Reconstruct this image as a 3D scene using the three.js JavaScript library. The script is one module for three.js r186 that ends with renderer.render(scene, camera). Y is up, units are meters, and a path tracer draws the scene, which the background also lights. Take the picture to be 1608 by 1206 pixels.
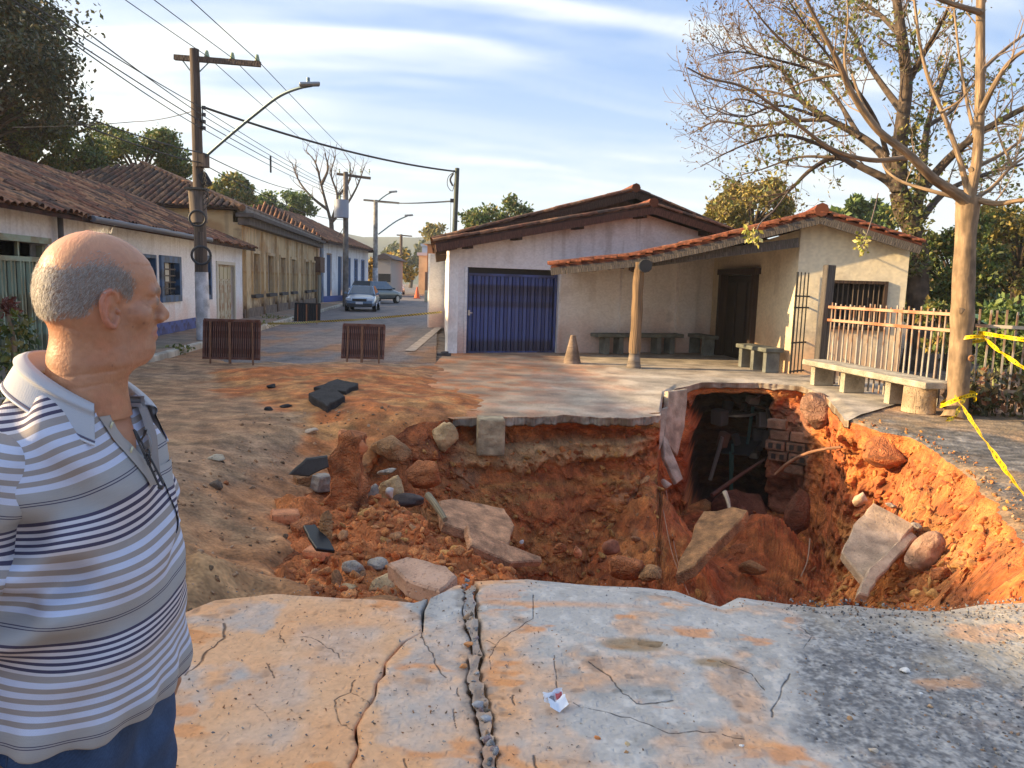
import * as THREE from 'three';
import { mergeGeometries } from 'three/addons/utils/BufferGeometryUtils.js';
import { RoundedBoxGeometry } from 'three/addons/geometries/RoundedBoxGeometry.js';

// ---------------------------------------------------------------- camera, sky, sun, exposure
const scene = new THREE.Scene();
const EYE = 1.65, F = 1200, PITCH = 7.5 * Math.PI / 180, ROLL = 0.03;
const camera = new THREE.PerspectiveCamera(2 * Math.atan(603 / F) * 180 / Math.PI, 4 / 3, 0.05, 3000);
camera.position.set(0, EYE, 0);
camera.rotation.order = 'YXZ';
camera.rotation.set(-PITCH, 0, ROLL);
camera.updateMatrixWorld(true);
const renderer = new THREE.WebGLRenderer({ antialias: true });
renderer.setSize(1024, 768);
renderer.toneMapping = THREE.LinearToneMapping;
renderer.toneMappingExposure = 2.15;
renderer.shadowMap.enabled = true;
const SUN_AZ = 83 * Math.PI / 180, SUN_EL = 18.4 * Math.PI / 180;   // azimuth: from straight ahead to the left
const SUN = new THREE.Vector3(-Math.sin(SUN_AZ) * Math.cos(SUN_EL), Math.sin(SUN_EL), -Math.cos(SUN_AZ) * Math.cos(SUN_EL));
const sun = new THREE.DirectionalLight(new THREE.Color().setRGB(1, 0.72, 0.38), 5);
sun.position.copy(SUN).multiplyScalar(60); sun.target.position.set(0, 0, -10);
sun.castShadow = true; sun.shadow.mapSize.set(4096, 4096); sun.shadow.radius = 1.5;
Object.assign(sun.shadow.camera, { left: -40, right: 40, top: 40, bottom: -40, near: 1, far: 160 });
scene.add(sun, sun.target);

// ---------------------------------------------------------------- random numbers and noise
function rng(a) { return () => { a |= 0; a = a + 0x6D2B79F5 | 0; let t = Math.imul(a ^ a >>> 15, 1 | a); t = t + Math.imul(t ^ t >>> 7, 61 | t) ^ t; return ((t ^ t >>> 14) >>> 0) / 4294967296; }; }
const hsh = (i, j, k) => { let h = Math.imul(i, 374761393) ^ Math.imul(j, 668265263) ^ Math.imul(k, 1274126177); h = Math.imul(h ^ h >>> 13, 1274126177); h ^= h >>> 16; return (h >>> 0) / 4294967296; };
function n2(x, y, p = 0, seed = 0) {
  let i = Math.floor(x), j = Math.floor(y); let fx = x - i, fy = y - j; fx = fx * fx * (3 - 2 * fx); fy = fy * fy * (3 - 2 * fy);
  let i1 = i + 1, j1 = j + 1;
  if (p) { i = ((i % p) + p) % p; j = ((j % p) + p) % p; i1 = ((i1 % p) + p) % p; j1 = ((j1 % p) + p) % p; }
  const a = hsh(i, j, seed), b = hsh(i1, j, seed), c = hsh(i, j1, seed), d = hsh(i1, j1, seed);
  return a + (b - a) * fx + (c - a) * fy + (a - b - c + d) * fx * fy;
}
function fb2(x, y, o = 4, p = 0, seed = 0) { let s = 0, a = .5, t = 0; for (let k = 0; k < o; k++) { s += a * n2(x, y, p, seed + k * 7); t += a; a *= .5; x *= 2; y *= 2; p *= 2; } return s / t; }
function n3(x, y, z, seed = 0) {
  const i = Math.floor(x), j = Math.floor(y), k = Math.floor(z); let fx = x - i, fy = y - j, fz = z - k;
  fx = fx * fx * (3 - 2 * fx); fy = fy * fy * (3 - 2 * fy); fz = fz * fz * (3 - 2 * fz);
  const L = (a, b, t) => a + (b - a) * t, q = k * 131 + seed;
  const lo = L(L(hsh(i, j, q), hsh(i + 1, j, q), fx), L(hsh(i, j + 1, q), hsh(i + 1, j + 1, q), fx), fy);
  const hi = L(L(hsh(i, j, q + 131), hsh(i + 1, j, q + 131), fx), L(hsh(i, j + 1, q + 131), hsh(i + 1, j + 1, q + 131), fx), fy);
  return L(lo, hi, fz);
}
function fb3(x, y, z, o = 4, seed = 0) { let s = 0, a = .5, t = 0; for (let k = 0; k < o; k++) { s += a * n3(x, y, z, seed + k * 7); t += a; a *= .5; x *= 2.03; y *= 2.03; z *= 2.03; } return s / t; }
const clamp = (x, a = 0, b = 1) => x < a ? a : x > b ? b : x;
const sst = (a, b, x) => { const t = clamp((x - a) / (b - a)); return t * t * (3 - 2 * t); };
const lerp = (a, b, t) => a + (b - a) * t;
const mixc = (a, b, t) => [a[0] + (b[0] - a[0]) * t, a[1] + (b[1] - a[1]) * t, a[2] + (b[2] - a[2]) * t];
const V = (x, y, z) => new THREE.Vector3(x, y, z);
const lin = h => { const c = new THREE.Color(h); return [c.r, c.g, c.b]; };

// ---------------------------------------------------------------- sky: blue with combed high cloud, paler towards the low sun
{
  const W = 2048, H = 1024, d = new Float32Array(W * H * 4);
  for (let j = 0; j < H; j++) for (let i = 0; i < W; i++) {
    const el = ((j + .5) / H - .5) * Math.PI, az = ((i + .5) / W - .5) * 2 * Math.PI;
    const x = Math.cos(el) * Math.cos(az), z = Math.cos(el) * Math.sin(az), y = Math.sin(el), yy = Math.max(y, 0);
    const ang = Math.acos(clamp(x * SUN.x + y * SUN.y + z * SUN.z, -1, 1));
    let c = mixc([.40, .49, .53], [.085, .19, .425], Math.pow(sst(-.02, .46, yy), .7));
    const k = 1 / (yy + .16), px = x * k, pz = z * k;
    const w1 = fb2(px * .5 + 3, pz * .5 + 9, 3, 0, 11), w2 = fb2(px * .5 + 31, pz * .5, 3, 0, 17);
    const u = px * .97 - pz * .24, v = px * .24 + pz * .97;
    const sheets = fb2(u * .42 + w1 * 1.3 + 5.2, v * 1.15 + w2 * 1.5 + 3.4, 4, 0, 23);
    const comb = fb2(u * .9 + w2 * 1.6, v * 7.5 + w1 * 4.2, 5, 0, 29);
    const ripple = fb2(u * 5 + w1 * 5, v * 16 + w2 * 8, 4, 0, 37);
    let cl = sst(.42, .66, sheets + .05 * Math.exp(-ang * 1.1)) * (.15 + .75 * sst(.36, .66, comb)) + .55 * (ripple - .5) * sst(.36, .55, sheets) + .22 * sst(.5, .72, comb);
    cl = clamp(cl + .05 + .55 * sst(.22, .02, yy) + .22 * Math.exp(-ang * ang * 1.2));
    const warm = mixc([.42, .465, .485], [.90, .84, .70], Math.exp(-ang * 1.6));
    c = mixc(c, warm, cl * .92);
    const glow = 3.0 * Math.exp(-ang * 3.7) + 4 * Math.exp(-ang * 9);
    c = [c[0] + glow * 1.05, c[1] + glow * .95, c[2] + glow * .74];
    if (y < 0) { const g = sst(0, -.08, y); c = mixc(c, [.33, .28, .22], g); }
    const q = (j * W + i) * 4; d[q] = c[0]; d[q + 1] = c[1]; d[q + 2] = c[2]; d[q + 3] = 1;
  }
  const t = new THREE.DataTexture(d, W, H, THREE.RGBAFormat, THREE.FloatType);
  t.mapping = THREE.EquirectangularReflectionMapping; t.colorSpace = THREE.LinearSRGBColorSpace;
  t.magFilter = t.minFilter = THREE.LinearFilter; t.wrapS = THREE.RepeatWrapping; t.needsUpdate = true;
  scene.background = t; scene.environment = t; scene.environmentIntensity = 1;
}
// ---------------------------------------------------------------- where things stand: points of the place from measured directions
const camQ = camera.quaternion.clone();
const rayOf = (u, v) => V((u - 804) / F, -(v - 603) / F, -1).applyQuaternion(camQ);
const at = (u, v, Z) => { const r = rayOf(u, v); return r.multiplyScalar(-Z / r.z).add(V(0, EYE, 0)); };
const gnd = (u, v, y = 0) => { const r = rayOf(u, v); return r.multiplyScalar((y - EYE) / r.y).add(V(0, EYE, 0)); };

// ---------------------------------------------------------------- objects
const used = {};
function numbered(n) { if (!(n in used)) { used[n] = 0; return n; } return `${n}_${String(++used[n]).padStart(3, '0')}`; }
function tag(o, label, category, group) { o.userData.label = label; o.userData.category = category; if (group) o.userData.group = group; return o; }
function shade(o) { o.traverse(m => { if (m.isMesh) { m.castShadow = true; m.receiveShadow = true; } }); return o; }
function thing(name, label, category, pos = [0, 0, 0], turn = 0, group) {
  const g = new THREE.Group(); g.name = numbered(name); g.position.set(...pos); g.rotation.y = turn; scene.add(g); return tag(g, label, category, group);
}
function solo(name, geo, mat, label, category, group) { const m = new THREE.Mesh(geo, mat); m.name = numbered(name); scene.add(m); shade(m); return tag(m, label, category, group); }
function struct(name, geo, mat) { const m = new THREE.Mesh(geo, mat); m.name = numbered(name); m.userData.kind = 'structure'; scene.add(m); return shade(m); }
function part(parent, name, geo, mat, label) { const m = new THREE.Mesh(Array.isArray(geo) ? merge(geo) : geo, mat); m.name = name; parent.add(m); shade(m); if (label) m.userData.label = label; return m; }
function copyOf(o, label, group) { const c = o.clone(); c.name = numbered(o.name.replace(/_\d{3}$/, '')); c.userData = { ...o.userData }; if (label) c.userData.label = label; if (group) c.userData.group = group; scene.add(c); return c; }

// ---------------------------------------------------------------- geometry
function merge(list) {
  const l = list.map(g => { g = g.index ? g.toNonIndexed() : g; const o = new THREE.BufferGeometry(); o.setAttribute('position', g.attributes.position); o.setAttribute('normal', g.attributes.normal); if (g.attributes.uv) o.setAttribute('uv', g.attributes.uv); else o.setAttribute('uv', new THREE.BufferAttribute(new Float32Array(g.attributes.position.count * 2), 2)); if (list.every(q => q.attributes.color)) o.setAttribute('color', g.attributes.color); return o; });
  return mergeGeometries(l);
}
function place(g, p = [0, 0, 0], r = [0, 0, 0], s) { if (s) g.scale(...s); g.applyMatrix4(new THREE.Matrix4().makeRotationFromEuler(new THREE.Euler(...r, 'YXZ')).setPosition(...p)); return g; }
function boxUV(g) { // uv in metres from the face that each triangle looks along
  g = g.index ? g.toNonIndexed() : g; const p = g.attributes.position, n = g.attributes.normal, uv = new Float32Array(p.count * 2);
  for (let i = 0; i < p.count; i++) { const ax = Math.abs(n.getX(i)), ay = Math.abs(n.getY(i)), az = Math.abs(n.getZ(i)); if (ay > ax && ay > az) { uv[2 * i] = p.getX(i); uv[2 * i + 1] = p.getZ(i); } else if (ax > az) { uv[2 * i] = p.getZ(i); uv[2 * i + 1] = p.getY(i); } else { uv[2 * i] = p.getX(i); uv[2 * i + 1] = p.getY(i); } }
  g.setAttribute('uv', new THREE.BufferAttribute(uv, 2)); return g;
}
function bx(w, h, d, p = [0, 0, 0], r = [0, 0, 0], bev = 0) { const g = boxUV(bev ? new RoundedBoxGeometry(w, h, d, 1, bev) : new THREE.BoxGeometry(w, h, d)), n = g.attributes.normal, u = g.attributes.uv; for (let i = 0; i < u.count; i++) { const ax = Math.abs(n.getX(i)), ay = Math.abs(n.getY(i)), az = Math.abs(n.getZ(i)); ay > ax && ay > az ? u.setXY(i, u.getX(i) + p[0], u.getY(i) + p[2]) : u.setXY(i, u.getX(i) + (ax > az ? p[2] : p[0]), u.getY(i) + p[1]); } return place(g, p, r); }
function sweep(pts, rad, sides = 8, capped = true, uvs = 1) { // tapered tube along points; rad = number | array | function
  const n = pts.length, R = i => typeof rad === 'number' ? rad : typeof rad === 'function' ? rad(i / (n - 1)) : rad[i];
  const pos = [], nor = [], uv = [], idx = []; let prev = null, len = 0;
  for (let i = 0; i < n; i++) {
    const t = pts[Math.min(i + 1, n - 1)].clone().sub(pts[Math.max(i - 1, 0)]).normalize();
    let a = prev ? prev.clone().addScaledVector(t, -prev.dot(t)) : (Math.abs(t.y) < .9 ? V(0, 1, 0) : V(1, 0, 0)).addScaledVector(t, -(Math.abs(t.y) < .9 ? t.y : t.x)); a.normalize(); prev = a; const b = t.clone().cross(a);
    if (i) len += pts[i].distanceTo(pts[i - 1]); const r = R(i);
    for (let k = 0; k <= sides; k++) { const th = k / sides * Math.PI * 2, c = Math.cos(th), s = Math.sin(th); const nx = a.x * c + b.x * s, ny = a.y * c + b.y * s, nz = a.z * c + b.z * s; pos.push(pts[i].x + nx * r, pts[i].y + ny * r, pts[i].z + nz * r); nor.push(nx, ny, nz); uv.push(k / sides * uvs, len); }
  }
  const w = sides + 1;
  for (let i = 0; i < n - 1; i++) for (let k = 0; k < sides; k++) { const q = i * w + k; idx.push(q, q + 1, q + w, q + 1, q + w + 1, q + w); }
  if (capped) for (const e of [0, n - 1]) { const c = pos.length / 3, t = pts[e].clone().sub(pts[e ? n - 2 : 1]).normalize(); pos.push(pts[e].x, pts[e].y, pts[e].z); nor.push(t.x, t.y, t.z); uv.push(0, 0); for (let k = 0; k <= sides; k++) { const q = (e * w + k) * 3; pos.push(pos[q], pos[q + 1], pos[q + 2]); nor.push(t.x, t.y, t.z); uv.push(0, 0); } for (let k = 0; k < sides; k++) e ? idx.push(c, c + 1 + k, c + 2 + k) : idx.push(c, c + 2 + k, c + 1 + k); }
  const g = new THREE.BufferGeometry(); g.setAttribute('position', new THREE.Float32BufferAttribute(pos, 3)); g.setAttribute('normal', new THREE.Float32BufferAttribute(nor, 3)); g.setAttribute('uv', new THREE.Float32BufferAttribute(uv, 2)); g.setIndex(idx); return g;
}
const bar = (a, b, r, sides = 8, r2 = r) => sweep([a, b], [r, r2], sides);
const curve = (pts, n) => new THREE.CatmullRomCurve3(pts).getPoints(n);
function beam(a, b, w, h, bev = 0) { // rectangular bar from a to b, h upright
  const L = a.distanceTo(b), g = boxUV(bev ? new RoundedBoxGeometry(w, h, L, 1, bev) : new THREE.BoxGeometry(w, h, L)); const m = new THREE.Matrix4().lookAt(b, a, V(0, 1, 0)); g.applyMatrix4(m.setPosition(a.clone().add(b).multiplyScalar(.5))); return g;
}
function grid(nu, nv, f, col, uvf) { // surface from f(u, v) -> [x, y, z]
  const pos = [], uv = [], idx = [], c = [];
  for (let j = 0; j <= nv; j++) for (let i = 0; i <= nu; i++) { const p = f(i / nu, j / nv); pos.push(p[0], p[1], p[2]); const q = uvf ? uvf(i / nu, j / nv, p) : [p[0], -p[2]]; uv.push(q[0], q[1]); if (col) { const k = col(i / nu, j / nv, p); c.push(k[0], k[1], k[2]); } }
  for (let j = 0; j < nv; j++) for (let i = 0; i < nu; i++) { const q = j * (nu + 1) + i, w = nu + 1; idx.push(q, q + 1, q + w, q + 1, q + w + 1, q + w); }
  const g = new THREE.BufferGeometry(); g.setAttribute('position', new THREE.Float32BufferAttribute(pos, 3)); g.setAttribute('uv', new THREE.Float32BufferAttribute(uv, 2)); if (col) g.setAttribute('color', new THREE.Float32BufferAttribute(c, 3)); g.setIndex(idx); g.computeVertexNormals(); return g;
}
function rockGeo(r, seed, sx = 1, sy = 1, sz = 1, rough = .35, detail = 3, cut = .6) { // stone: a ball cut by flat faces, then weathered
  const g = new THREE.IcosahedronGeometry(1, detail), p = g.attributes.position, R = rng(seed), pl = [];
  for (let k = 0; k < 11; k++) { const t = R() * 6.283, y = R() * 2 - 1, s = Math.sqrt(1 - y * y); pl.push([s * Math.cos(t), y, s * Math.sin(t), cut - .12 + R() * .30]); }
  for (let i = 0; i < p.count; i++) { let x = p.getX(i), y = p.getY(i), z = p.getZ(i), k = 1; for (const q of pl) { const d = x * q[0] + y * q[1] + z * q[2]; if (d * k > q[3]) k = q[3] / d; } k *= 1 + rough * (fb3(x * 1.7 + seed, y * 1.7, z * 1.7, 4, seed) - .5) + .06 * (n3(x * 9, y * 9, z * 9, seed) - .5); p.setXYZ(i, x * k * r * sx, y * k * r * sy, z * k * r * sz); }
  const w = boxUV(indexed(g)); return w;
}
function indexed(g) { // weld, so that normals are smooth over noise but creases stay soft
  const p = g.attributes.position, m = new Map(), pos = [], idx = []; for (let i = 0; i < p.count; i++) { const k = `${p.getX(i).toFixed(5)},${p.getY(i).toFixed(5)},${p.getZ(i).toFixed(5)}`; let q = m.get(k); if (q === undefined) { q = pos.length / 3; m.set(k, q); pos.push(p.getX(i), p.getY(i), p.getZ(i)); } idx.push(q); }
  const o = new THREE.BufferGeometry(); o.setAttribute('position', new THREE.Float32BufferAttribute(pos, 3)); o.setIndex(idx); o.computeVertexNormals(); return o;
}
function extrude(outline, depth, holes = [], bevel = 0) { // outline [[x, y]...] in x-y, from z = 0 to z = depth
  const s = new THREE.Shape(outline.map(p => new THREE.Vector2(...p))); for (const h of holes) s.holes.push(new THREE.Path(h.map(p => new THREE.Vector2(...p))));
  return new THREE.ExtrudeGeometry(s, { depth, bevelEnabled: bevel > 0, bevelThickness: bevel, bevelSize: bevel, bevelSegments: 1, curveSegments: 10 });
}
const rect = (x0, y0, x1, y1) => [[x0, y0], [x1, y0], [x1, y1], [x0, y1]];

// ---------------------------------------------------------------- textures: grain and wear of surfaces
function tex(w, h, fn, srgb = true) {
  const d = new Uint8Array(w * h * 4); for (let j = 0; j < h; j++) for (let i = 0; i < w; i++) { const c = fn(i / w, j / h), q = (j * w + i) * 4; if (typeof c === 'number') d[q] = d[q + 1] = d[q + 2] = 255 * clamp(c); else { d[q] = 255 * clamp(c[0]); d[q + 1] = 255 * clamp(c[1]); d[q + 2] = 255 * clamp(c[2]); } d[q + 3] = 255; }
  const t = new THREE.DataTexture(d, w, h); t.colorSpace = srgb ? THREE.SRGBColorSpace : THREE.NoColorSpace; t.wrapS = t.wrapT = THREE.RepeatWrapping; t.magFilter = THREE.LinearFilter; t.minFilter = THREE.LinearMipmapLinearFilter; t.generateMipmaps = true; t.needsUpdate = true; return t;
}
const rep = (t, x, y = x) => { const c = t.clone(); c.repeat.set(x, y); c.needsUpdate = true; return c; };
const T = {};
T.soil = tex(512, 512, (u, v) => { const a = fb2(u * 8, v * 8, 6, 8, 1), b = n2(u * 96, v * 96, 96, 5); return clamp(.50 + .55 * a + .16 * (b - .5)); });
T.soilB = tex(512, 512, (u, v) => fb2(u * 8, v * 8, 6, 8, 1) * .7 + .3 * Math.pow(n2(u * 64, v * 64, 64, 5), 2), false);
T.gravel = tex(512, 512, (u, v) => { const a = fb2(u * 6, v * 6, 4, 6, 2), b = n2(u * 128, v * 128, 128, 3), c = n2(u * 64, v * 64, 64, 9); return clamp(.45 + .3 * a + .5 * (b * .6 + c * .4 - .3)); });
T.gravelB = tex(512, 512, (u, v) => n2(u * 128, v * 128, 128, 3) * .6 + n2(u * 64, v * 64, 64, 9) * .4, false);
T.plaster = tex(512, 512, (u, v) => { const a = fb2(u * 4, v * 4, 6, 4, 41), s = fb2(u * 24, v * 3, 3, 0, 43), b = n2(u * 160, v * 160, 160, 5); const stain = sst(.52, .75, fb2(u * 5, v * 5, 5, 5, 47)); const k = .93 + .10 * (a - .5) - .12 * stain * .6 + .05 * (b - .5); return [k, k * .985, k * .96]; });
T.plasterB = tex(512, 512, (u, v) => fb2(u * 12, v * 12, 5, 12, 51), false);
T.wood = tex(256, 512, (u, v) => { const a = fb2(u * 24, v * 3, 4, 0, 61), b = n2(u * 80, v * 4, 0, 63); const k = .55 + .5 * a + .14 * (b - .5); return [k, k * .96, k * .92]; });
T.woodB = tex(256, 512, (u, v) => fb2(u * 24, v * 3, 4, 0, 61), false);
T.bark = tex(256, 512, (u, v) => { const a = fb2(u * 8, v * 8, 5, 8, 71), b = fb2(u * 24, v * 8, 3, 8, 73); const k = .5 + .55 * a + .25 * (b - .5); return [k, k * .97, k * .93]; });
T.barkB = tex(256, 512, (u, v) => fb2(u * 8, v * 8, 5, 8, 71) * .6 + .4 * fb2(u * 24, v * 8, 3, 8, 73), false);
T.conc = tex(512, 512, (u, v) => { const a = fb2(u * 5, v * 5, 6, 5, 81), b = n2(u * 140, v * 140, 140, 83); const pit = sst(.82, .9, n2(u * 70, v * 70, 70, 85)); const k = .60 + .55 * a + .12 * (b - .5) - .07 * pit; return [k, k * .985, k * .965]; });
T.concB = tex(512, 512, (u, v) => .7 * fb2(u * 10, v * 10, 6, 10, 81) - .25 * sst(.82, .9, n2(u * 70, v * 70, 70, 85)) + .3, false);
T.tile = tex(256, 256, (u, v) => { const a = fb2(u * 6, v * 6, 5, 6, 91), m = sst(.5, .75, fb2(u * 4, v * 4, 4, 4, 95)); const k = .6 + .55 * a; return mixc([k, k * .95, k * .9], [k * .5, k * .5, k * .48], m * .55); });
T.rust = tex(256, 256, (u, v) => { const a = fb2(u * 6, v * 6, 5, 6, 101); const m = sst(.45, .65, fb2(u * 5, v * 5, 4, 5, 103)); return mixc([.95, .95, .95], [.75, .55, .42], m * a); });

const mats = {};
function mat(color, o = {}) {
  const m = new (o.phys ? THREE.MeshPhysicalMaterial : THREE.MeshStandardMaterial)({ color: new THREE.Color().setRGB(...(typeof color === 'string' ? lin(color) : color)), roughness: o.r ?? .9, metalness: o.m ?? 0, side: THREE.DoubleSide });
  if (o.map) m.map = rep(o.map, o.rx ?? 1, o.ry ?? o.rx ?? 1); if (o.bump) { m.bumpMap = rep(o.bump, o.bxr ?? o.rx ?? 1, o.byr ?? o.ry ?? o.rx ?? 1); m.bumpScale = o.bs ?? .01; }
  if (o.vc) m.vertexColors = true; if (o.phys) Object.assign(m, o.phys); if (o.em) { m.emissive = new THREE.Color(...o.em); }
  return m;
}
// ---------------------------------------------------------------- the pit's rim, seen from above: [x, distance ahead]
const CX = 1.5, CZ = 6.8;
const RIM = [[-.29, 4.14], [-.18, 4.21], [.13, 4.25], [.47, 4.20], [.75, 4.19], [.96, 4.14], [1.09, 4.0], [1.16, 3.95], [1.30, 4.08], [1.52, 4.02], [1.70, 3.99], [1.88, 4.04], [2.08, 4.0], [2.38, 3.98], [2.65, 4.09], [2.97, 4.16], [3.3, 4.45], [3.54, 5.07], [3.82, 5.6], [4.06, 6.23], [4.25, 6.8], [4.45, 7.41], [4.62, 8.05], [4.78, 8.72], [4.84, 9.11], [4.63, 9.4], [4.52, 10.16], [4.95, 11.65], [5.12, 12.36], [5.19, 13.6], [4.41, 13.85], [3.37, 13.5], [2.74, 12.7], [2.32, 11.64], [1.98, 10.0], [1.48, 9.66], [.80, 9.75], [.35, 9.6], [-.02, 9.51], [-.65, 9.26], [-1.22, 8.86], [-1.66, 8.10], [-1.78, 7.5], [-1.95, 6.5], [-1.74, 5.98], [-1.55, 5.4], [-1.62, 5.05], [-1.34, 4.70], [-1.14, 4.32], [-.94, 4.20], [-.66, 4.25], [-.45, 4.1]];
const rimTab = (() => { const N = 4096, t = new Float32Array(N); for (let k = 0; k < N; k++) { const a = k / N * 2 * Math.PI, dx = Math.cos(a), dz = Math.sin(a); let best = 3; for (let i = 0; i < RIM.length; i++) { const p = RIM[i], q = RIM[(i + 1) % RIM.length], ax = p[0] - CX, az = p[1] - CZ, ex = q[0] - p[0], ez = q[1] - p[1], det = ex * dz - ez * dx; if (Math.abs(det) < 1e-9) continue; const r = (ex * az - ez * ax) / det, s = (dx * az - dz * ax) / det; if (s >= 0 && s <= 1 && r > 0) { best = r; break; } } t[k] = best; } return t; })();
const rimR = a => { const f = ((a / (2 * Math.PI)) % 1 + 1) % 1 * 4096, i = Math.floor(f); return lerp(rimTab[i % 4096], rimTab[(i + 1) % 4096], f - i); };
const deg = a => ((a * 180 / Math.PI) % 360 + 360) % 360;
const arc = (a, a0, a1, w) => { const d = deg(a); return sst(a0 - w, a0 + w, d) * sst(a1 + w, a1 - w, d); };   // 1 between two bearings in degrees
const jag = a => .05 * (fb2(a * 9, 3, 5, 0, 201) - .5) * 2 + .03 * (n2(a * 70, 1, 0, 203) - .5);
const rimDist = (x, z) => { const a = Math.atan2(z - CZ, x - CX); return Math.hypot(x - CX, z - CZ) - rimR(a); };
function sdPoly(px, pz, pts) { let d = 1e9, s = 1; for (let i = 0, j = pts.length - 1; i < pts.length; j = i++) { const ex = pts[j][0] - pts[i][0], ez = pts[j][1] - pts[i][1], wx = px - pts[i][0], wz = pz - pts[i][1], t = clamp((wx * ex + wz * ez) / (ex * ex + ez * ez)); const bx = wx - ex * t, bz = wz - ez * t; d = Math.min(d, bx * bx + bz * bz); const c1 = pz >= pts[i][1], c2 = pz < pts[j][1], c3 = ex * wz > ez * wx; if ((c1 && c2 && c3) || (!c1 && !c2 && !c3)) s = -s; } return s * Math.sqrt(d); }
function sdLine(px, pz, pts) { let d = 1e9; for (let i = 0; i + 1 < pts.length; i++) { const ex = pts[i + 1][0] - pts[i][0], ez = pts[i + 1][1] - pts[i][1], wx = px - pts[i][0], wz = pz - pts[i][1], t = clamp((wx * ex + wz * ez) / (ex * ex + ez * ez)), bx = wx - ex * t, bz = wz - ez * t; d = Math.min(d, bx * bx + bz * bz); } return Math.sqrt(d); }

const SOIL = [.64, .225, .062], SOILR = [.54, .145, .042], OCHRE = [.68, .33, .095], CLAY = [.44, .135, .04], TAN = [.58, .35, .20], BROWN = [.64, .335, .16], GREYB = [.56, .345, .20], CONC = [.43, .42, .405], ASPH = [.235, .19, .185], DARK = [.085, .08, .082];
const orangeHeap = [[-5.2, 12.6], [-4.2, 13.9], [-2.6, 14.3], [-.9, 14.6], [.0, 14.0], [.1, 12.2], [.2, 10.6], [-.2, 9.3], [-1.0, 8.7], [-1.7, 7.2], [-2.2, 7.6], [-2.7, 9.2]];
function earthCol(x, z) { // bare ground round the pit
  const w = fb2(x * .9, z * .9, 5, 0, 211), w2 = fb2(x * 3.1, z * 3.1, 4, 0, 213), w3 = n2(x * 14, z * 14, 0, 215);
  let c = mixc(BROWN, GREYB, sst(.4, .65, w) * .7); c = mixc(c, [.54, .32, .16], sst(.45, .72, w2) * .6);
  c = mixc(c, [.60, .33, .14], sst(2.2, .4, Math.hypot(x + 1.9, (z - 3.9) * 1.2)) * .8);
  const o = sdPoly(x, z, orangeHeap) + (w - .5) * 1.3 + (w2 - .5) * .5; c = mixc(c, mixc([.78, .235, .058], [.76, .34, .11], sst(.38, .68, w2)), sst(.15, -.15, o));
  c = mixc(c, mixc(TAN, SOIL, w2), sst(.5, -.2, Math.hypot((x + 1.9) / 2.6, (z - 13.4) / .55) - 1 + (w2 - .5)) * .7);
  c = mixc(c, mixc([.74, .30, .10], [.66, .24, .075], w2), sst(.75, .0, rimDist(x, z) + (w2 - .5) * .9) * sst(.6, -.6, x) * .75);
  const g = sst(2.2, 3.2, x) * sst(11.5, 10, z) * sst(-.3, .3, x - 1.0); const grav = mixc(mixc(DARK, [.30, .28, .26], w3), mixc([.42, .33, .22], [.36, .2, .1], w2), sst(.42, .6, w)); c = mixc(c, grav, g);
  c = mixc(c, [.42, .30, .18], sst(1.3, .3, Math.hypot(x - 6.4, z - 10.2)) * .8);
  const f = sst(14, 18, z); c = mixc(c, mixc([.25, .22, .19], [.33, .22, .14], w), f);
  const k = .8 + .4 * w3 * w2 * 2; return [c[0] * k, c[1] * k, c[2] * k];
}
function soilY(x, z) {
  const d = rimDist(x, z), a = Math.atan2(z - CZ, x - CX);
  let y = -.02 + .06 * (fb2(x * .7, z * .7, 3, 0, 221) - .5) + .018 * (fb2(x * 5, z * 5, 3, 0, 223) - .5);
  const left = arc(a, 148, 222, 9);
  y -= .34 * left * Math.pow(sst(1.5, -.05, d), 1.3);
  y += .20 * Math.exp(-((x + 1.95) ** 2 / .30 + (z - 4.4) ** 2 / .16)) * (.6 + .8 * fb2(x * 5, z * 5, 3, 0, 233)) + .10 * Math.exp(-((x + 2.6) ** 2 / .8 + (z - 6) ** 2 / 1.2));
  y += left * .05 * (fb2(x * 4, z * 4, 4, 0, 227) - .5) * sst(2.5, 0, d) * 2;
  if (z < 4.6 && x > -1.75) y -= .13 * sst(-1.75, -1.5, x) * sst(4.6, 4.2, z);            // bed of the slabs
  y += .055 * sst(11.5, 13, z) * sst(15.4, 14.4, z) * sst(-.9, -1.8, x) * (.4 + fb2(x * 1.5, z * 2, 3, 0, 225));
  const hp = -sdPoly(x, z, orangeHeap); y += .09 * sst(0, .9, hp) * (.5 + fb2(x * 1.7, z * 1.7, 4, 0, 229)) * arc(a, 118, 160, 6) + .05 * sst(0, .3, hp) * (fb2(x * 6, z * 6, 3, 0, 231) - .3);
  return lerp(y, -.06, sst(12, 16, Math.hypot(x - CX, z - CZ)));
}
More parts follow.
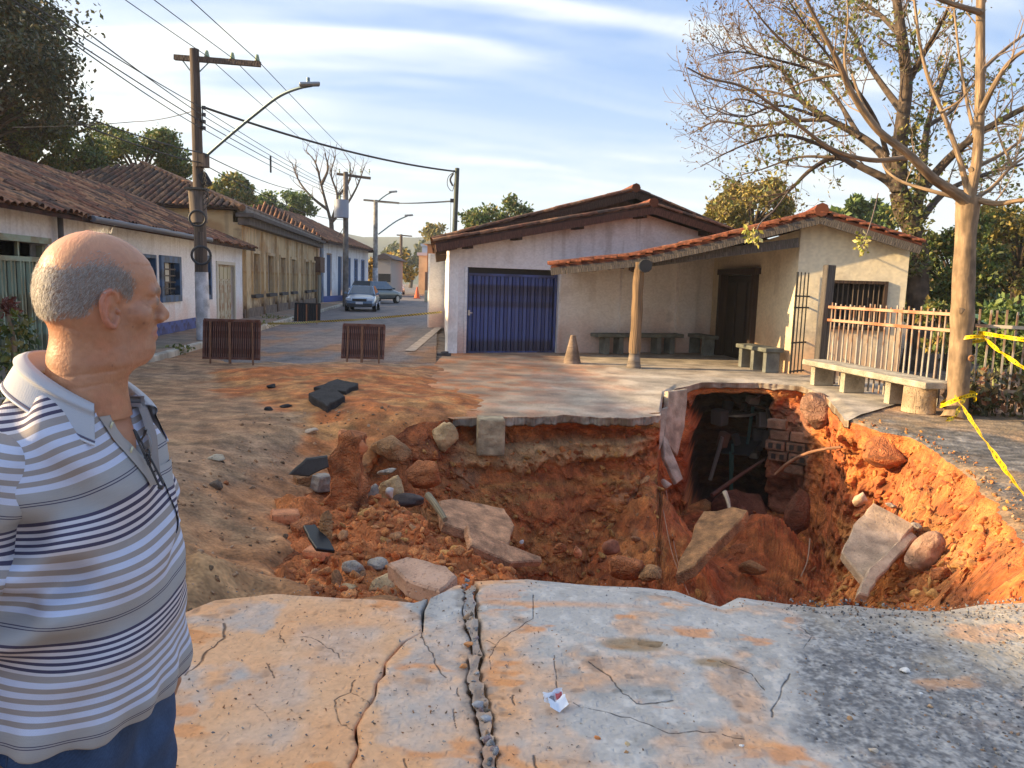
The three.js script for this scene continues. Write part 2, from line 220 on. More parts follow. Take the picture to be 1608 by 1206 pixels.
// pit floor: rubble bench on the left, deep on the right, rising again to the broken right-hand bank
function floorY(x, z) {
  let y = lerp(-.42, -2.35, sst(-.9, 1.6, x + .25 * (z - 6) + .5 * (fb2(x * 1.3, z * 1.3, 3, 0, 241) - .5)));
  y = lerp(y, Math.min(y, -1.5), sst(6.4, 8.0, z) * .85);
  y = lerp(y, -.62, .7 * Math.exp(-((x + .2) ** 2 / .7 + (z - 5.3) ** 2 / .5)));
  y += .9 * Math.exp(-((x - 4.0) ** 2 / .8 + (z - 7.2) ** 2 / 1.6)) + .8 * Math.exp(-((x - 3.2) ** 2 / .7 + (z - 5.4) ** 2 / .8));
  y += 1.45 * Math.exp(-((x - 1.75) ** 2 / .75 + (z - 9.9) ** 2 / 2.2)) + .75 * Math.exp(-((x - 3.75) ** 2 / .35 + (z - 10.7) ** 2 / .5));
  y += .40 * (fb3(x * 2.2, z * 2.2, 1.5, 5, 243) - .5) + .16 * (fb2(x * 8, z * 8, 4, 0, 245) - .5) + .05 * (1 - Math.abs(2 * fb2(x * 15, z * 15, 3, 0, 247) - 1)) + .06 * sst(1.2, 0, x) * (1 - Math.abs(2 * fb2(x * 9 + 3, z * 9, 4, 0, 249) - 1));
  return y;
}
const soilCol = (x, y, z) => {
  const a = fb3(x * 1.1, y * 2.6, z * 1.1, 4, 251), b = fb3(x * 4, y * 5, z * 4, 4, 253), st = fb3(x * .5, y * 7, z * .5, 3, 255);
  let c = mixc(SOIL, SOILR, sst(.30, .60, a)); c = mixc(c, OCHRE, sst(.58, .74, st) * .6); c = mixc(c, CLAY, sst(.56, .76, b) * .55); c = mixc(c, [.54, .33, .18], sst(.66, .8, fb3(x * 2, y * 2, z * 2, 4, 257)) * .5);
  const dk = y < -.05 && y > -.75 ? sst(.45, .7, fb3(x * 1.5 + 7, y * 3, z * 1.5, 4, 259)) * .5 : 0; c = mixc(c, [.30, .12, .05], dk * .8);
  const k = .75 + .5 * n3(x * 23, y * 23, z * 23, 3); return [c[0] * k, c[1] * k, c[2] * k];
};
const matEarth = mat([1, 1, 1], { vc: true, map: T.soil, rx: .8, bump: T.soilB, bs: .022, r: 1 });
const matPit = mat([1.3, 1.25, 1.2], { vc: true, map: T.soil, rx: 1.1, bump: T.soilB, bs: .045, r: 1 });
const NA = 1300;
const angOf = u => -Math.PI / 2 + u * 2 * Math.PI;
{ // ground: one sheet from the rim to the horizon
  const rad = []; for (let i = 0; i <= 26; i++) rad.push(i * .035); while (rad[rad.length - 1] < 1200) { const l = rad[rad.length - 1]; rad.push(l + (l < 11 ? .035 + l * .012 : l * .07)); } rad.reverse();
  struct('ground', grid(NA, rad.length - 1, (u, v) => { const a = angOf(u), d = rad[Math.round(v * (rad.length - 1))], r = rimR(a) + jag(a) * sst(1, 0, d) + d, x = CX + r * Math.cos(a), z = CZ + r * Math.sin(a); return [x, soilY(x, z) - (d < .07 ? .03 * (1 - d / .07) : 0), -z]; }, (u, v, p) => earthCol(p[0], -p[2])), matEarth);
}
// how far the wall stands back from the rim, by bearing and depth (0 top .. 1 foot)
let gentle = 0, lift = 0;
function wallIn(a, s, y, R) {
  let slope = .45; slope += 1.5 * arc(a, 300, 360, 20) + 1.5 * arc(a, 0, 36, 8) + .6 * arc(a, 100, 160, 8) + .5 * arc(a, 160, 250, 10);
  slope *= 1 - .85 * arc(a, 60, 79, 3); gentle = clamp((slope - .5) / 1.2);
  let r = -slope * (Math.pow(s, 1.25) * .8 + .2 * s);
  r += .16 * arc(a, 84, 138, 3) * sst(0, .12, s) * (1 - .8 * sst(.2, .5, s));               // set back under the forecourt slab
  const ledge = arc(a, 84, 132, 3) * sst(.14, .17, s) * sst(.30, .24, s); r -= .17 * ledge; // old stone footing course
  r += .35 * arc(a, 46, 60, 3) * sst(.0, .3, s) * sst(1, .5, s);
  const x = CX + (R + r) * Math.cos(a), z = CZ + (R + r) * Math.sin(a), n = fb3(x * 1.4, y * 1.6, z * 1.4, 5, 261) - .5, q = 1 - Math.abs(2 * fb3(x * 2.7, y * 3.5, z * 2.7, 4, 263) - 1), m = fb3(x * 9, y * 9, z * 9, 3, 267) - .5;
  const bl = Math.floor(fb3(x * 1.9 + 5, y * 2.4, z * 1.9, 3, 269) * 9) / 9 - .5, c2 = 1 - Math.abs(2 * fb3(x * 7, y * 6, z * 7, 3, 273) - 1); const tot = (1 - .35 * arc(a, 86, 130, 6)) * (n * .55 + bl * .45 + (q - .7) * .24 + (c2 - .7) * .12 + m * .12); lift = gentle * (tot * .62 + .10 * (c2 - .75) + .16 * (1 - Math.abs(2 * fb3(x * 3.6 + 2, y, z * 3.6, 3, 275) - 1) - .7)) * sst(0, .14, s); r += tot * (1 - .65 * gentle) * sst(0, .10, s) * (1 + .5 * arc(a, 320, 360, 20) + .5 * arc(a, 0, 50, 10));
  return r;
}
function wallPt(a, v) {
  const R = rimR(a) + jag(a) * (1 - sst(.0, .22, v)), c = Math.cos(a), s = Math.sin(a), top = soilY(CX + R * c, CZ + R * s) - .03, rb = R - .9;
  const bot = Math.min(floorY(CX + rb * c, CZ + rb * s), top - .1) - .35, y = lerp(top, bot, v); let r = R + wallIn(a, v, y, R); r += NICHE(a, y) * 2.1;
  return [CX + r * c, y + lift, -(CZ + r * s)];
}
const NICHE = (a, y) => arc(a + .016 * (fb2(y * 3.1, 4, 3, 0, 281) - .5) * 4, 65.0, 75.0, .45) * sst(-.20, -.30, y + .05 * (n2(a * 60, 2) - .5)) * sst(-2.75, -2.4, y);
{
  const NW = 110;
  struct('sinkhole_wall', grid(NA, NW, (u, v) => wallPt(angOf(u), v)
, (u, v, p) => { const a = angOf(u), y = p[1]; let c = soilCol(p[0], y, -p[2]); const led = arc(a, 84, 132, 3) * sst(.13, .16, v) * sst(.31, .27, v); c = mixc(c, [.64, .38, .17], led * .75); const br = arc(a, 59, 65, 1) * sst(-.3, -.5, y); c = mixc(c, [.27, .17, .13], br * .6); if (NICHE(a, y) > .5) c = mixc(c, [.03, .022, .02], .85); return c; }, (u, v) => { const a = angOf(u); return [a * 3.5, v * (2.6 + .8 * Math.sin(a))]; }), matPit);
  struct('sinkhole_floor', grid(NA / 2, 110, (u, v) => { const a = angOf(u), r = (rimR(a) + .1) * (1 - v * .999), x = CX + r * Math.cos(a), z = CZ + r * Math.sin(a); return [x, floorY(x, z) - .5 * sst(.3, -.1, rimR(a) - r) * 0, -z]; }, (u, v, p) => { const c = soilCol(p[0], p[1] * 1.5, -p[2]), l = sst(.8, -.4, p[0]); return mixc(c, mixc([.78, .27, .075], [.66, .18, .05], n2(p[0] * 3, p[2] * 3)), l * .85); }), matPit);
}

// ---------------------------------------------------------------- the cracked paving in front
const G2 = (u, v) => { const p = gnd(u, v); return [p.x, -p.z]; };
const CRACK = [[708, 913], [690, 930], [672, 939], [662, 959], [662, 992], [632, 1007], [613, 1028], [603, 1041], [601, 1058], [590, 1071], [588, 1091], [580, 1104], [570, 1117], [557, 1140], [558, 1157], [562, 1170], [557, 1186], [550, 1198], [545, 1240], [530, 1330], [520, 1500]].map(p => G2(...p));
const CRACKS = [
  [.0055, [[662, 992], [667, 1012], [679, 1025], [682, 1040], [700, 1062]]], [.0045, [[557, 1068], [550, 1088], [525, 1099], [527, 1114], [535, 1137], [553, 1144]]], [.003, [[550, 1088], [567, 1096], [580, 1102]]],
  [.005, [[446, 982], [438, 995], [440, 1003], [448, 1009]]], [.0035, [[497, 1005], [514, 1018], [530, 1025], [534, 1034]]], [.004, [[418, 1041], [427, 1055], [430, 1064]]], [.009, [[351, 979], [352, 1002], [326, 1022], [310, 1045], [290, 1060]]], [.0035, [[400, 1105], [418, 1120], [424, 1131]]], [.003, [[470, 1000], [497, 1005]]],
  [.004, [[837, 935], [837, 972], [802, 992], [779, 1012], [764, 1005]]], [.003, [[779, 1012], [768, 1030], [770, 1050]]], [.006, [[924, 1041], [951, 1060], [965, 1074], [977, 1091], [1000, 1107], [1030, 1106], [1056, 1102]]], [.0035, [[870, 1030], [873, 1075], [880, 1090]]],
  [.0035, [[900, 1105], [930, 1115], [960, 1122], [1003, 1134], [1049, 1153], [1095, 1150], [1128, 1152], [1168, 1162]]], [.007, [[1240, 1060], [1227, 1081], [1222, 1100], [1211, 1117], [1212, 1128]]], [.006, [[838, 1186], [842, 1206], [850, 1230]]], [.0035, [[718, 1078], [720, 1090]]], [.003, [[712, 1110], [716, 1140]]], [.004, [[805, 1090], [808, 1106]]], [.004, [[634, 1190], [640, 1206]]], [.0035, [[1130, 1040], [1180, 1060], [1200, 1085]]], [.004, [[1255, 985], [1275, 1000], [1262, 1020]]],
].map(([w, l]) => { const pts = []; l.forEach((p, i) => { if (i) { const q = l[i - 1]; for (let k = 1; k < 3; k++) pts.push(G2(lerp(q[0], p[0], k / 3) + 4 * (hsh(i, k, p[0]) - .5), lerp(q[1], p[1], k / 3) + 4 * (hsh(i, k, p[1]) - .5))); } pts.push(G2(...p)); }); return { w, pts, b: [Math.min(...pts.map(p => p[0])) - .02, Math.max(...pts.map(p => p[0])) + .02, Math.min(...pts.map(p => p[1])) - .02, Math.max(...pts.map(p => p[1])) + .02] }; });
const NX0 = -2.4, NX1 = 4.0, NZ0 = 1.2, NZ1 = 4.5;
function crackAt(x, z) { let k = 0; for (const c of CRACKS) if (x > c.b[0] && x < c.b[1] && z > c.b[2] && z < c.b[3]) { const d = sdLine(x, z, c.pts) + .0035 * (fb2(x * 60, z * 60, 2, 0, 351) - .5), w = c.w * (.35 + .65 * n2(x * 12, z * 12, 0, 353)); k = Math.max(k, sst(w, w * .2, d)); } return k; }
const gravelEdge = [[1.50, 4.1], [1.46, 3.75], [1.40, 3.45], [1.28, 3.1], [1.25, 2.85], [1.12, 2.7], [1.3, 2.5], [1.1, 2.1], [1.1, .9], [4.5, .9], [4.5, 4.6], [3.4, 4.6]];
function paveCol(x, z) {
  const w = fb2(x * 1.3, z * 1.3, 5, 0, 301), w2 = fb2(x * 5, z * 5, 4, 0, 303), w3 = fb2(x * 20, z * 20, 3, 0, 305), xr = x * .82 + z * .57, zr = z * .82 - x * .57, w4 = fb2(xr * 62, zr * 62, 3, 0, 307), sp = fb2(zr * 95 + 3, xr * 95, 2, 0, 309);
  // grey concrete, dusted with orange earth on the left and in streaks
  let c = mixc([.46, .42, .38], [.35, .325, .295], sst(.4, .7, w2)); c = mixc(c, [.60, .55, .49], sst(.55, .75, w3) * .5);
  const leftD = sst(.8, -.9, x + (w - .5) * 1.0 - .25 * (z - 3)), near = sst(3.1, 2.3, z) * .45 * sst(1.6, .8, x);
  let dust = clamp(leftD * (.45 + 1.1 * sst(.36, .62, fb2(x * 3.1 + 7, z * 3.1, 5, 0, 361))) + near * (.5 + w2) + (sst(.52, .70, w2 * .6 + w * .4)) * .55 * sst(1.9, 1.2, x) + (w3 - .5) * .5 - .10);
  dust = clamp(dust - .5 * sst(.5, .72, fb2(x * 2.2 + 9, z * 2.2, 4, 0, 311)) * sst(-1.35, -.7, x));
  c = mixc(c, mixc([.70, .42, .235], [.74, .36, .16], w2), dust);
  c = mixc(c, [.70, .28, .09], sst(.64, .74, fb2(x * 3.3 + 4, z * 6.0, 4, 0, 313)) * .75 * sst(2.2, 1.2, x) * sst(4.12, 3.7, z));
  c = mixc(c, [.67, .34, .17], sst(.06, .0, Math.abs(z - 3.80 + .02 * w2)) * sst(-.25, -.1, x) * sst(1.0, .2, x) * .75);      // dusty band along the old joint
  c = mixc(c, [.28, .19, .10], sst(.16, .08, Math.hypot((x - .60) / 1.2, (z - 3.36) / .55)) * .8 + sst(.12, .05, Math.hypot(x - .93, (z - 3.21) / .5)) * .8);
  // grey gravel with tar on the right
  const gd = sdPoly(x, z, gravelEdge) + (w2 - .5) * .35; const gv = mixc(mixc([.11, .105, .105], [.24, .23, .225], w4), mixc([.30, .29, .285], [.50, .46, .41], sp), sst(.35, .80, w3 * .5 + w4 * .5));
  let far = mixc(gv, mixc([.50, .38, .24], [.46, .42, .36], w3), sst(.38, .6, w + .25 * (x - 2.1)) * .75 * sst(2.95, 3.35, z + .3 * (w2 - .5))); far = mixc(far, [.6, .31, .15], sst(.56, .68, fb2(x * 2.1, z * 4.2, 4, 0, 317)) * .7 * sst(2.7, 3.1, z)); far = mixc(far, [.42, .36, .30], sst(3.55, 4.0, z) * .6);
  c = mixc(c, far, sst(.08, -.08, gd));
  const joint = sdLine(x, z, JOINT); c = mixc(c, mixc([.22, .19, .16], [.36, .31, .26], w3), sst(.085, .02, joint + (w3 - .5) * .10) * .6);
  c = mixc(c, [.62, .32, .15], sst(.10, .2, w3) * 0);
  const pit = sst(.84, .95, n2(x * 55, z * 55, 0, 319)) * .32 + sst(.7, .85, n2(x * 17, z * 17, 0, 321)) * sst(.5, .7, w2) * .5; const k = (.80 + .22 * w4 + .18 * w3) * (1 - .6 * pit);
  return [c[0] * k, c[1] * k, c[2] * k];
}
const JL = [[724, 912], [732, 930], [727, 960], [739, 1010], [735, 1060], [745, 1110], [757, 1160], [762, 1206], [767, 1330], [771, 1500]].map(p => G2(...p)), JR = [[740, 900], [745, 930], [745, 960], [753, 1010], [754, 1060], [766, 1110], [776, 1160], [780, 1206], [785, 1330], [790, 1500]].map(p => G2(...p));
{ const R = rng(37), dens = l => { const o = []; l.forEach((p, i) => { if (i) for (let k = 1; k < 6; k++) o.push([lerp(l[i - 1][0], p[0], k / 6) + .028 * (R() - .5), lerp(l[i - 1][1], p[1], k / 6)]); o.push(p); }); l.splice(0, l.length, ...o); }; dens(JL); dens(JR); }
const JOINT = JL.map((p, i) => [(p[0] + JR[i][0]) / 2, (p[1] + JR[i][1]) / 2]);
{
  const W = 2048, H = 1280, bump = new Uint8Array(W * H * 4);
  const t = tex(W, H, (u, v) => { const x = lerp(NX0, NX1, u), z = lerp(NZ0, NZ1, v); const k = .8 * crackAt(x, z), c = paveCol(x, z), sc = q => q <= .0031308 ? q * 12.92 : 1.055 * Math.pow(q, 1 / 2.4) - .055; const q = (Math.round(v * H) * W + Math.round(u * W)) * 4; bump[q] = bump[q + 1] = bump[q + 2] = 255 * clamp((.55 * fb2((x * .9 + z * .44) * 14, (z * .9 - x * .44) * 14, 4, 0, 331) + .30 * fb2((x * .82 + z * .57) * 62, (z * .82 - x * .57) * 62, 3, 0, 307) - .2 * sst(.80, .9, n2(x * 42, z * 42, 0, 319))) * .9 - .6 * k + .25); bump[q + 3] = 255; return [sc(c[0] * (1 - .88 * k)), sc(c[1] * (1 - .9 * k)), sc(c[2] * (1 - .9 * k))]; });
  t.wrapS = t.wrapT = THREE.ClampToEdgeWrapping; const b = new THREE.DataTexture(bump, W, H); b.magFilter = THREE.LinearFilter; b.wrapS = b.wrapT = THREE.ClampToEdgeWrapping; b.needsUpdate = true;
  const m = mat([1, 1, 1], { r: .95 }); m.map = t; m.bumpMap = b; m.bumpScale = .018;
  const uvf = (u, v, p) => [(p[0] - NX0) / (NX1 - NX0), (-p[2] - NZ0) / (NZ1 - NZ0)];
  const along = (pts, s) => { let L = 0; const l = pts.map((p, i) => (L += i ? Math.hypot(p[0] - pts[i - 1][0], p[1] - pts[i - 1][1]) : 0)); const q = s * L; for (let i = 1; i < pts.length; i++) if (q <= l[i] + 1e-9) { const k = (q - l[i - 1]) / (l[i] - l[i - 1] || 1); return [lerp(pts[i - 1][0], pts[i][0], k), lerp(pts[i - 1][1], pts[i][1], k)]; } return pts[pts.length - 1]; };
  const topY = (x, z) => .018 * (fb2(x * 1.6, z * 1.6, 3, 0, 341) - .5) + .008 * (fb2(x * 11, z * 11, 3, 0, 343) - .5) - .05 * sst(.28, 0, rimDist(x, z)) * sst(3.2, 4, z);
  // a slab between a far edge, a near edge and two sides, with broken faces down to its bed
  function slab(name, farE, nearE, left, right, nu, nv, tilt = 0) {
    const P = (u, v) => { const L = along(left, 1 - v), R = along(right, 1 - v), A = along(nearE, u), B = along(farE, u); const c00 = left[left.length - 1], c10 = right[right.length - 1], c01 = left[0], c11 = right[0]; const f = k => lerp(A[k], B[k], v) + lerp(L[k], R[k], u) - lerp(lerp(c00[k], c10[k], u), lerp(c01[k], c11[k], u), v); return [f(0), f(1)]; };
    const e = 3; // of the broken side faces
    const g = grid(nu + 2 * e, nv + 2 * e, (u, v) => { const i = Math.round(u * (nu + 2 * e)) - e, j = Math.round(v * (nv + 2 * e)) - e; const ii = clamp(i, 0, nu), jj = clamp(j, 0, nv), down = Math.max(i - ii, ii - i, j - jj, jj - j); const [x, z] = P(ii / nu, jj / nv); const edge = Math.min(ii, nu - ii, jj, nv - jj); const k = down / e; const jx = down ? .03 * (fb3(x * 9, k * 2, z * 9, 3, 347) - .35) * k : 0; const cx = (P(.5, .5)[0] - x), cz = (P(.5, .5)[1] - z), l = Math.hypot(cx, cz) || 1; return [x + cx / l * jx, topY(x, z) + tilt * (P(0, 0)[0] - x) - (edge === 0 ? .006 : 0) - .13 * k, -(z + cz / l * jx)]; }, null, uvf);
    return struct(name, g, m);
  }
  const off = (pts, d) => pts.map((p, i) => [p[0] + d * (1 + .7 * Math.sin(i * 2.3)), p[1]]);
  const nearPts = [[705, 902], [712, 905], [742, 899]].map(p => G2(...p));
  slab('concrete_slab', [[262, 975], [292, 960], [340, 941], [430, 931], [500, 935], [540, 938], [600, 940], [650, 945], [672, 939]].map(p => G2(...p)), [[-1.75, 1.3], CRACK[CRACK.length - 1]], [G2(262, 975), [-1.72, 2.9], [-1.75, 1.3]], off(CRACK.slice(2), -.004), 90, 150);
  slab('concrete_slab', [G2(676, 938), G2(700, 926), G2(722, 912)], [CRACK[CRACK.length - 1], JL[JL.length - 1]], off(CRACK.slice(2), .005), JL, 30, 150, .02);
  struct('joint_fill', grid(10, 160, (u, v) => { const L = along(JL, v), R = along(JR, v), x = lerp(L[0], R[0], u), z = lerp(L[1], R[1], u); return [x, -.026 + .055 * fb2(x * 16, z * 16, 4, 0, 355) * sst(0, .12, v) - .1 * sst(.06, 0, v), -z]; }, null, uvf), m);
  slab('pavement', RIM.slice(1, 16).concat([[3.3, 4.3]]).map(([x, z]) => [x, z + .02 * (n2(x * 9, 3) - .5)]), [JR[JR.length - 1], [3.6, 1.3]], JR, [[3.3, 4.3], [3.5, 3], [3.6, 1.3]], 200, 150);
}
// ---------------------------------------------------------------- road, pavement, kerbs
const kerbX = z => -6.72 - .115 * (z - 14), faceX = z => -8.85 - .115 * (z - 20);
const matRoad = mat([1, 1, 1], { vc: true, map: T.gravel, rx: .9, bump: T.gravelB, bs: .012, r: .85 });
{
  const front = u => 13.9 + .35 * Math.sin(u * 5) + .6 * (fb2(u * 9, 1, 4, 0, 401) - .5) - .5 * sst(.55, 1, u);
  struct('road', grid(90, 170, (u, v) => { const z0 = front(u), q = v < .03 ? 0 : (v - .03) / .97, z = z0 + (q * q * .85 + q * .15) * 165; const l = kerbX(z), r = -1.75 - .1 * (z - 17.4); return [lerp(l, r, u), v < .015 ? -.03 : .015 + .012 * (fb2(u * 20, z * 2, 3, 0, 403) - .5), -z]; }, (u, v, p) => { const x = p[0], z = -p[2], w = fb2(x * .7, z * .25, 4, 0, 405), w2 = fb2(x * 2.5, z * 1.1, 4, 0, 407); let c = mixc([.36, .305, .295], [.25, .23, .23], sst(.4, .65, w2)); c = mixc(c, [.46, .36, .31], sst(.4, .7, w) * .8); c = mixc(c, [.66, .31, .13], sst(.42, .62, fb2(x * 1.2 + 3, z * .5, 4, 0, 409)) * sst(30, 15, z)); c = mixc(c, [.30, .15, .10], sst(.3, .0, Math.abs(x - (-3.0 - .07 * (z - 18)))) * .7 * sst(32, 22, z)); return c; }), matRoad);
  struct('gutter', grid(3, 60, (u, v) => { const z = 17.6 + v * 34, x = -2.52 - .028 * (z - 18) - .1 * Math.max(0, z - 30); return [x + u * .24, .032 + .004 * Math.sin(z * 3), -z]; }), mat('#b9aea5', { map: T.conc }));
  struct('pavement', grid(20, 80, (u, v) => { const z = 7 + v * 64; return [lerp(faceX(z) - .1, kerbX(z), u), .125 + .02 * (fb2(u * 4, z * 1.5, 3, 0, 411) - .5), -z]; }, (u, v, p) => { const w = fb2(p[0] * 1.4, p[2] * 1.4, 4, 0, 413); return mixc(mixc([.30, .25, .20], [.40, .26, .17], sst(.35, .6, w)), [.16, .19, .07], sst(.60, .7, fb2(p[0] * 3, p[2] * 1.2, 3, 0, 415)) * sst(.5, .9, u) * .8); }), mat([1, 1, 1], { vc: true, map: T.conc }));
  struct('kerb', grid(4, 120, (u, v) => { const z = 7 + v * 64, k = Math.round(u * 4), w = .02 * (fb2(z * 3, 1, 3, 0, 417) - .5); return [kerbX(z) + [-.0, .13, .145, .15, .16][k] + w, [.14, .14, .12, .04, -.05][k] + w, -z]; }), mat('#c9bfae', { map: T.conc, bump: T.concB, bs: .02 }));
}
const matFore = mat([1, 1, 1], { vc: true, map: T.conc, rx: .5, bump: T.concB, bs: .012, r: .92 });
{ // forecourt: thin slab whose broken edge hangs over the pit
  const A0 = 47, A1 = 133, over = a => .03 + .06 * fb2(a * 14, 7, 4, 0, 421) + .05 * arc(a, 84, 125, 4), outR = a => { const c = Math.cos(a), s = Math.sin(a); let r = 60; if (s > 0) r = Math.min(r, (21.5 - CZ) / s); if (c > .01) r = Math.min(r, (6.9 - CX) / c); if (c < -.01) r = Math.min(r, (-1.55 - CX) / c + 0); return r; };
  struct('forecourt', grid(520, 96, (u, v) => { const a = lerp(A0, A1, u) * Math.PI / 180, j = Math.round(v * 96); const R0 = rimR(a) + jag(a) - over(a) - .02 * n2(a * 160, 1); let r, y; const th = .085 + .05 * fb2(a * 30, 2, 3, 0, 423);
    if (j < 6) { r = R0 + (j < 1 ? .25 : .05 * (fb3(a * 60, j * .9, 1, 2, 425) - .3)); y = j < 1 ? -th : -th * (1 - (j - 1) / 5); } else { const q = (j - 6) / 90; r = R0 + (outR(a) - R0) * Math.pow(q, 1.7); y = 0; }
    const x = CX + r * Math.cos(a), z = CZ + r * Math.sin(a); y += .012 * (fb2(x * 2, z * 2, 3, 0, 427) - .5) - .05 * sst(.5, 0, r - R0) * fb2(a * 7, 3, 3, 0, 429) + .02; return [x, y, -z]; },
  (u, v, p) => { const x = p[0], z = -p[2], w = fb2(x * 1.1, z * .9, 5, 0, 431), w2 = fb2(x * 4, z * 4, 4, 0, 433), d = sst(2.6, -1.2, x + (w - .5) * 3) * .85; let c = mixc([.52, .46, .39], [.40, .36, .31], sst(.35, .65, w2)); c = mixc(c, [.58, .48, .37], sst(.5, .7, w) * .6); c = mixc(c, mixc([.66, .36, .17], [.80, .27, .07], sst(.4, .65, w2)), d); c = mixc(c, [.50, .30, .18], sst(.45, .1, Math.abs(z - 17.6 - .38 * x)) * .5 * sst(1, 3, x + 2)); c = mixc(c, [.20, .17, .14], sst(.65, .75, fb2(x * 1.6, z * 3, 4, 0, 435)) * .4); if (v < .06) c = mixc([.42, .36, .29], [.25, .17, .11], sst(.4, .6, w2)); return c; }), matFore);
}

// ---------------------------------------------------------------- buildings
T.wallDirt = tex(512, 512, (u, v) => { const a = fb2(u * 10, v * 5, 6, 0, 441), s = fb2(u * 60, v * 2.5, 3, 0, 443), g = fb2(u * 22, v * 9, 5, 0, 445); let k = [.97, .965, .955]; const low = sst(.26, .0, v + (a - .5) * .22); k = mixc(k, [.86, .70, .62], low * .7); k = mixc(k, [.62, .58, .54], sst(.55, .75, s) * sst(.35, .8, v) * .3); k = mixc(k, [.80, .77, .74], sst(.55, .75, g) * .35); const b = .96 + .08 * n2(u * 200, v * 140); return [k[0] * b, k[1] * b, k[2] * b]; });
const white = mat([.87, .85, .84], { map: T.wallDirt, rx: 1 / 8, ry: 1 / 4, bump: T.plasterB, bxr: .5, byr: .5, bs: .012 });
const whiteBlue = mat([.86, .87, .90], { map: T.wallDirt, rx: 1 / 8, ry: 1 / 4, bump: T.plasterB, bxr: .5, byr: .5, bs: .010 });
const cream = mat([.80, .70, .51], { map: T.wallDirt, rx: 1 / 9, ry: 1 / 5, bump: T.plasterB, bxr: .5, byr: .5, bs: .010 });
T.oldWall = tex(512, 512, (u, v) => { const a = fb2(u * 10, v * 6, 6, 0, 451), s = fb2(u * 50, v * 2.5, 4, 0, 453), g = fb2(u * 26, v * 12, 5, 0, 455); let k = [.88, .79, .64]; k = mixc(k, [.72, .54, .37], sst(.5, .75, a) * .6); k = mixc(k, [.9, .85, .76], sst(.55, .7, g) * .6); k = mixc(k, [.55, .47, .40], sst(.5, .72, s) * .32); k = mixc(k, [.36, .28, .24], sst(.24, .0, v + (g - .5) * .4) * .8); return k; });
const ochreWall = mat([.86, .78, .66], { map: T.oldWall, rx: 1 / 9, ry: 1 / 4, bump: T.plasterB, bxr: .5, byr: .5, bs: .02 });
const blueTrim = mat([.06, .13, .27], { r: .5, map: T.rust }), darkBlue = mat([.06, .095, .29], { r: .45, map: T.rust, rx: .5 }), woodDark = mat([.075, .045, .032], { map: T.wood, rx: 2, ry: .5, bump: T.woodB, bs: .006 }), woodRed = mat([.15, .07, .05], { map: T.wood, rx: 2, ry: .5 }), greyWood = mat([.16, .145, .135], { map: T.wood, rx: 3, ry: .6, bump: T.woodB, bs: .01 }), black = mat([.012, .012, .013], { r: .6 }), ironBlack = mat([.02, .02, .02], { r: .5, m: .3 });
const glassDark = mat([.03, .035, .04], { r: .08, m: 0 }), glassPale = mat([.55, .52, .42], { r: .35 });
const tileMats = ['#8a5a44', '#9c6f52', '#74503f', '#b08462', '#665045'].map(h => mat(h, { map: T.tile, rx: 2 })), tileOrange = ['#a85c3a', '#b56a44', '#955236', '#ba7650', '#8c5238'].map(h => mat(h, { map: T.tile, rx: 2 }));
const deckDark = mat('#4a2c22', { map: T.tile }), stain = mat([.10, .085, .075], { map: T.conc });
function frame(name, label, category, o, d) { const l = Math.hypot(...d); return thing(name, label, category, [o[0], 0, -o[1]], Math.atan2(d[1] / l, d[0] / l)); }
function wallPart(g, name, outline, holes, th, m, a = [0, 0], b = null, label) { // wall with its outer face on the line a -> b (local x, z), thickness inwards
  const geo = extrude(outline, th, holes); geo.translate(0, 0, -th); const ang = b ? Math.atan2(-(b[1] - a[1]), b[0] - a[0]) : 0; place(geo, [a[0], 0, a[1]], [0, ang, 0]); return part(g, name, geo, m, label);
}
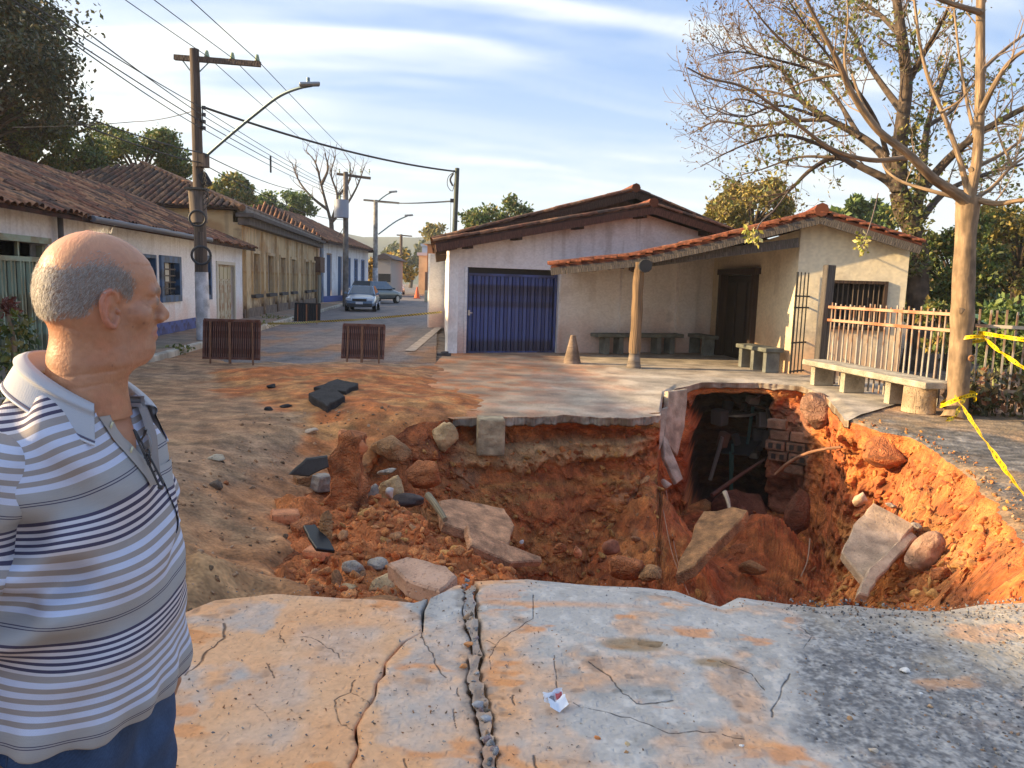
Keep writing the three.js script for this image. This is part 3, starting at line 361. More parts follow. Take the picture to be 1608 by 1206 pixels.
// barrel tiles
const tileGeos = [0, 1, 2].map(s => { const R = rng(s + 5); return grid(6, 1, (u, v) => { const th = u * Math.PI, r = lerp(.088, .072, v) * (1 + .06 * (R() - .5)); return [Math.cos(th) * r, Math.sin(th) * r * .85, (v - .5) * .46]; }, null, (u, v) => [u * .3, v * .46 + s * .37]); });
function roofTiles(g, quads, mts, single, o = {}) {
  g.updateMatrixWorld(true); const R = rng(o.seed ?? 77), list = []; const cw = o.cw ?? .195, ch = o.ch ?? .37;
  for (const [a, b, c, d] of quads) { // eave a -> b, ridge c over b, d over a
    const A = V(...a), B = V(...b), C = V(...c), D = V(...d), nu = Math.max(1, Math.round(A.distanceTo(B) / cw)), nv = Math.max(1, Math.round(A.distanceTo(D) / ch)), nu2 = Math.max(1, Math.round(D.distanceTo(C) / cw));
    const nrm = B.clone().sub(A).cross(D.clone().sub(A)).normalize(); if (nrm.y < 0) nrm.negate(); const straight = nu2 < nu * .8;
    for (let i = 0; i < nu; i++) for (let j = 0; j < nv; j++) { const u = (i + .5) / nu, v = (j + .45) / nv; const up = D.clone().lerp(C, .5).sub(A.clone().lerp(B, .5)).normalize(); let p;
      if (straight) { p = A.clone().lerp(B, u).addScaledVector(up, v * A.clone().lerp(B, .5).distanceTo(D.clone().lerp(C, .5))); const l = A.clone().lerp(D, v), r = B.clone().lerp(C, v), e = r.clone().sub(l), k = p.clone().sub(l).dot(e) / e.lengthSq(); if (k < 0 || k > 1) continue; } else p = A.clone().lerp(B, u).lerp(D.clone().lerp(C, u), v);
      const zax = up.clone(), yax = nrm.clone(), xax = yax.clone().cross(zax); yax.copy(zax.clone().cross(xax)); const mtx = new THREE.Matrix4().makeBasis(xax, yax, zax); mtx.multiply(new THREE.Matrix4().makeRotationFromEuler(new THREE.Euler((R() - .5) * .05 - .03, (R() - .5) * .07, (R() - .5) * .08))); p.addScaledVector(nrm, .03 + .012 * R() + (o.sag ? o.sag(u, v) : 0)); p.x += .012 * (R() - .5); mtx.setPosition(p);
      list.push({ mtx, d: p.clone().applyMatrix4(g.matrixWorld).distanceTo(camera.position) - (o.bias ? o.bias(p) : 0), k: Math.floor(R() * 3), m: Math.floor(R() * 5) }); } }
  list.sort((p, q) => p.d - q.d);
  list.slice(0, single).forEach(t => { const m = new THREE.Mesh(tileGeos[t.k], mts[t.m]); m.name = 'roof_tile'; m.applyMatrix4(t.mtx); m.castShadow = m.receiveShadow = true; g.add(m); });
  for (let k = 0; k < 5; k++) { const l = list.slice(single).filter(t => t.m === k); if (l.length) { const p = part(g, 'roof_tile', l.map(t => tileGeos[t.k].clone().applyMatrix4(t.mtx)), mts[k]); p.userData.kind = 'stuff'; } }
}
function roofDeck(quads, th = .06) { return quads.map(([a, b, c, d]) => { const g = new THREE.BufferGeometry(), pos = []; const top = [a, b, c, d].map(p => V(...p)), bot = top.map(p => p.clone().add(V(0, -th, 0))); const q = (p, r, s, t) => { for (const k of [p, r, s, p, s, t]) pos.push(k.x, k.y, k.z); }; q(...top); q(bot[3], bot[2], bot[1], bot[0]); for (let i = 0; i < 4; i++) { const j = (i + 1) % 4; q(top[i], bot[i], bot[j], top[j]); } g.setAttribute('position', new THREE.Float32BufferAttribute(pos, 3)); g.computeVertexNormals(); return boxUV(g); }); }
function windowPart(g, x0, y0, x1, y1, z, o = {}) { // frame, muntins, panes; z is the outer wall face
  const w = o.w ?? .08, fz = z - .05, d = .14; const fr = part(g, 'window', [bx(w, y1 - y0, d, [x0 + w / 2, (y0 + y1) / 2, fz + .04]), bx(w, y1 - y0, d, [x1 - w / 2, (y0 + y1) / 2, fz + .04]), bx(x1 - x0 - 2 * w, w, d, [(x0 + x1) / 2, y1 - w / 2, fz + .04]), bx(x1 - x0 - 2 * w, w, d, [(x0 + x1) / 2, y0 + w / 2, fz + .04])], o.frame ?? blueTrim);
  const c = o.cols ?? 2, r = o.rows ?? 4, X0 = x0 + w, X1 = x1 - w, Y0 = y0 + w, Y1 = y1 - w, b = .035;
  for (let i = 0; i < c; i++) for (let j = 0; j < r; j++) { const a0 = lerp(X0, X1, i / c), a1 = lerp(X0, X1, (i + 1) / c), b0 = lerp(Y0, Y1, j / r), b1 = lerp(Y0, Y1, (j + 1) / r); part(fr, 'pane', bx(a1 - a0 - b, b1 - b0 - b, .012, [(a0 + a1) / 2, (b0 + b1) / 2, fz - .03]), (o.pane && o.pane(i, j)) || glassDark); }
  for (let i = 1; i < c; i++) part(fr, 'muntin', bx(b, Y1 - Y0, .04, [lerp(X0, X1, i / c), (Y0 + Y1) / 2, fz - .02]), o.muntin ?? o.frame ?? blueTrim);
  for (let j = 1; j < r; j++) part(fr, 'muntin', bx(X1 - X0, b, .045, [(X0 + X1) / 2, lerp(Y0, Y1, j / r), fz - .02]), o.muntin ?? o.frame ?? blueTrim);
  if (o.sill) part(fr, 'sill', bx(x1 - x0 + .16, .07, .16, [(x0 + x1) / 2, y0 - .035, z + .03]), o.sillMat ?? o.frame ?? blueTrim); return fr;
}

{ // long white house on the left with the blue windows
  const g = frame('white_house', 'long low white house with blue framed windows and an old tiled roof', 'house', [-8.85, 20], [-.115, 1]);
  const L = -30, E = 7.45, W1 = rect(-3.0, .95, -1.45, 2.07), W2 = rect(-1.12, .92, .44, 2.08), W3 = rect(2.55, .9, 3.35, 2.2), D = rect(4.1, .14, 6.2, 1.97), GT = rect(-13.5, .05, -6.67, 2.09);
  wallPart(g, 'wall', rect(L, 0, E, 2.72), [W1, W2, W3, D, GT], .3, whiteBlue);
  part(g, 'wall', [bx(.3, 2.7, 7.6, [E - .15, 1.35, -4.1]), bx(.3, 2.7, 7.6, [L + .15, 1.35, -4.1]), bx(E - L, 2.7, .3, [(L + E) / 2, 1.35, -8])], whiteBlue);
  for (const x of [E - .15, L + .15]) part(g, 'gable', place(extrude([[-8, 2.68], [0, 2.68], [-4, 4.2]], .3), [x - .15, 0, 0], [0, -Math.PI / 2, 0]).translate(.3, 0, 0), whiteBlue);
  part(g, 'plinth', bx(8.2, .3, .03, [-1.9, .27, .015]), mat([.10, .13, .34], { map: T.rust }), 'faded blue painted band along the foot of the wall');
  windowPart(g, -3.0, .95, -1.45, 2.07, 0, { cols: 3, rows: 4 }); windowPart(g, -1.12, .92, .44, 2.08, 0, { cols: 3, rows: 5, w: .17, muntin: mat([.12, .10, .08]), pane: (i, j) => j > 1 && i < 2 ? glassPale : glassDark }); windowPart(g, 2.55, .9, 3.35, 2.2, 0, { cols: 2, rows: 4, w: .14 });
  const dm = mat([.56, .50, .36], { r: .6, map: T.rust }); const door = part(g, 'door', bx(1.96, 1.83, .06, [5.15, 1.05, -.12]), dm); for (let k = 0; k < 4; k++) part(door, 'door_panel', bx(.40, 1.2, .03, [4.42 + k * .49, .85, -.08]), dm); for (let k = 0; k < 4; k++) part(door, 'door_panel', bx(.40, .38, .03, [4.42 + k * .49, 1.7, -.08]), mat([.50, .43, .26], { r: .4 }));
  part(g, 'door_frame', [bx(.1, 1.95, .1, [4.05, 1.0, 0]), bx(.1, 1.95, .1, [6.25, 1.0, 0]), bx(2.3, .1, .1, [5.15, 2.02, 0])], mat([.62, .58, .48]));
  // the sage green gate
  const gm = mat([.31, .40, .30], { r: .55, map: T.rust, rx: .6 }), gate = part(g, 'gate', [bx(6.8, .08, .08, [-10.08, 1.81, -.1]), bx(6.8, .1, .1, [-10.08, 2.13, .02]), bx(.1, 2.0, .1, [-6.72, 1.05, -.1]), bx(.07, 2.0, .09, [-8.4, 1.05, -.07])], gm);
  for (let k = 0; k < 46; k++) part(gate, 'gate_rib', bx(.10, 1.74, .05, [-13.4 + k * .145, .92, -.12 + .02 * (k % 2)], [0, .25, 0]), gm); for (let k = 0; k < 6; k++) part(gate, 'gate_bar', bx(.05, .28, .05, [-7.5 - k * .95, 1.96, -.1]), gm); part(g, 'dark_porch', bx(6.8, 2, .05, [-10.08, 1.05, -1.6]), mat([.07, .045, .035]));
  const ev = 2.70, ov = .45, q = [[[L, ev - ov * .41 + .06, ov], [E + .1, ev - ov * .41 + .06, ov], [E + .1, 4.36, -4], [L, 4.36, -4]], [[E + .1, 2.6, -8.4], [L, 2.6, -8.4], [L, 4.36, -4], [E + .1, 4.36, -4]]];
  part(g, 'roof', roofDeck(q, .07), deckDark); const wav = (u, v) => .05 * Math.sin(u * 37) * Math.sin(v * 3) + .03 * Math.sin(u * 91);
  roofTiles(g, [[[-11, q[0][0][1], ov], q[0][1], q[0][2], [-11, 4.36, -4]]], tileMats, 300, { seed: 3, sag: wav, bias: p => 3 * (p.y - 2.7) }); roofTiles(g, [[[-30, q[0][0][1], ov], [-11, q[0][0][1], ov], [-11, 4.36, -4], [-30, 4.36, -4]]], tileMats, 0, { seed: 4 });
  part(g, 'ridge_cap', Array.from({ length: 60 }, (_, k) => place(tileGeos[k % 3].clone(), [-12 + k * .33, 4.40, -4], [0, Math.PI / 2, .05], [1.3, 1.3, 1])), tileMats[1]);
  part(g, 'fascia', beam(V(-6.4, 2.60, .43), V(E, 2.60, .43), .05, .14), woodDark); part(g, 'soffit', bx(E - L, .04, .42, [(L + E) / 2, 2.62, .22]), woodDark);
  part(g, 'gutter_pipe', sweep([V(-6.1, 2.58, .52), V(1.6, 2.60, .52)], .06, 8), mat([.13, .13, .145], { r: .5 })); part(g, 'downpipe', bar(V(-6.40, 2.6, .1), V(-6.38, .2, .1), .05), mat([.12, .12, .13]));
}
{ // ochre house with the dark cornice
  const g = frame('ochre_house', 'old stained ochre house with tall shuttered windows and a dark weathered cornice', 'house', [-8.85, 20], [-.115, 1]);
  const X0 = 7.5, X1 = 26.4, wins = [[8.97, 10.07], [11.6, 12.9], [14.35, 15.55], [17.2, 18.3], [21.5, 22.8], [23.8, 24.9]];
  wallPart(g, 'wall', rect(X0, 0, X1, 3.5), wins.map(w => rect(w[0], .95, w[1], 2.5)), .3, ochreWall);
  part(g, 'wall', [bx(.3, 3.9, 9.4, [X0 + .15, 1.95, -5]), bx(.3, 3.9, 9.4, [X1 - .15, 1.95, -5]), bx(X1 - X0, 3.9, .3, [(X0 + X1) / 2, 1.95, -9.9])], ochreWall);
  const co = mat([.15, .12, .105], { map: T.conc, bump: T.concB, bs: .03 }); part(g, 'cornice', [bx(X1 - X0 + .5, .26, .40, [(X0 + X1) / 2, 3.54, .12]), bx(X1 - X0 + .7, .14, .60, [(X0 + X1) / 2, 3.74, .18])], co); part(g, 'parapet', bx(X1 - X0 + .4, .26, .3, [(X0 + X1) / 2, 3.94, .05]), mat([.30, .265, .235], { map: T.conc, bump: T.concB, bs: .03 }));
  const sh = mat([.33, .31, .30], { map: T.wood, rx: 3, ry: .5 });
  for (const [a, b] of wins) { const f = part(g, 'window', [bx(.1, 1.55, .2, [a - .02, 1.72, -.02]), bx(.1, 1.55, .2, [b + .02, 1.72, -.02]), bx(b - a + .24, .12, .22, [(a + b) / 2, 2.54, -.01])], ochreWall); for (const k of [0, 1]) part(f, 'shutter', bx((b - a) / 2 - .06, 1.48, .05, [lerp(a, b, .27 + .46 * k), 1.72, -.16]), sh); part(f, 'sill', bx(b - a + .3, .13, .22, [(a + b) / 2, .88, .06]), stain); }
  for (const x of [X0 + .3, 10.8, 13.6, 16.4, 19.0, 20.6, X1 - .3]) part(g, 'pilaster', bx(.34, 3.3, .12, [x, 1.7, .05]), ochreWall); part(g, 'plinth', bx(X1 - X0, .45, .08, [(X0 + X1) / 2, .22, .03]), mat([.26, .19, .145], { map: T.conc }));
  const e = 3.98, h = 6.0, q = [[[X0 - .3, e, .1], [X1 + .3, e, .1], [X1 - 5, h, -5], [X0 + 5, h, -5]], [[X0 - .3, e, -10.2], [X0 - .3, e, .1], [X0 + 5, h, -5], [X0 + 5, h - .001, -5.01]], [[X1 + .3, e, .1], [X1 + .3, e, -10.2], [X1 - 5, h, -5.01], [X1 - 5, h, -5]], [[X1 + .3, e, -10.2], [X0 - .3, e, -10.2], [X0 + 5, h, -5], [X1 - 5, h, -5]]];
  part(g, 'roof', roofDeck(q, .08), deckDark); roofTiles(g, q.slice(0, 2), tileMats, 300, { seed: 8, cw: .24, ch: .42 }); part(g, 'ridge_cap', [sweep([V(...q[0][3]), V(...q[0][2])], .14, 6), sweep([V(...q[0][0]), V(...q[0][3])], .13, 6), sweep([V(...q[0][1]), V(...q[0][2])], .13, 6)], tileMats[3]);
}
{ // white house with blue doors beyond it
  const g = frame('white_house', 'distant white house with tall blue doors just past the ochre house', 'house', [-11.95, 47.2], [.02, 1]); const X1 = 14;
  wallPart(g, 'wall', rect(0, 0, X1, 4.0), [rect(1.6, 0, 2.8, 3.2), rect(4.4, .2, 5.6, 3.1), rect(6.8, 1, 7.8, 3.1), rect(9.1, 1, 10.1, 3.1), rect(11.4, 1, 12.4, 3.1)], .3, whiteBlue); part(g, 'wall', [bx(.3, 4, 8, [.15, 2, -4.3]), bx(.3, 4, 8, [X1 - .15, 2, -4.3])], whiteBlue);
  part(g, 'door', bx(1.1, 3.1, .08, [2.2, 1.56, -.12]), mat([.03, .07, .16])); part(g, 'door', bx(1.1, 2.9, .08, [5, 1.65, -.12]), mat([.03, .08, .17])); part(g, 'corner_post', bx(.5, 4, .08, [.3, 2, .04]), blueTrim); part(g, 'plinth', bx(X1, .5, .06, [X1 / 2, .25, .03]), mat([.08, .11, .3]));
  for (const a of [6.8, 9.1, 11.4]) windowPart(g, a, 1, a + 1, 3.1, 0, { cols: 2, rows: 3, frame: mat([.2, .27, .42]) });
  const q = [[[-.4, 3.85, .6], [X1 + .6, 3.85, .6], [X1 - 4, 5.9, -4], [2, 6.2, -4]], [[-.4, 3.85, -8.6], [-.4, 3.85, .6], [2, 6.2, -4], [2, 6.2, -4.01]], [[X1 + .6, 3.85, .6], [X1 + .6, 3.85, -8.6], [X1 - 4, 5.9, -4.01], [X1 - 4, 5.9, -4]], [[X1 + .6, 3.85, -8.6], [-.4, 3.85, -8.6], [2, 6.2, -4], [X1 - 4, 5.9, -4]]]; part(g, 'roof', roofDeck(q, .12), deckDark); roofTiles(g, q.slice(0, 2), tileMats, 120, { seed: 12, cw: .3, ch: .5 });
  const w = frame('garden_wall', 'low brown garden wall and gate between the ochre house and the distant white house', 'wall', [-11.95, 46.2], [-.1, 1]); part(w, 'wall', bx(1.6, 2.1, .25, [-.3, 1.05, .1]), mat([.33, .25, .17], { map: T.oldWall, rx: .3 })); part(w, 'canopy', bx(1.8, .9, .5, [-.3, 2.4, .2]), mat([.16, .09, .06], { map: T.rust })); part(w, 'gate', bx(.9, 1.7, .05, [-.2, .95, .25]), mat([.22, .2, .15]));
}
{ // garage building with the blue door
  const g = frame('garage_building', 'white rendered garage building with a blue sheet metal door and low tiled gable', 'building', [-1.5, 17.45], [1, .38]); const W = 9.6, ap = 4.9, top = x => 2.42 + .21 * (ap - Math.abs(x - ap));
  wallPart(g, 'wall', [[0, 0], [.42, 0], [.42, 1.99], [2.72, 1.99], [2.72, 0], [W, 0], [W, top(W)], [ap, top(ap)], [0, top(0)]], [], .22, white);
  // side wall along the street, in this building's own axes
  const wd = [-.1, 1], l = Math.hypot(1, .38), ax = [1 / l, .38 / l], back = s => { const X = wd[0] * s, Z = wd[1] * s; return [X * ax[0] + Z * ax[1], -(Z * ax[0] - X * ax[1])]; }; const B = back(10);
  wallPart(g, 'side_wall', rect(0, 0, 10.05, 2.42), [], .22, white, B, [0, -.001]); part(g, 'back_wall', bx(W, 2.6, .2, [W / 2 + 2, 1.3, B[1] + .1]), white);
  part(g, 'pilaster', bx(.30, 2.3, .10, [4.52, 1.15, .05]), white); part(g, 'pilaster', bx(.55, 2.6, .14, [6.25, 1.3, .07]), white); for (const x of [.40, 2.75]) part(g, 'door_jamb', bx(.06, 1.99, .04, [x, 1.0, .02]), whiteBlue);
  const dr = part(g, 'garage_door', [bx(.06, 1.97, .08, [.46, .99, -.1]), bx(.06, 1.97, .08, [2.68, .99, -.1]), bx(2.2, .06, .08, [1.57, 1.83, -.1]), bx(2.2, .05, .08, [1.57, .03, -.1])], darkBlue);
  const n = 22; for (let k = 0; k < n; k++) { const x = lerp(.51, 2.63, (k + .5) / n); part(dr, 'door_slat', place(boxUV(new THREE.BoxGeometry(2.12 / n * .8, 1.78, .035)), [x, .94, -.12 + .008 * (k % 3)], [0, k % 2 ? .28 : -.18, 0]), darkBlue); } part(dr, 'dark_gap', bx(2.3, .16, .02, [1.57, 1.92, -.15]), black); part(dr, 'handle', [bx(.05, .12, .03, [.50, .95, -.03]), bx(.10, .025, .03, [.53, .95, -.02])], mat([.4, .4, .4], { m: .8, r: .35 }));
  part(g, 'inside', bx(W - .4, 2.2, .05, [W / 2, 1.1, -.6]), black);
  const sk = (x, z) => x - .27 * (z - .5); const mk = (z0, z1, h, sl, le, re, nm, seed, single, bar) => { const H = x => h - sl * Math.abs(x - ap); const q = [[[sk(le, z1), H(le), z1], [sk(le, z0), H(le), z0], [sk(ap, z0), h, z0], [sk(ap, z1), h, z1]], [[sk(re, z0), H(re), z0], [sk(re, z1), H(re), z1], [sk(ap, z1), h, z1], [sk(ap, z0), h, z0]]]; part(g, nm, roofDeck(q, .05), deckDark); roofTiles(g, [[q[0][0], q[0][1], q[0][2], q[0][3]], q[1]], tileMats, single, { seed }); part(g, 'barge_board', [beam(V(sk(le, z0), H(le) - .12, z0), V(sk(ap, z0), h - .12, z0), .05, .16), beam(V(sk(ap, z0), h - .12, z0), V(sk(re, z0), H(re) - .12, z0), .05, .16)], bar); part(g, 'ridge_cap', sweep([V(sk(ap, z0), h + .07, z0 + .02), V(sk(ap, z1), h + .07, z1)], .12, 8), tileOrange[4]); };
  mk(.5, -3, 3.60, .21, -.45, 10.1, 'roof', 21, 200, woodRed); mk(-1.2, -9.4, 4.15, .285, -.5, 10.3, 'rear_roof', 22, 0, woodDark);
  part(g, 'wall', extrude([[.2, 2.3], [9.6, 2.3], [9.6, 2.72], [ap, 4.0], [.2, 2.72]], .2).translate(0, 0, -1.7), mat([.16, .09, .07], { map: T.wood, rx: .5 }), 'dark boarded gable of the rear roof');
  for (const x of [.35, 1.51, 3.04, 4.7, 6.6]) part(g, 'purlin', bx(.12, .13, .75, [x, 3.60 - .21 * Math.abs(x - ap) - .19, .1]), woodDark); for (let k = 0; k < 12; k++) part(g, 'rafter', bx(.5, .09, .06, [sk(-.22, .3 - k * .75), 2.36, .3 - k * .75], [0, 0, .2]), woodDark);
  const st = solo('broken_post', mergeBase([bx(.30, .05, .22, [0, .03, 0]), place(rockGeo(.11, 14, 1.2, .5, 1), [.02, .06, .03])]), mat([.07, .06, .06]), 'small dark lump of metal at the foot of the garage corner', 'debris'); st.position.copy(gnd(697, 560)).add(V(0, .02, 0));
}
function mergeBase(l) { return merge(l); }
let houseG;
{ // cream house with the porch
  const g = houseG = frame('cream_house', 'cream house with an orange tiled roof that sweeps down over an open porch', 'house', [5.55, 15.2], [1, -.2]); const W = 2.0, ap = .28, top = x => x > ap ? 3.02 - .30 * (x - ap) : 3.02 - .24 * (ap - x), dw = [-1.42, -4.81];
  wallPart(g, 'wall', [[0, 0], [W, 0], [W, top(W)], [ap, top(ap)], [0, top(0)]], [rect(.55, .95, 1.66, 1.90)], .2, cream); const DL = Math.hypot(...dw);
  wallPart(g, 'porch_wall', [[0, 0], [DL - 4.02, 0], [DL - 4.02, 2.05], [DL - 1.9, 2.05], [DL - 1.9, 0], [DL, 0], [DL, 2.86], [0, 2.5]], [], .2, cream, dw, [0, -.001]);
  part(g, 'side_wall', bx(.2, 2.4, 6, [W - .1, 1.2, -3.1]), cream); part(g, 'back_wall', bx(3.2, 2.5, .2, [.5, 1.25, -6.2]), cream);
  const u = [dw[0] / DL, dw[1] / DL], on = (s, y, o = 0) => [u[0] * s + u[1] * o, y, u[1] * s - u[0] * o]; const ang = Math.atan2(dw[1], -dw[0]) ; const ra = Math.atan2(-(0 - dw[1]), 0 - dw[0]);
  const door = part(g, 'door', bx(2.0, 2.0, .06, on(2.95, 1.0, -.12), [0, ra, 0]), mat([.022, .013, .011], { map: T.wood, rx: 2, ry: .5, r: .6 })); for (const s of [2.3, 2.95, 3.6]) part(door, 'door_panel', bx(.5, 1.7, .03, on(s, .98, -.075), [0, ra, 0]), mat([.028, .017, .013], { r: .55 }));
  part(g, 'door_frame', [bx(.14, 2.05, .2, on(1.93, 1.02, .02), [0, ra, 0]), bx(.14, 2.05, .2, on(3.99, 1.02, .02), [0, ra, 0]), bx(2.35, .14, .22, on(2.95, 2.08, .03), [0, ra, 0])], woodDark);
  const wf = part(g, 'window', [bx(.06, .95, .16, [.58, 1.425, -.02]), bx(.06, .95, .16, [1.63, 1.425, -.02]), bx(1.0, .06, .16, [1.105, 1.87, -.02]), bx(1.0, .06, .16, [1.105, .98, -.02])], woodDark); for (let k = 0; k < 10; k++) part(wf, 'window_bar', bar(V(.68 + k * .094, 1.0, -.03), V(.68 + k * .094, 1.86, -.03), .011, 6), mat([.10, .07, .05], { r: .6 })); part(wf, 'shutter', bx(1.0, .84, .04, [1.105, 1.425, -.14]), mat([.028, .022, .02], { map: T.wood, rx: 2 }));
  // sweeping roof: profile across the front
  const zf = .38, zb = -5.2, pr = [[2.08, 2.61], [ap, 3.14], [-1.6, 2.62], [-3.2, 2.24], [-4.85, 2.03]], Q = [];
  Q.push([[pr[0][0], pr[0][1], zf], [pr[0][0], pr[0][1], zb], [ap, pr[1][1], zb], [ap, pr[1][1], zf]]); const bk = x => zb + .42 * (ap - x) * .75;
  for (let k = 4; k > 1; k--) Q.push([[pr[k][0], pr[k][1], bk(pr[k][0])], [pr[k][0], pr[k][1], zf], [pr[k - 1][0], pr[k - 1][1], zf], [pr[k - 1][0], pr[k - 1][1], bk(pr[k - 1][0])]]);
  part(g, 'roof', roofDeck(Q, .045), mat('#6e3a26', { map: T.tile })); roofTiles(g, Q, tileOrange, 300, { seed: 31, bias: p => p.z > -.2 ? 20 : 0 });
  part(g, 'ridge_cap', sweep([V(ap, 3.20, zf + .05), V(ap, 3.20, zb)], [.13, .13], 8), tileOrange[2]);
  const bl = []; for (let k = 0; k < 4; k++) bl.push(beam(V(pr[k][0], pr[k][1] - .12, zf - .03), V(pr[k + 1][0], pr[k + 1][1] - .12, zf - .03), .06, .15)); part(g, 'barge_board', bl, greyWood); part(g, 'barge_tile', Array.from({ length: 30 }, (_, k) => { const x = lerp(2.0, -4.8, k / 29), i = pr.findIndex((p, j) => j < 4 && x <= p[0] && x >= pr[j + 1][0]), y = lerp(pr[i][1], pr[i + 1][1], (pr[i][0] - x) / (pr[i][0] - pr[i + 1][0])); const sl = (pr[i][1] - pr[i + 1][1]) / (pr[i][0] - pr[i + 1][0]); return place(tileGeos[k % 3].clone(), [x, y + .03, zf + .01], [0, Math.PI / 2, 0], [.55, .6, .45]).applyMatrix4(new THREE.Matrix4().makeTranslation(0, 0, 0)); }), tileOrange[1]);
  part(g, 'beam', [beam(V(-3.25, 2.10, .1), V(-.05, 2.60, .1), .14, .18)], greyWood); for (let k = 0; k < 14; k++) { const x = -.4 - k * .32, i = x > -1.6 ? 1 : x > -3.2 ? 2 : 3, y = lerp(pr[i][1], pr[i + 1][1], (pr[i][0] - x) / (pr[i][0] - pr[i + 1][0])); part(g, 'rafter', beam(V(x, y - .07, bk(x)), V(x, y - .07, zf - .06), .06, .07), woodDark); } part(g, 'plate', bx(.16, .16, 4.2, [-3.2, 2.06, -1.8]), woodDark);
}
{ // porch post on its stub, and the concrete cone beside it
  const b = gnd(995, 579), p = thing('porch_post', 'worn round timber porch post standing on a tapered concrete stub', 'post', [b.x, .02, b.z]); part(p, 'stub', place(boxUV(new THREE.CylinderGeometry(.13, .20, .36, 4, 1)), [0, .18, 0], [0, .6, 0]), mat([.26, .21, .165], { map: T.conc, bump: T.concB, bs: .03 })); part(p, 'shaft', sweep(curve([V(0, .3, 0), V(.01, 1, 0), V(.0, 1.6, .01), V(.02, 2.12, 0)], 14), t => .118 - .012 * t + .006 * Math.sin(t * 19), 14), mat([.37, .255, .15], { map: T.wood, rx: 2, ry: .6, bump: T.woodB, bs: .02 })); part(p, 'bracket', place(new THREE.CylinderGeometry(.13, .13, .22, 12), [.1, 2.05, .12], [Math.PI / 2, 0, 0]), mat([.03, .03, .032]));
  const c = gnd(898, 572), q = solo('concrete_cone', boxUV(new THREE.CylinderGeometry(.055, .20, .60, 5, 4).translate(0, .30, 0)), mat([.27, .195, .145], { map: T.conc, bump: T.concB, bs: .04 }), 'short rough concrete cone bollard in front of the garage wall', 'bollard'); q.position.set(c.x, .01, c.z); q.rotation.y = .5;
}
// concrete benches
const benchM = mat([.20, .215, .20], { map: T.conc, bump: T.concB, bs: .015 }), benchTopM = mat([.17, .185, .165], { map: T.conc, bump: T.concB, bs: .015 });
function bench(a, b, depth, h, legs, label, group, mt = benchM, mtop = benchTopM, th = .09) { const A = V(a[0], 0, -a[1]), B = V(b[0], 0, -b[1]), L = A.distanceTo(B), t = thing('concrete_bench', label, 'bench', [A.x, .02, A.z], Math.atan2(-(B.z - A.z), B.x - A.x), group); part(t, 'seat', bx(L, th, depth, [L / 2, h - th / 2, 0], [0, 0, 0], .02), mtop); for (const f of legs) part(t, 'leg', bx(.13, h - th - .002, depth * .72, [L * f, (h - th) / 2, 0], [0, 0, 0], .01), mt); return t; }
const fx = t => [-1.5 + t * .9348, 17.45 + t * .3552];
bench([fx(3.55)[0] + .12, fx(3.55)[1] - .32], [fx(5.95)[0] + .12, fx(5.95)[1] - .32], .42, .50, [.12, .28, .72, .88], 'long grey concrete bench against the white wall behind the porch post', 'grey benches under the porch');
bench([4.62, 19.75], [4.86, 18.75], .40, .50, [.1, .85], 'short grey concrete bench in the porch corner left of the brown door', 'grey benches under the porch');
bench([4.98, 16.45], [5.24, 15.25], .42, .50, [.10, .5, .9], 'grey concrete bench right of the brown door, near the house corner', 'grey benches under the porch');
const rawM = mat([.44, .39, .30], { map: T.conc, bump: T.concB, bs: .025 });
bench([5.46, 13.75], [5.98, 10.55], .52, .44, [.08, .36, .72], 'long pale concrete bench along the railings, ending beside the round stump', undefined, rawM, mat([.46, .42, .34], { map: T.conc, bump: T.concB, bs: .025 }), .10);
{ const p = gnd(1444, 648), s = solo('concrete_stump', merge([boxUV(new THREE.CylinderGeometry(.215, .225, .36, 20, 3).translate(0, .18, 0))]), mat([.46, .34, .22], { map: T.conc, bump: T.concB, bs: .04 }), 'squat round sandstone coloured stump under the end of the long bench', 'stump'); s.position.set(p.x + .02, .0, p.z - .08); }
// wooden post, iron gate, railings
{ const p = solo('timber_post', bx(.17, 2.15, .15, [0, 1.07, 0], [0, 0, 0], .015), greyWood, 'weathered grey square timber post where the railings start', 'post'); p.position.set(5.58, 0, -13.85); p.rotation.set(0, .2, -.02);
  const g = thing('iron_gate', 'narrow black iron gate of thin upright bars beside the timber post', 'gate', [5.36, .05, -14.75], .0); g.rotation.y = -1.2; for (let k = 0; k < 6; k++) part(g, 'bar', bar(V(k * .15 + .05, .02, 0), V(k * .15 + .05, 1.98, 0), k === 0 ? .022 : .013, 6), ironBlack); for (const y of [.06, .62, 1.30, 1.52]) part(g, 'cross_bar', bx(.82, .03, .02, [.42, y, 0]), ironBlack); g.rotation.y = .75; }
function railing(a, b, h, n, rails, label, mb, mr, lean = .02, seed = 1) { const A = V(a[0], 0, -a[1]), B = V(b[0], 0, -b[1]), L = A.distanceTo(B), g = thing('railing', label, 'railing', [A.x, 0, A.z], Math.atan2(-(B.z - A.z), B.x - A.x)), R = rng(seed); for (let k = 0; k < n; k++) { const x = L * (k + .5) / n, l = (R() - .5) * lean, t = h * (1 + .03 * (R() - .5)); part(g, 'bar', place(boxUV(new THREE.BoxGeometry(.024, t, .020)), [x + l * .5, t / 2 + .05, (R() - .5) * .02], [0, R() * .4, -l]), mb[k % mb.length]); } for (const y of rails) part(g, 'rail', bx(L, .045, .03, [L / 2, y, .03]), mr); return g; }
const barM = [mat([.38, .34, .29], { map: T.rust, rx: .4 }), mat([.43, .38, .32], { map: T.rust, rx: .5 }), mat([.34, .27, .22], { map: T.rust })], railM = mat([.55, .31, .20], { map: T.rust, rx: .5 });
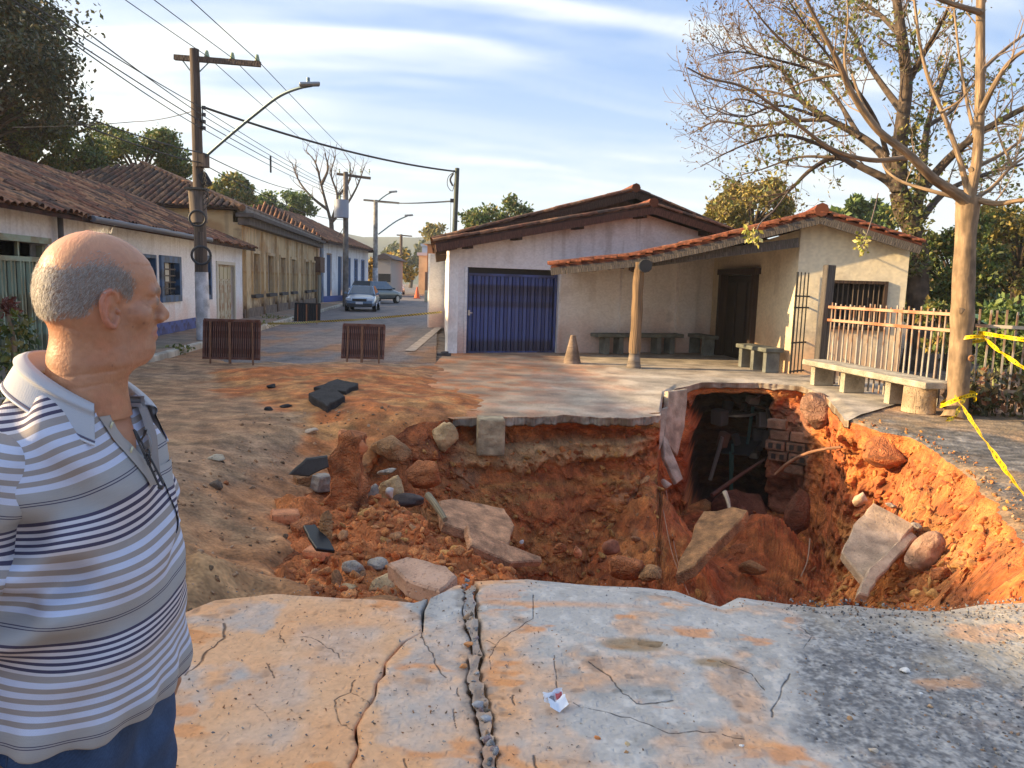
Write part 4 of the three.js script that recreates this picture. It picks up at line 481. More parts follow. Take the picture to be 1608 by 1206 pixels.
railing([5.66, 13.8], [6.30, 10.75], 1.42, 24, [1.17, 1.40], 'rusty railings behind the long concrete bench with two pinkish rails', barM, railM, .02, 5);
railing([6.62, 11.0], [8.4, 9.6], 1.42, 21, [.35, 1.25], 'bent rusty railings right of the bare tree trunk, overgrown by weeds', barM, barM[1], .05, 9);
// ---------------------------------------------------------------- poles, lamps, cables
const poleWood = mat([.17, .135, .115], { map: T.wood, rx: 2, ry: .4, bump: T.woodB, bs: .015 }), poleConc = mat([.40, .38, .35], { map: T.conc }), whiteWash = mat([.72, .73, .76], { map: T.conc, r: .85 }), steel = mat([.16, .22, .25], { r: .45, m: .5 }), porcelain = mat([.30, .36, .20], { r: .25 }), cableM = mat([.03, .03, .032], { r: .6 });
function insul(g, p, h = .2) { part(g, 'insulator', [bar(p, p.clone().add(V(0, h, 0)), .012, 6), place(new THREE.CylinderGeometry(.045, .06, .07, 10), [p.x, p.y + h * .55, p.z]), place(new THREE.CylinderGeometry(.03, .045, .06, 10), [p.x, p.y + h * .9, p.z])], porcelain); }
const pole1 = thing('utility_pole', 'tall leaning timber utility pole with one crossarm and a long curved lamp arm', 'utility pole', [-7.23, 0, -17.8]), P1 = (u, v, z = 17.8) => at(u, v, z).sub(pole1.position);
{ const g = pole1, top = P1(305, 77), b = V(0, .1, 0); part(g, 'pole', sweep([b, b.clone().lerp(top, .33), b.clone().lerp(top, .66), top], [.15, .14, .115, .10], 12), poleWood); const lo = b.clone().lerp(top, .005), hi = b.clone().lerp(top, .245); part(g, 'whitewash', sweep([lo, hi], [.157, .150], 12), whiteWash, 'white painted foot of the pole');
  const a0 = P1(274, 90), a1 = P1(409, 101); part(g, 'crossarm', beam(a0, a1, .10, .11), poleWood); for (const u of [325, 365, 404]) insul(g, P1(u, 95 + (u - 325) * .08)); part(g, 'brace', bar(P1(286, 94), P1(304, 118), .014, 6), steel); part(g, 'brace', bar(P1(329, 97), P1(308, 118), .014, 6), steel);
  part(g, 'lamp_arm', sweep(curve([P1(318, 250), P1(345, 226, 17.5), P1(400, 180, 17), P1(440, 150, 16.7), P1(470, 138, 16.5), P1(490, 134, 16.4)], 30), .035, 8), steel); const h = P1(490, 134, 16.4), lamp = part(g, 'lamp_head', place(new RoundedBoxGeometry(.42, .07, .2, 2, .03), [h.x - .05, h.y + .02, h.z], [0, .3, .12]), mat([.30, .32, .33], { r: .4, m: .5 })); part(lamp, 'photocell', place(new THREE.CylinderGeometry(.035, .04, .1, 10), [h.x - .08, h.y + .1, h.z]), steel);
  part(g, 'clamp', bx(.2, .3, .3, P1(318, 252).toArray()), poleWood); part(g, 'bracket', bar(P1(318, 166), P1(318, 205), .015, 6), steel); for (const v of [169, 180, 191, 201]) part(g, 'spool', place(new THREE.CylinderGeometry(.045, .045, .07, 10), P1(320, v).toArray()), mat([.04, .035, .035], { r: .4 }));
  for (const [u, v, r] of [[310, 343, .17], [316, 401, .20]]) part(g, 'cable_coil', place(new THREE.TorusGeometry(r, .028, 7, 22), P1(u, v, 17.55).toArray(), [0, .3, 0]), cableM, 'black loop of spare cable strapped to the pole'); part(g, 'junction_box', bx(.2, .32, .2, P1(322, 282).toArray(), [0, .2, .5], .04), mat([.03, .03, .033])); part(g, 'sleeve', sweep([P1(309, 300), P1(313, 350)], .19, 10), mat([.22, .19, .17], { map: T.wood })); for (let k = 0; k < 7; k++) part(g, 'drop_wire', sweep(curve([P1(316, 262 + k * 6), P1(322 + k * 1.2, 268 + k * 8, 17.6), P1(314, 290 + k * 8)], 8), .008, 5), cableM); part(g, 'strap', bx(.42, .05, .42, P1(309, 297).toArray()), cableM); }
function pole(u, vt, vb, Z, r, label, o = {}) { const t = at(u, vt, Z), b = gnd(u + (o.du ?? 0), vb, 0); const base = V(t.x + (o.lean ?? 0), 0, -Z), g = thing('utility_pole', label, 'utility pole', base.toArray()); const top = t.sub(base); part(g, 'pole', sweep([V(0, 0, 0), top], [r * 1.3, r], 10), o.m ?? poleConc); if (o.white) part(g, 'whitewash', sweep([V(0, .02, 0), top.clone().multiplyScalar(o.white)], [r * 1.4, r * 1.3], 10), whiteWash); g.userData.top = undefined; g.top = top; return g; }
{ const g = pole(543, 270, 492, 45, .14, 'second utility pole down the street carrying a grey transformer', { white: 0, m: mat([.25, .22, .2], { map: T.conc }) }); const p = (u, v) => at(u, v, 45).sub(g.position); part(g, 'crossarm', beam(p(529, 273), p(582, 280), .12, .14), poleWood); for (const u of [533, 549, 566, 580]) insul(g, p(u, 275), .35); const tr = part(g, 'transformer', place(new THREE.CylinderGeometry(.42, .42, 1.0, 16), p(541, 329).add(V(-.1, 0, .35)).toArray()), mat([.34, .35, .40], { r: .5 })); part(tr, 'bushing', bar(p(536, 318).add(V(0, 0, .35)), p(536, 308).add(V(0, 0, .35)), .06, 8), porcelain); part(g, 'stay', bar(p(543, 352), p(531, 372), .02, 5), cableM);
  const h = pole(590, 314, 470, 60, .16, 'third pale utility pole with two lamp arms beyond the parked sedan', { white: .33 }), q = (u, v) => at(u, v, 60).sub(h.position); part(h, 'crossarm', beam(q(571, 314), q(627, 319), .12, .14), poleWood); for (const [a, b, c, d] of [[592, 317, 617, 301], [594, 368, 642, 338]]) { part(h, 'lamp_arm', sweep(curve([q(a, b), q(lerp(a, c, .6), lerp(b, d, .7)), q(c, d)], 10), .05, 6), steel); part(h, 'lamp_head', place(new RoundedBoxGeometry(.65, .14, .3, 1, .05), q(c, d).toArray(), [0, 0, .1]), mat([.3, .32, .33], { r: .4 })); }
  const k = pole(630, 368, 470, 100, .18, 'faraway thin utility pole near the end of the street', { m: poleWood }); part(k, 'crossarm', beam(at(623, 369, 100).sub(k.position), at(647, 371, 100).sub(k.position), .14, .16), poleWood);
  const e = pole(718, 264, 470, 26, .075, 'slim dark green pole rising behind the garage eave', { m: mat([.05, .07, .06], { r: .6 }), lean: -.12 }), w = (u, v) => at(u, v, 26).sub(e.position); part(e, 'bracket', bar(w(712, 268), w(718, 270), .03, 6), steel); part(e, 'service_wire', sweep(curve([w(713, 270), w(704, 278), w(703, 292), w(710, 300), w(714, 285)], 20), .012, 5), cableM); part(e, 'wire_loop', sweep(curve([w(712, 272), w(707, 282), w(711, 292)], 10), .03, 6), cableM); part(e, 'hanging_wire', bar(w(708, 316), w(707, 372), .008, 5), cableM); part(e, 'clamp', bx(.12, .12, .1, w(710, 315).toArray()), cableM); }
function wire(label, pts, r, sag = 0, group = 'overhead cables along the street') { const q = []; for (let i = 0; i + 1 < pts.length; i++) { const a = pts[i], b = pts[i + 1], d = a.distanceTo(b); for (let k = 0; k < 24; k++) { const t = k / 24, p = a.clone().lerp(b, t); p.y -= sag * d * 4 * t * (1 - t); q.push(p); } } q.push(pts[pts.length - 1]); return solo('overhead_cable', sweep(q, r, 6), cableM, label, 'cable', group); }
{ const A = [325, 365, 404], far = [[533, 268], [549, 270], [580, 274]], near = [[200, 0], [245, 0], [302, 0]], nm = ['nearest the pole top', 'in the middle of the crossarm', 'at the outer end of the crossarm'];
  A.forEach((u, i) => { const p = at(u, 88 + (u - 325) * .08, 17.8), back = at(near[i][0], near[i][1], 13.5), dir = back.clone().sub(p); wire(`bare high cable held by the insulator ${nm[i]}`, [back.clone().addScaledVector(dir, 1.5), p, at(far[i][0], far[i][1], 45)], .009, .002); });
  const L = [[[30, 0], [301, 165], 'uppermost'], [[62, 0], [301, 152], 'second'], [[100, 55], [301, 190], 'beaded']]; // lines that leave the frame on the left
  wire('low cable from the spools crossing the sky above the left roofs, upper strand', [at(20, -12, 9.5), at(316, 169, 17.8), at(541, 300, 45)], .010, .004); wire('low cable from the spools crossing the sky above the left roofs, middle strand', [at(68, -2, 9.2), at(316, 180, 17.8), at(541, 304, 45)], .010, .004); wire('low cable from the spools crossing the sky above the left roofs, bottom strand', [at(90, 50, 10), at(316, 201, 17.8), at(541, 310, 45)], .010, .006); wire('low bundled cable with small clips left of the timber pole', [at(-40, -40, 9.8), at(316, 191, 17.8), at(541, 307, 45)], .012, .004);
  wire('thick black cable sagging across the street from the timber pole to the slim green pole', [at(319, 168, 17.8), at(714, 269, 26)], .028, .02); wire('cable crossing the street further back between the third pole and the slim green pole', [at(572, 314, 60), at(708, 316, 26)], .026, .004);
  wire('service cable from the timber pole towards the dark tree on the left', [at(304, 174, 17.8), at(212, 191, 22), at(20, 200, 22)], .010, .01); wire('telephone cable just above the tiled roof left of the timber pole, upper line', [at(150, 190, 13), at(316, 240, 17.7), at(480, 300, 42)], .013, .008); wire('telephone cable just above the tiled roof left of the timber pole, lower line', [at(120, 192, 13), at(316, 256, 17.7), at(541, 345, 45)], .013, .012);
  const c = at(425, 258, 30); solo('cable_spacer', bx(.06, .62, .04, [c.x, c.y, c.z]), cableM, 'short dark spacer hanging on the cables beyond the timber pole', 'spacer'); }

// ---------------------------------------------------------------- warning boards and tapes
const boardRed = mat([.19, .085, .058], { map: T.rust, rx: 2, r: .75 }), legM = mat([.34, .165, .09], { map: T.wood, rx: 3 });
function board(u0, u1, vt, vb, Z, label, n, lean = .15, leg = true, boardM = boardRed) { const a = gnd(u0, vb + 6), w = (u1 - u0) / F * Z, h = (vb - vt) / F * Z * 1.02, g = thing('barrier_board', label, 'barrier', [a.x, .0, a.z], .03); const H = y => -y * lean; const bd = part(g, 'board', [beam(V(0, .1, H(.1)), V(0, .1 + h, H(.1 + h)), .03, .03), beam(V(w, .1, H(.1)), V(w, .1 + h, H(.1 + h)), .03, .03), bx(w, .05, .03, [w / 2, .1 + h, H(.1 + h)]), bx(w, .04, .03, [w / 2, .12, H(.12)])], boardM); for (let k = 0; k < n; k++) part(bd, 'rib', beam(V(w * (k + .5) / n, .12, H(.12) - .01 + .008 * (k % 2)), V(w * (k + .5) / n, .08 + h, H(.08 + h) - .01 + .008 * (k % 2)), .022, w / n * .9), boardM); part(bd, 'backing', beam(V(w / 2, .11, H(.11) - .025), V(w / 2, .09 + h, H(.09 + h) - .025), w * .98, .006), black);
  if (leg) for (const f of [.12, .47, .88]) part(g, 'leg', beam(V(w * f + .02, .0, H(0) + .03), V(w * (f + (f < .4 ? .0 : -.01)), .07 + h, H(.07 + h) + .03), f === .47 ? .05 : .032, .03), legM); return g; }
board(319, 405, 507, 566, 14.3, 'wide rusty brown barrier board with three timber legs, nearest the street pole', 26, .12); board(536, 602, 513, 565, 14.7, 'narrower rusty brown barrier board leaning back in the middle of the road', 22, .3); board(462, 498, 478, 503, 29.5, 'small blackish barrier board beside the ochre house', 10, .2, true, mat([.025, .023, .022], { r: .8 }));
T.tape = tex(256, 32, (u, v) => { const k = ((u * 8 + v * .8) % 1); return k < .5 ? [.80, .72, .36] : [.24, .21, .16]; }); T.tapeY = tex(256, 32, (u, v) => { const k = .92 + .08 * n2(u * 30, v * 4); return (v > .3 && v < .7 && n2(u * 90, 3) > .62) ? [.35, .30, .05] : [.97 * k, .82 * k, .06]; });
const tapeM = mat([.85, .85, .85], { map: T.tape, r: .4 }), tapeY = mat([.86, .86, .86], { map: T.tapeY, r: .35 });
function tape(pts, w, m, label, twist = 0, len = 1) { const n = 90, c = new THREE.CatmullRomCurve3(pts, false, 'catmullrom', .2), P = c.getPoints(n), g = grid(n, 2, (u, v) => { const i = Math.round(u * n), p = P[i], t = twist * Math.sin(u * 17) + .15 * Math.sin(u * 60); const d = c.getTangent(u), s = V(0, 1, 0).addScaledVector(d, -d.y).normalize(), b = d.clone().cross(s); const o = (v - .5) * w; return p.clone().addScaledVector(s, o * Math.cos(t)).addScaledVector(b, o * Math.sin(t)).toArray(); }, null, (u, v) => [u * len, v]); return solo('caution_tape', g, m, label, 'tape'); }
{ const L = [[420, 508], [450, 508], [500, 505], [560, 502], [620, 497], [694, 490]]; tape(L.map(([u, v], i) => at(u, v, lerp(17.5, 19, i / 5))), .05, tapeM, 'black and yellow striped tape stretched low across the street', .4, 12); }

// ---------------------------------------------------------------- cars and far street furniture
const tyreM = mat([.012, .012, .012], { r: .9 }), carGlass = mat([.02, .04, .06], { r: .05, phys: { clearcoat: 1 } });
function car(label, pos, turn, col, o = {}) {
  const g = thing('parked_car', label, 'car', pos, turn), paint = mat(col, { r: .3, m: .35, phys: { clearcoat: 1, clearcoatRoughness: .08 } }), L = 4.3, W = 1.72, h = o.h ?? 1.45;
  const side = [[-2.12, .28], [-2.15, .55], [-2.05, .78], [-1.0, .98], [1.55, 1.0], [2.05, .95], [2.15, .6], [2.1, .28]];
  // body: cross-sections along the length, z forward is -x of the profile; nose at +z
  const topAt = s => s < .06 ? lerp(.62, .80, s / .06) : s < .30 ? lerp(.80, .99, (s - .06) / .24) : s < .86 ? 1.0 : lerp(1.0, .92, (s - .86) / .14), wAt = s => W / 2 * (1 - .14 * Math.pow(1 - clamp(s / .18), 2) - .10 * Math.pow(clamp((s - .85) / .15), 2)), botAt = s => .26 - .0 * s;
  const ring = 20, body = grid(ring, 40, (u, v) => { const s = v, z = L / 2 - s * L, w = wAt(s), t = topAt(s), b = botAt(s); const a = u * Math.PI * 2, c = Math.cos(a), q = Math.sin(a), e = .42; const X = Math.sign(c) * Math.pow(Math.abs(c), e) * w, Y = (t + b) / 2 + Math.sign(q) * Math.pow(Math.abs(q), e) * (t - b) / 2; const k = v === 0 || v === 1 ? .98 : 1; return [X * k * (1 - .05 * sst(.7, 1.0, Y)), Y, z]; });
  const bd = part(g, 'body', [body, ...[0, 1].map(v => { const z = v ? -L / 2 : L / 2, s = v; return bx(wAt(s) * 1.86, (topAt(s) - .26) * .92, .04, [0, (topAt(s) + .26) / 2, z]); })], paint);
  const zf = .95, zr = o.wagon ? -2.0 : -1.65, rf = .25, rr = o.wagon ? -1.75 : -.95; const cab = (y, x, z) => [x, y, z]; const b = .80, t = .62; const c8 = [[-b, .97, zf], [b, .97, zf], [b, .97, zr], [-b, .97, zr], [-t, h, rf], [t, h, rf], [t, h, rr], [-t, h, rr]].map(p => V(...p)); const quad = (a, bq, c, d, off = 0) => { const n = c8[bq].clone().sub(c8[a]).cross(c8[d].clone().sub(c8[a])).normalize().multiplyScalar(off); const p = [a, bq, c, d].map(i => c8[i].clone()); const m = p.reduce((s, q) => s.add(q), V(0, 0, 0)).multiplyScalar(.25); if (off) p.forEach(q => q.lerp(m, .09).add(n)); const ge = new THREE.BufferGeometry(); ge.setAttribute('position', new THREE.Float32BufferAttribute([p[0], p[1], p[2], p[0], p[2], p[3]].flatMap(q => q.toArray()), 3)); ge.computeVertexNormals(); return boxUV(ge); };
  part(g, 'roof', [quad(4, 5, 6, 7), quad(0, 1, 5, 4), quad(2, 3, 7, 6), quad(1, 2, 6, 5), quad(3, 0, 4, 7)], paint); part(g, 'windscreen', quad(0, 1, 5, 4, .012), carGlass); part(g, 'rear_window', quad(2, 3, 7, 6, .012), carGlass); part(g, 'side_window', quad(1, 2, 6, 5, .012), carGlass); part(g, 'side_window', quad(3, 0, 4, 7, .012), carGlass);
  for (const s of [-1, 1]) { part(g, 'headlight', bx(.36, .14, .06, [s * .60, .72, L / 2 - .02], [0, s * .35, 0], .03), mat([.75, .78, .8], { r: .1 })); part(g, 'mirror', bx(.18, .12, .1, [s * .92, 1.02, .75], [0, 0, 0], .03), paint); part(g, 'tail_light', bx(.2, .2, .05, [s * .66, .82, -L / 2 - .0]), mat([.25, .02, .02], { r: .2 })); for (const z of [1.32, -1.30]) { const w = part(g, 'wheel', place(new THREE.CylinderGeometry(.31, .31, .21, 24), [s * .77, .31, z], [0, 0, Math.PI / 2]), tyreM); part(w, 'rim', place(new THREE.CylinderGeometry(.20, .19, .03, 16), [s * .885, .31, z], [0, 0, Math.PI / 2]), mat([.5, .5, .52], { m: .8, r: .3 })); } }
  part(g, 'grille', bx(.80, .16, .05, [0, .66, L / 2 + .0], [0, 0, 0], .02), mat([.02, .02, .022], { r: .3 })); part(g, 'bumper', bx(1.40, .2, .12, [0, .38, L / 2 - .0], [0, 0, 0], .04), mat([.035, .035, .04], { r: .5 })); part(g, 'number_plate', bx(.40, .13, .02, [0, .50, L / 2 + .065]), mat([.7, .7, .7])); return g;
}
{ const p = gnd(570, 488); car('silver blue sedan parked facing us beside the white wall', [p.x, .02, p.z], .10, [.13, .21, .33]).scale.setScalar(.88); const q = at(592, 456, 52); car('dark teal hatchback parked beyond the silver blue sedan', [q.x - .2, .02, -53], 2.75, [.05, .08, .09], { h: 1.5, wagon: true }); const w = at(622, 455, 88); car('small white car far down the street', [w.x, .02, -88], .2, [.75, .76, .76]);
  const c = gnd(655, 463), cn = thing('traffic_cone', 'small orange traffic cone standing far up the road', 'cone', [at(655, 460, 70).x, .03, -70]); part(cn, 'cone', place(new THREE.CylinderGeometry(.05, .26, 1.0, 14), [0, .55, 0]), mat([.75, .16, .06])); part(cn, 'base', bx(.6, .06, .6, [0, .03, 0]), mat([.5, .1, .05])); }
function farHouse(label, u0, u1, v, Z, hgt, depth, m, rm, o = {}) { const a = at(u0, v, Z), w = (u1 - u0) / F * Z, g = thing('far_house', label, 'house', [a.x, 0, -Z], o.turn ?? 0); part(g, 'wall', bx(w, hgt, depth, [w / 2, hgt / 2, -depth / 2]), m); if (o.flat) part(g, 'roof', bx(w + .4, .35, depth + .4, [w / 2, hgt + .18, -depth / 2]), rm); else part(g, 'roof', place(extrude([[-.5, 0], [w + .5, 0], [w / 2, w * .22 + .3]], depth + 1), [0, hgt, -depth - .5]), rm); for (const [x, y, ww, hh, mm] of o.open ?? []) { const f = part(g, y < .3 ? 'door' : 'window', bx(ww + .2, hh + .2, .12, [x * w, y + hh / 2, .02]), o.trim ?? m); part(f, 'pane', bx(ww, hh, .06, [x * w, y + hh / 2, .07]), mm); } if (o.sign) part(g, 'sign_board', bx(w * .6, .9, .1, [w * .5, hgt - .9, .1]), o.sign); return g; }
const ora = mat([.62, .25, .10], { map: T.plaster, rx: .2 }), crm = mat([.70, .62, .42], { map: T.plaster, rx: .2 }), brn = mat([.20, .11, .07]), grn = mat([.16, .30, .14]), red = mat([.5, .06, .05]);
farHouse('far cream building with a pale wall at the end of the street', 657, 671, 461, 92, 4.6, 8, crm, mat([.45, .48, .55]), { flat: 1 }); farHouse('far orange fronted shop with a cream gable and dark doorway', 670, 690, 460, 84, 5.6, 8, ora, crm, { open: [[.25, .1, .9, 2.4, brn], [.62, .1, .8, 2.2, grn]], trim: brn }); farHouse('far cream two storey corner house behind the orange shop', 684, 712, 459, 90, 6.0, 8, crm, mat('#8a5a44'), { open: [[.25, .1, 1, 2.2, red], [.6, .1, 1, 2.4, brn], [.3, 3.4, 1, 1.2, brn]] }); farHouse('far pale blue shed roofed house above the cream building', 662, 674, 452, 110, 6.5, 8, mat([.42, .48, .62]), mat([.4, .45, .55]), { flat: 1 });
farHouse('far grey house with a dark sloping roof behind the third pole', 592, 613, 463, 75, 3.6, 8, mat([.40, .36, .32]), mat([.11, .08, .07]), { open: [[.55, 1.4, 1.2, .8, black]] }); { const c = at(690, 462, 60), q = solo('low_planter', bx(2.2, .9, 1.2, [0, .45, 0], [0, 0, 0], .08), crm, 'low yellow masonry block at the roadside before the orange shop', 'planter'); q.position.set(c.x, 0, -60); }
{ const R = 900, g = grid(120, 10, (u, v) => { const a = lerp(-1.3, 1.3, u), r = lerp(330, R, v), e = .5 + fb2(u * 22, 1, 4, 0, 501); return [Math.sin(a) * r, -4 + (v > .02 ? (8 + 34 * e * sst(.0, .5, v) * (.55 + .45 * Math.exp(-((a + .12) ** 2) / .05))) : 0), -Math.cos(a) * r]; }, (u, v, p) => { const k = fb2(p[0] * .03, p[2] * .03, 5, 0, 503); return mixc([.07, .085, .075], [.14, .15, .10], sst(.35, .65, k)); }); struct('hills', g, mat([1, 1, 1], { vc: true })); }
scene.fog = new THREE.FogExp2(new THREE.Color().setRGB(.80, .84, .86), .0005);
// ---------------------------------------------------------------- trees and plants
const barkGrey = mat([.155, .115, .085], { map: T.bark, rx: 1, ry: 1, bump: T.barkB, bs: .03 }), barkPale = mat([.44, .315, .20], { map: T.bark, rx: 1, ry: .7, bump: T.barkB, bs: .02 }), twigM = mat([.17, .12, .09], { r: 1 }), twigPale = mat([.32, .22, .14], { r: 1 });
const leafMats = {}; function leafMat(c) { const k = c.join(); return leafMats[k] ??= mat([1, 1, 1], { vc: true, r: .7, phys: { transmission: .35, thickness: 0 } }); }
function leaves(n, spot, size, cols, R) { // n small folded leaves; spot() -> [Vector3, size factor]
  const pos = [], col = [], c3 = cols.map(c => Array.isArray(c) ? c : lin(c));
  for (let i = 0; i < n; i++) { const p = spot(i); if (!p) continue; const s = size * (.6 + .8 * R()), a = R() * 6.283, b = (R() - .5) * 2.4, d = V(Math.cos(a) * Math.cos(b), Math.sin(b), Math.sin(a) * Math.cos(b)), e = V(R() - .5, R() - .5, R() - .5).cross(d).normalize(), up = d.clone().cross(e); const t = p.clone().addScaledVector(d, s), l = p.clone().addScaledVector(d, s * .5).addScaledVector(e, s * .28).addScaledVector(up, s * .1), r = p.clone().addScaledVector(d, s * .5).addScaledVector(e, -s * .28).addScaledVector(up, s * .1); for (const q of [p, l, t, p, t, r]) pos.push(q.x, q.y, q.z); const k = c3[Math.floor(R() * c3.length)], f = .7 + .6 * R(); for (let j = 0; j < 6; j++) col.push(k[0] * f, k[1] * f, k[2] * f); }
  const g = new THREE.BufferGeometry(); g.setAttribute('position', new THREE.Float32BufferAttribute(pos, 3)); g.setAttribute('color', new THREE.Float32BufferAttribute(col, 3)); g.computeVertexNormals(); g.setAttribute('uv', new THREE.Float32BufferAttribute(new Float32Array(pos.length / 3 * 2), 2)); return g;
}
function grow(out, tips, pts, r, lev, R, o) { // side shoots along a limb
  const c = new THREE.CatmullRomCurve3(pts), L = c.getLength(), n = Math.max(2, Math.round(L * o.per[lev])); const from = o.from ?? .25;
  for (let i = 0; i < n; i++) { const t = from + (1 - from) * (i + R()) / n; if (t > 1) continue; const p = c.getPoint(t), d = c.getTangent(t), s = V(R() - .5, (R() - .5) + (o.up ?? .1), R() - .5).normalize(); s.addScaledVector(d, -s.dot(d)).normalize(); const ang = .5 + .55 * R(), dir = d.clone().multiplyScalar(Math.cos(ang)).addScaledVector(s, Math.sin(ang)); const len = o.len[lev] * (.45 + .8 * R()) * (1.1 - .45 * t), q = [p]; let x = p.clone(); const m = lev === o.len.length - 1 ? 3 : 5; for (let k = 0; k < m; k++) { dir.add(V((R() - .5) * .5, (R() - .5) * .4 + (o.rise ?? .08), (R() - .5) * .5)).normalize(); x = x.clone().addScaledVector(dir, len / m); q.push(x); }
    const rr = Math.min(r * (.55 - .2 * t), o.rad[lev]); out.push(sweep(q, k => Math.max(o.min ?? .003, rr * (1 - .8 * k)), lev ? 3 : 5, false)); if (lev + 1 < o.len.length) grow(out, tips, q, rr, lev + 1, R, { ...o, from: .2 }); else tips.push(q[q.length - 1], q[1]); }
}
// the pale bare tree in front, limb by limb
const zx = (u, v) => [1040 + u * .3532, v * .3532];
{ const g = thing('bare_tree', 'pale slender leafless tree beside the railings with yellow tape round its foot', 'tree', gnd(1502, 655).toArray()), o = g.position, R = rng(11), Z = 10.5, W = (u, v, dz = 0) => at(u, v, Z + dz).sub(o);
  const tr = [V(-.03, -.05, 0), W(1502, 640), W(1507, 570), W(1511, 500), W(1514, 420), W(1518, 345), W(1521, 312)]; part(g, 'trunk', merge([sweep(curve(tr, 40), t => .135 + .06 * Math.exp(-t * 14) + .022 * Math.exp(-((t - .50) ** 2) / .0016) + .010 * Math.sin(t * 23) * t + .025 * sst(.9, 1, t), 18), place(rockGeo(.05, 4, 1, 1, .5), [W(1497, 487).x, W(1497, 487).y, .13])]), barkPale);
  part(g, 'knot', place(new THREE.TorusGeometry(.03, .016, 8, 14), [W(1510, 560).x, W(1510, 560).y, .165], [0, .1, 0]), mat([.34, .16, .06]), 'round orange scar of a cut branch');
  const limbs = [ // points in the tree's own enlarged picture plane, depth change towards the tip, radii
    [[[1365, 890], [1400, 700], [1412, 400], [1415, 50], [1420, -300]], 0, .075, .05], [[[1365, 905], [1290, 850], [1200, 790], [1100, 690], [950, 570], [830, 390], [790, 290], [700, 120], [610, -60]], -1.2, .085, .018], [[[1100, 700], [930, 712], [750, 660], [560, 520], [370, 390], [200, 345], [110, 300]], -1.4, .04, .008], [[[800, 320], [740, 290], [620, 250], [480, 130], [360, -20]], -1.0, .03, .008], [[[1340, 885], [1200, 850], [1060, 805], [990, 750], [975, 700]], 1.0, .035, .01], [[[1362, 870], [1330, 740], [1270, 560], [1190, 370], [1150, 220], [1118, -20]], .6, .045, .018], [[[1392, 610], [1350, 430], [1315, 200], [1290, -30]], 1.0, .028, .012], [[[1415, 500], [1480, 370], [1560, 260], [1700, 180]], -.6, .045, .02], [[[1412, 320], [1500, 240], [1610, 155], [1750, 90]], .8, .03, .015], [[[1370, 755], [1500, 690], [1610, 615], [1720, 540]], .9, .035, .015], [[[1385, 885], [1480, 905], [1610, 890], [1760, 900]], -.9, .05, .02], [[[1385, 885], [1470, 830], [1560, 735], [1680, 660]], .5, .035, .015], [[[1415, 55], [1330, 30], [1240, 0], [1100, -60]], -.5, .045, .02], [[[1410, 60], [1440, -20], [1500, -120]], .4, .04, .02], [[[830, 400], [810, 250], [825, 100], [820, -40]], .5, .025, .008], [[[1240, 500], [1330, 440], [1390, 360]], -.8, .02, .006], [[[1000, 620], [900, 480], [850, 350], [845, 330]], .5, .03, .012], [[[1560, 740], [1510, 640], [1480, 520], [1500, 400]], .6, .02, .006], [[[600, 530], [480, 480], [330, 440], [200, 520], [140, 420], [100, 280]], -1.1, .016, .004], [[[800, 330], [640, 360], [500, 420], [380, 420]], .4, .02, .005]];
  const tw = [], tips = []; for (const [pts, dz, r0, r1] of limbs) { const q = curve(pts.map(([u, v], i) => W(...zx(u, v), dz * i / (pts.length - 1) + .12 * (R() - .5))), pts.length * 5); part(g, 'branch', sweep(q, t => lerp(r0, r1, Math.pow(t, .7)), 9), barkPale); grow(tw, tips, q.filter((_, i) => i % 3 === 0), r1 * 1.6, 0, R, { per: [1.6, 2.2], len: [.75, .32], rad: [.011, .005], rise: .16, up: .3, min: .0028, from: .3 }); }
  const w = part(g, 'twigs', tw, twigPale); w.userData.kind = 'stuff';
}
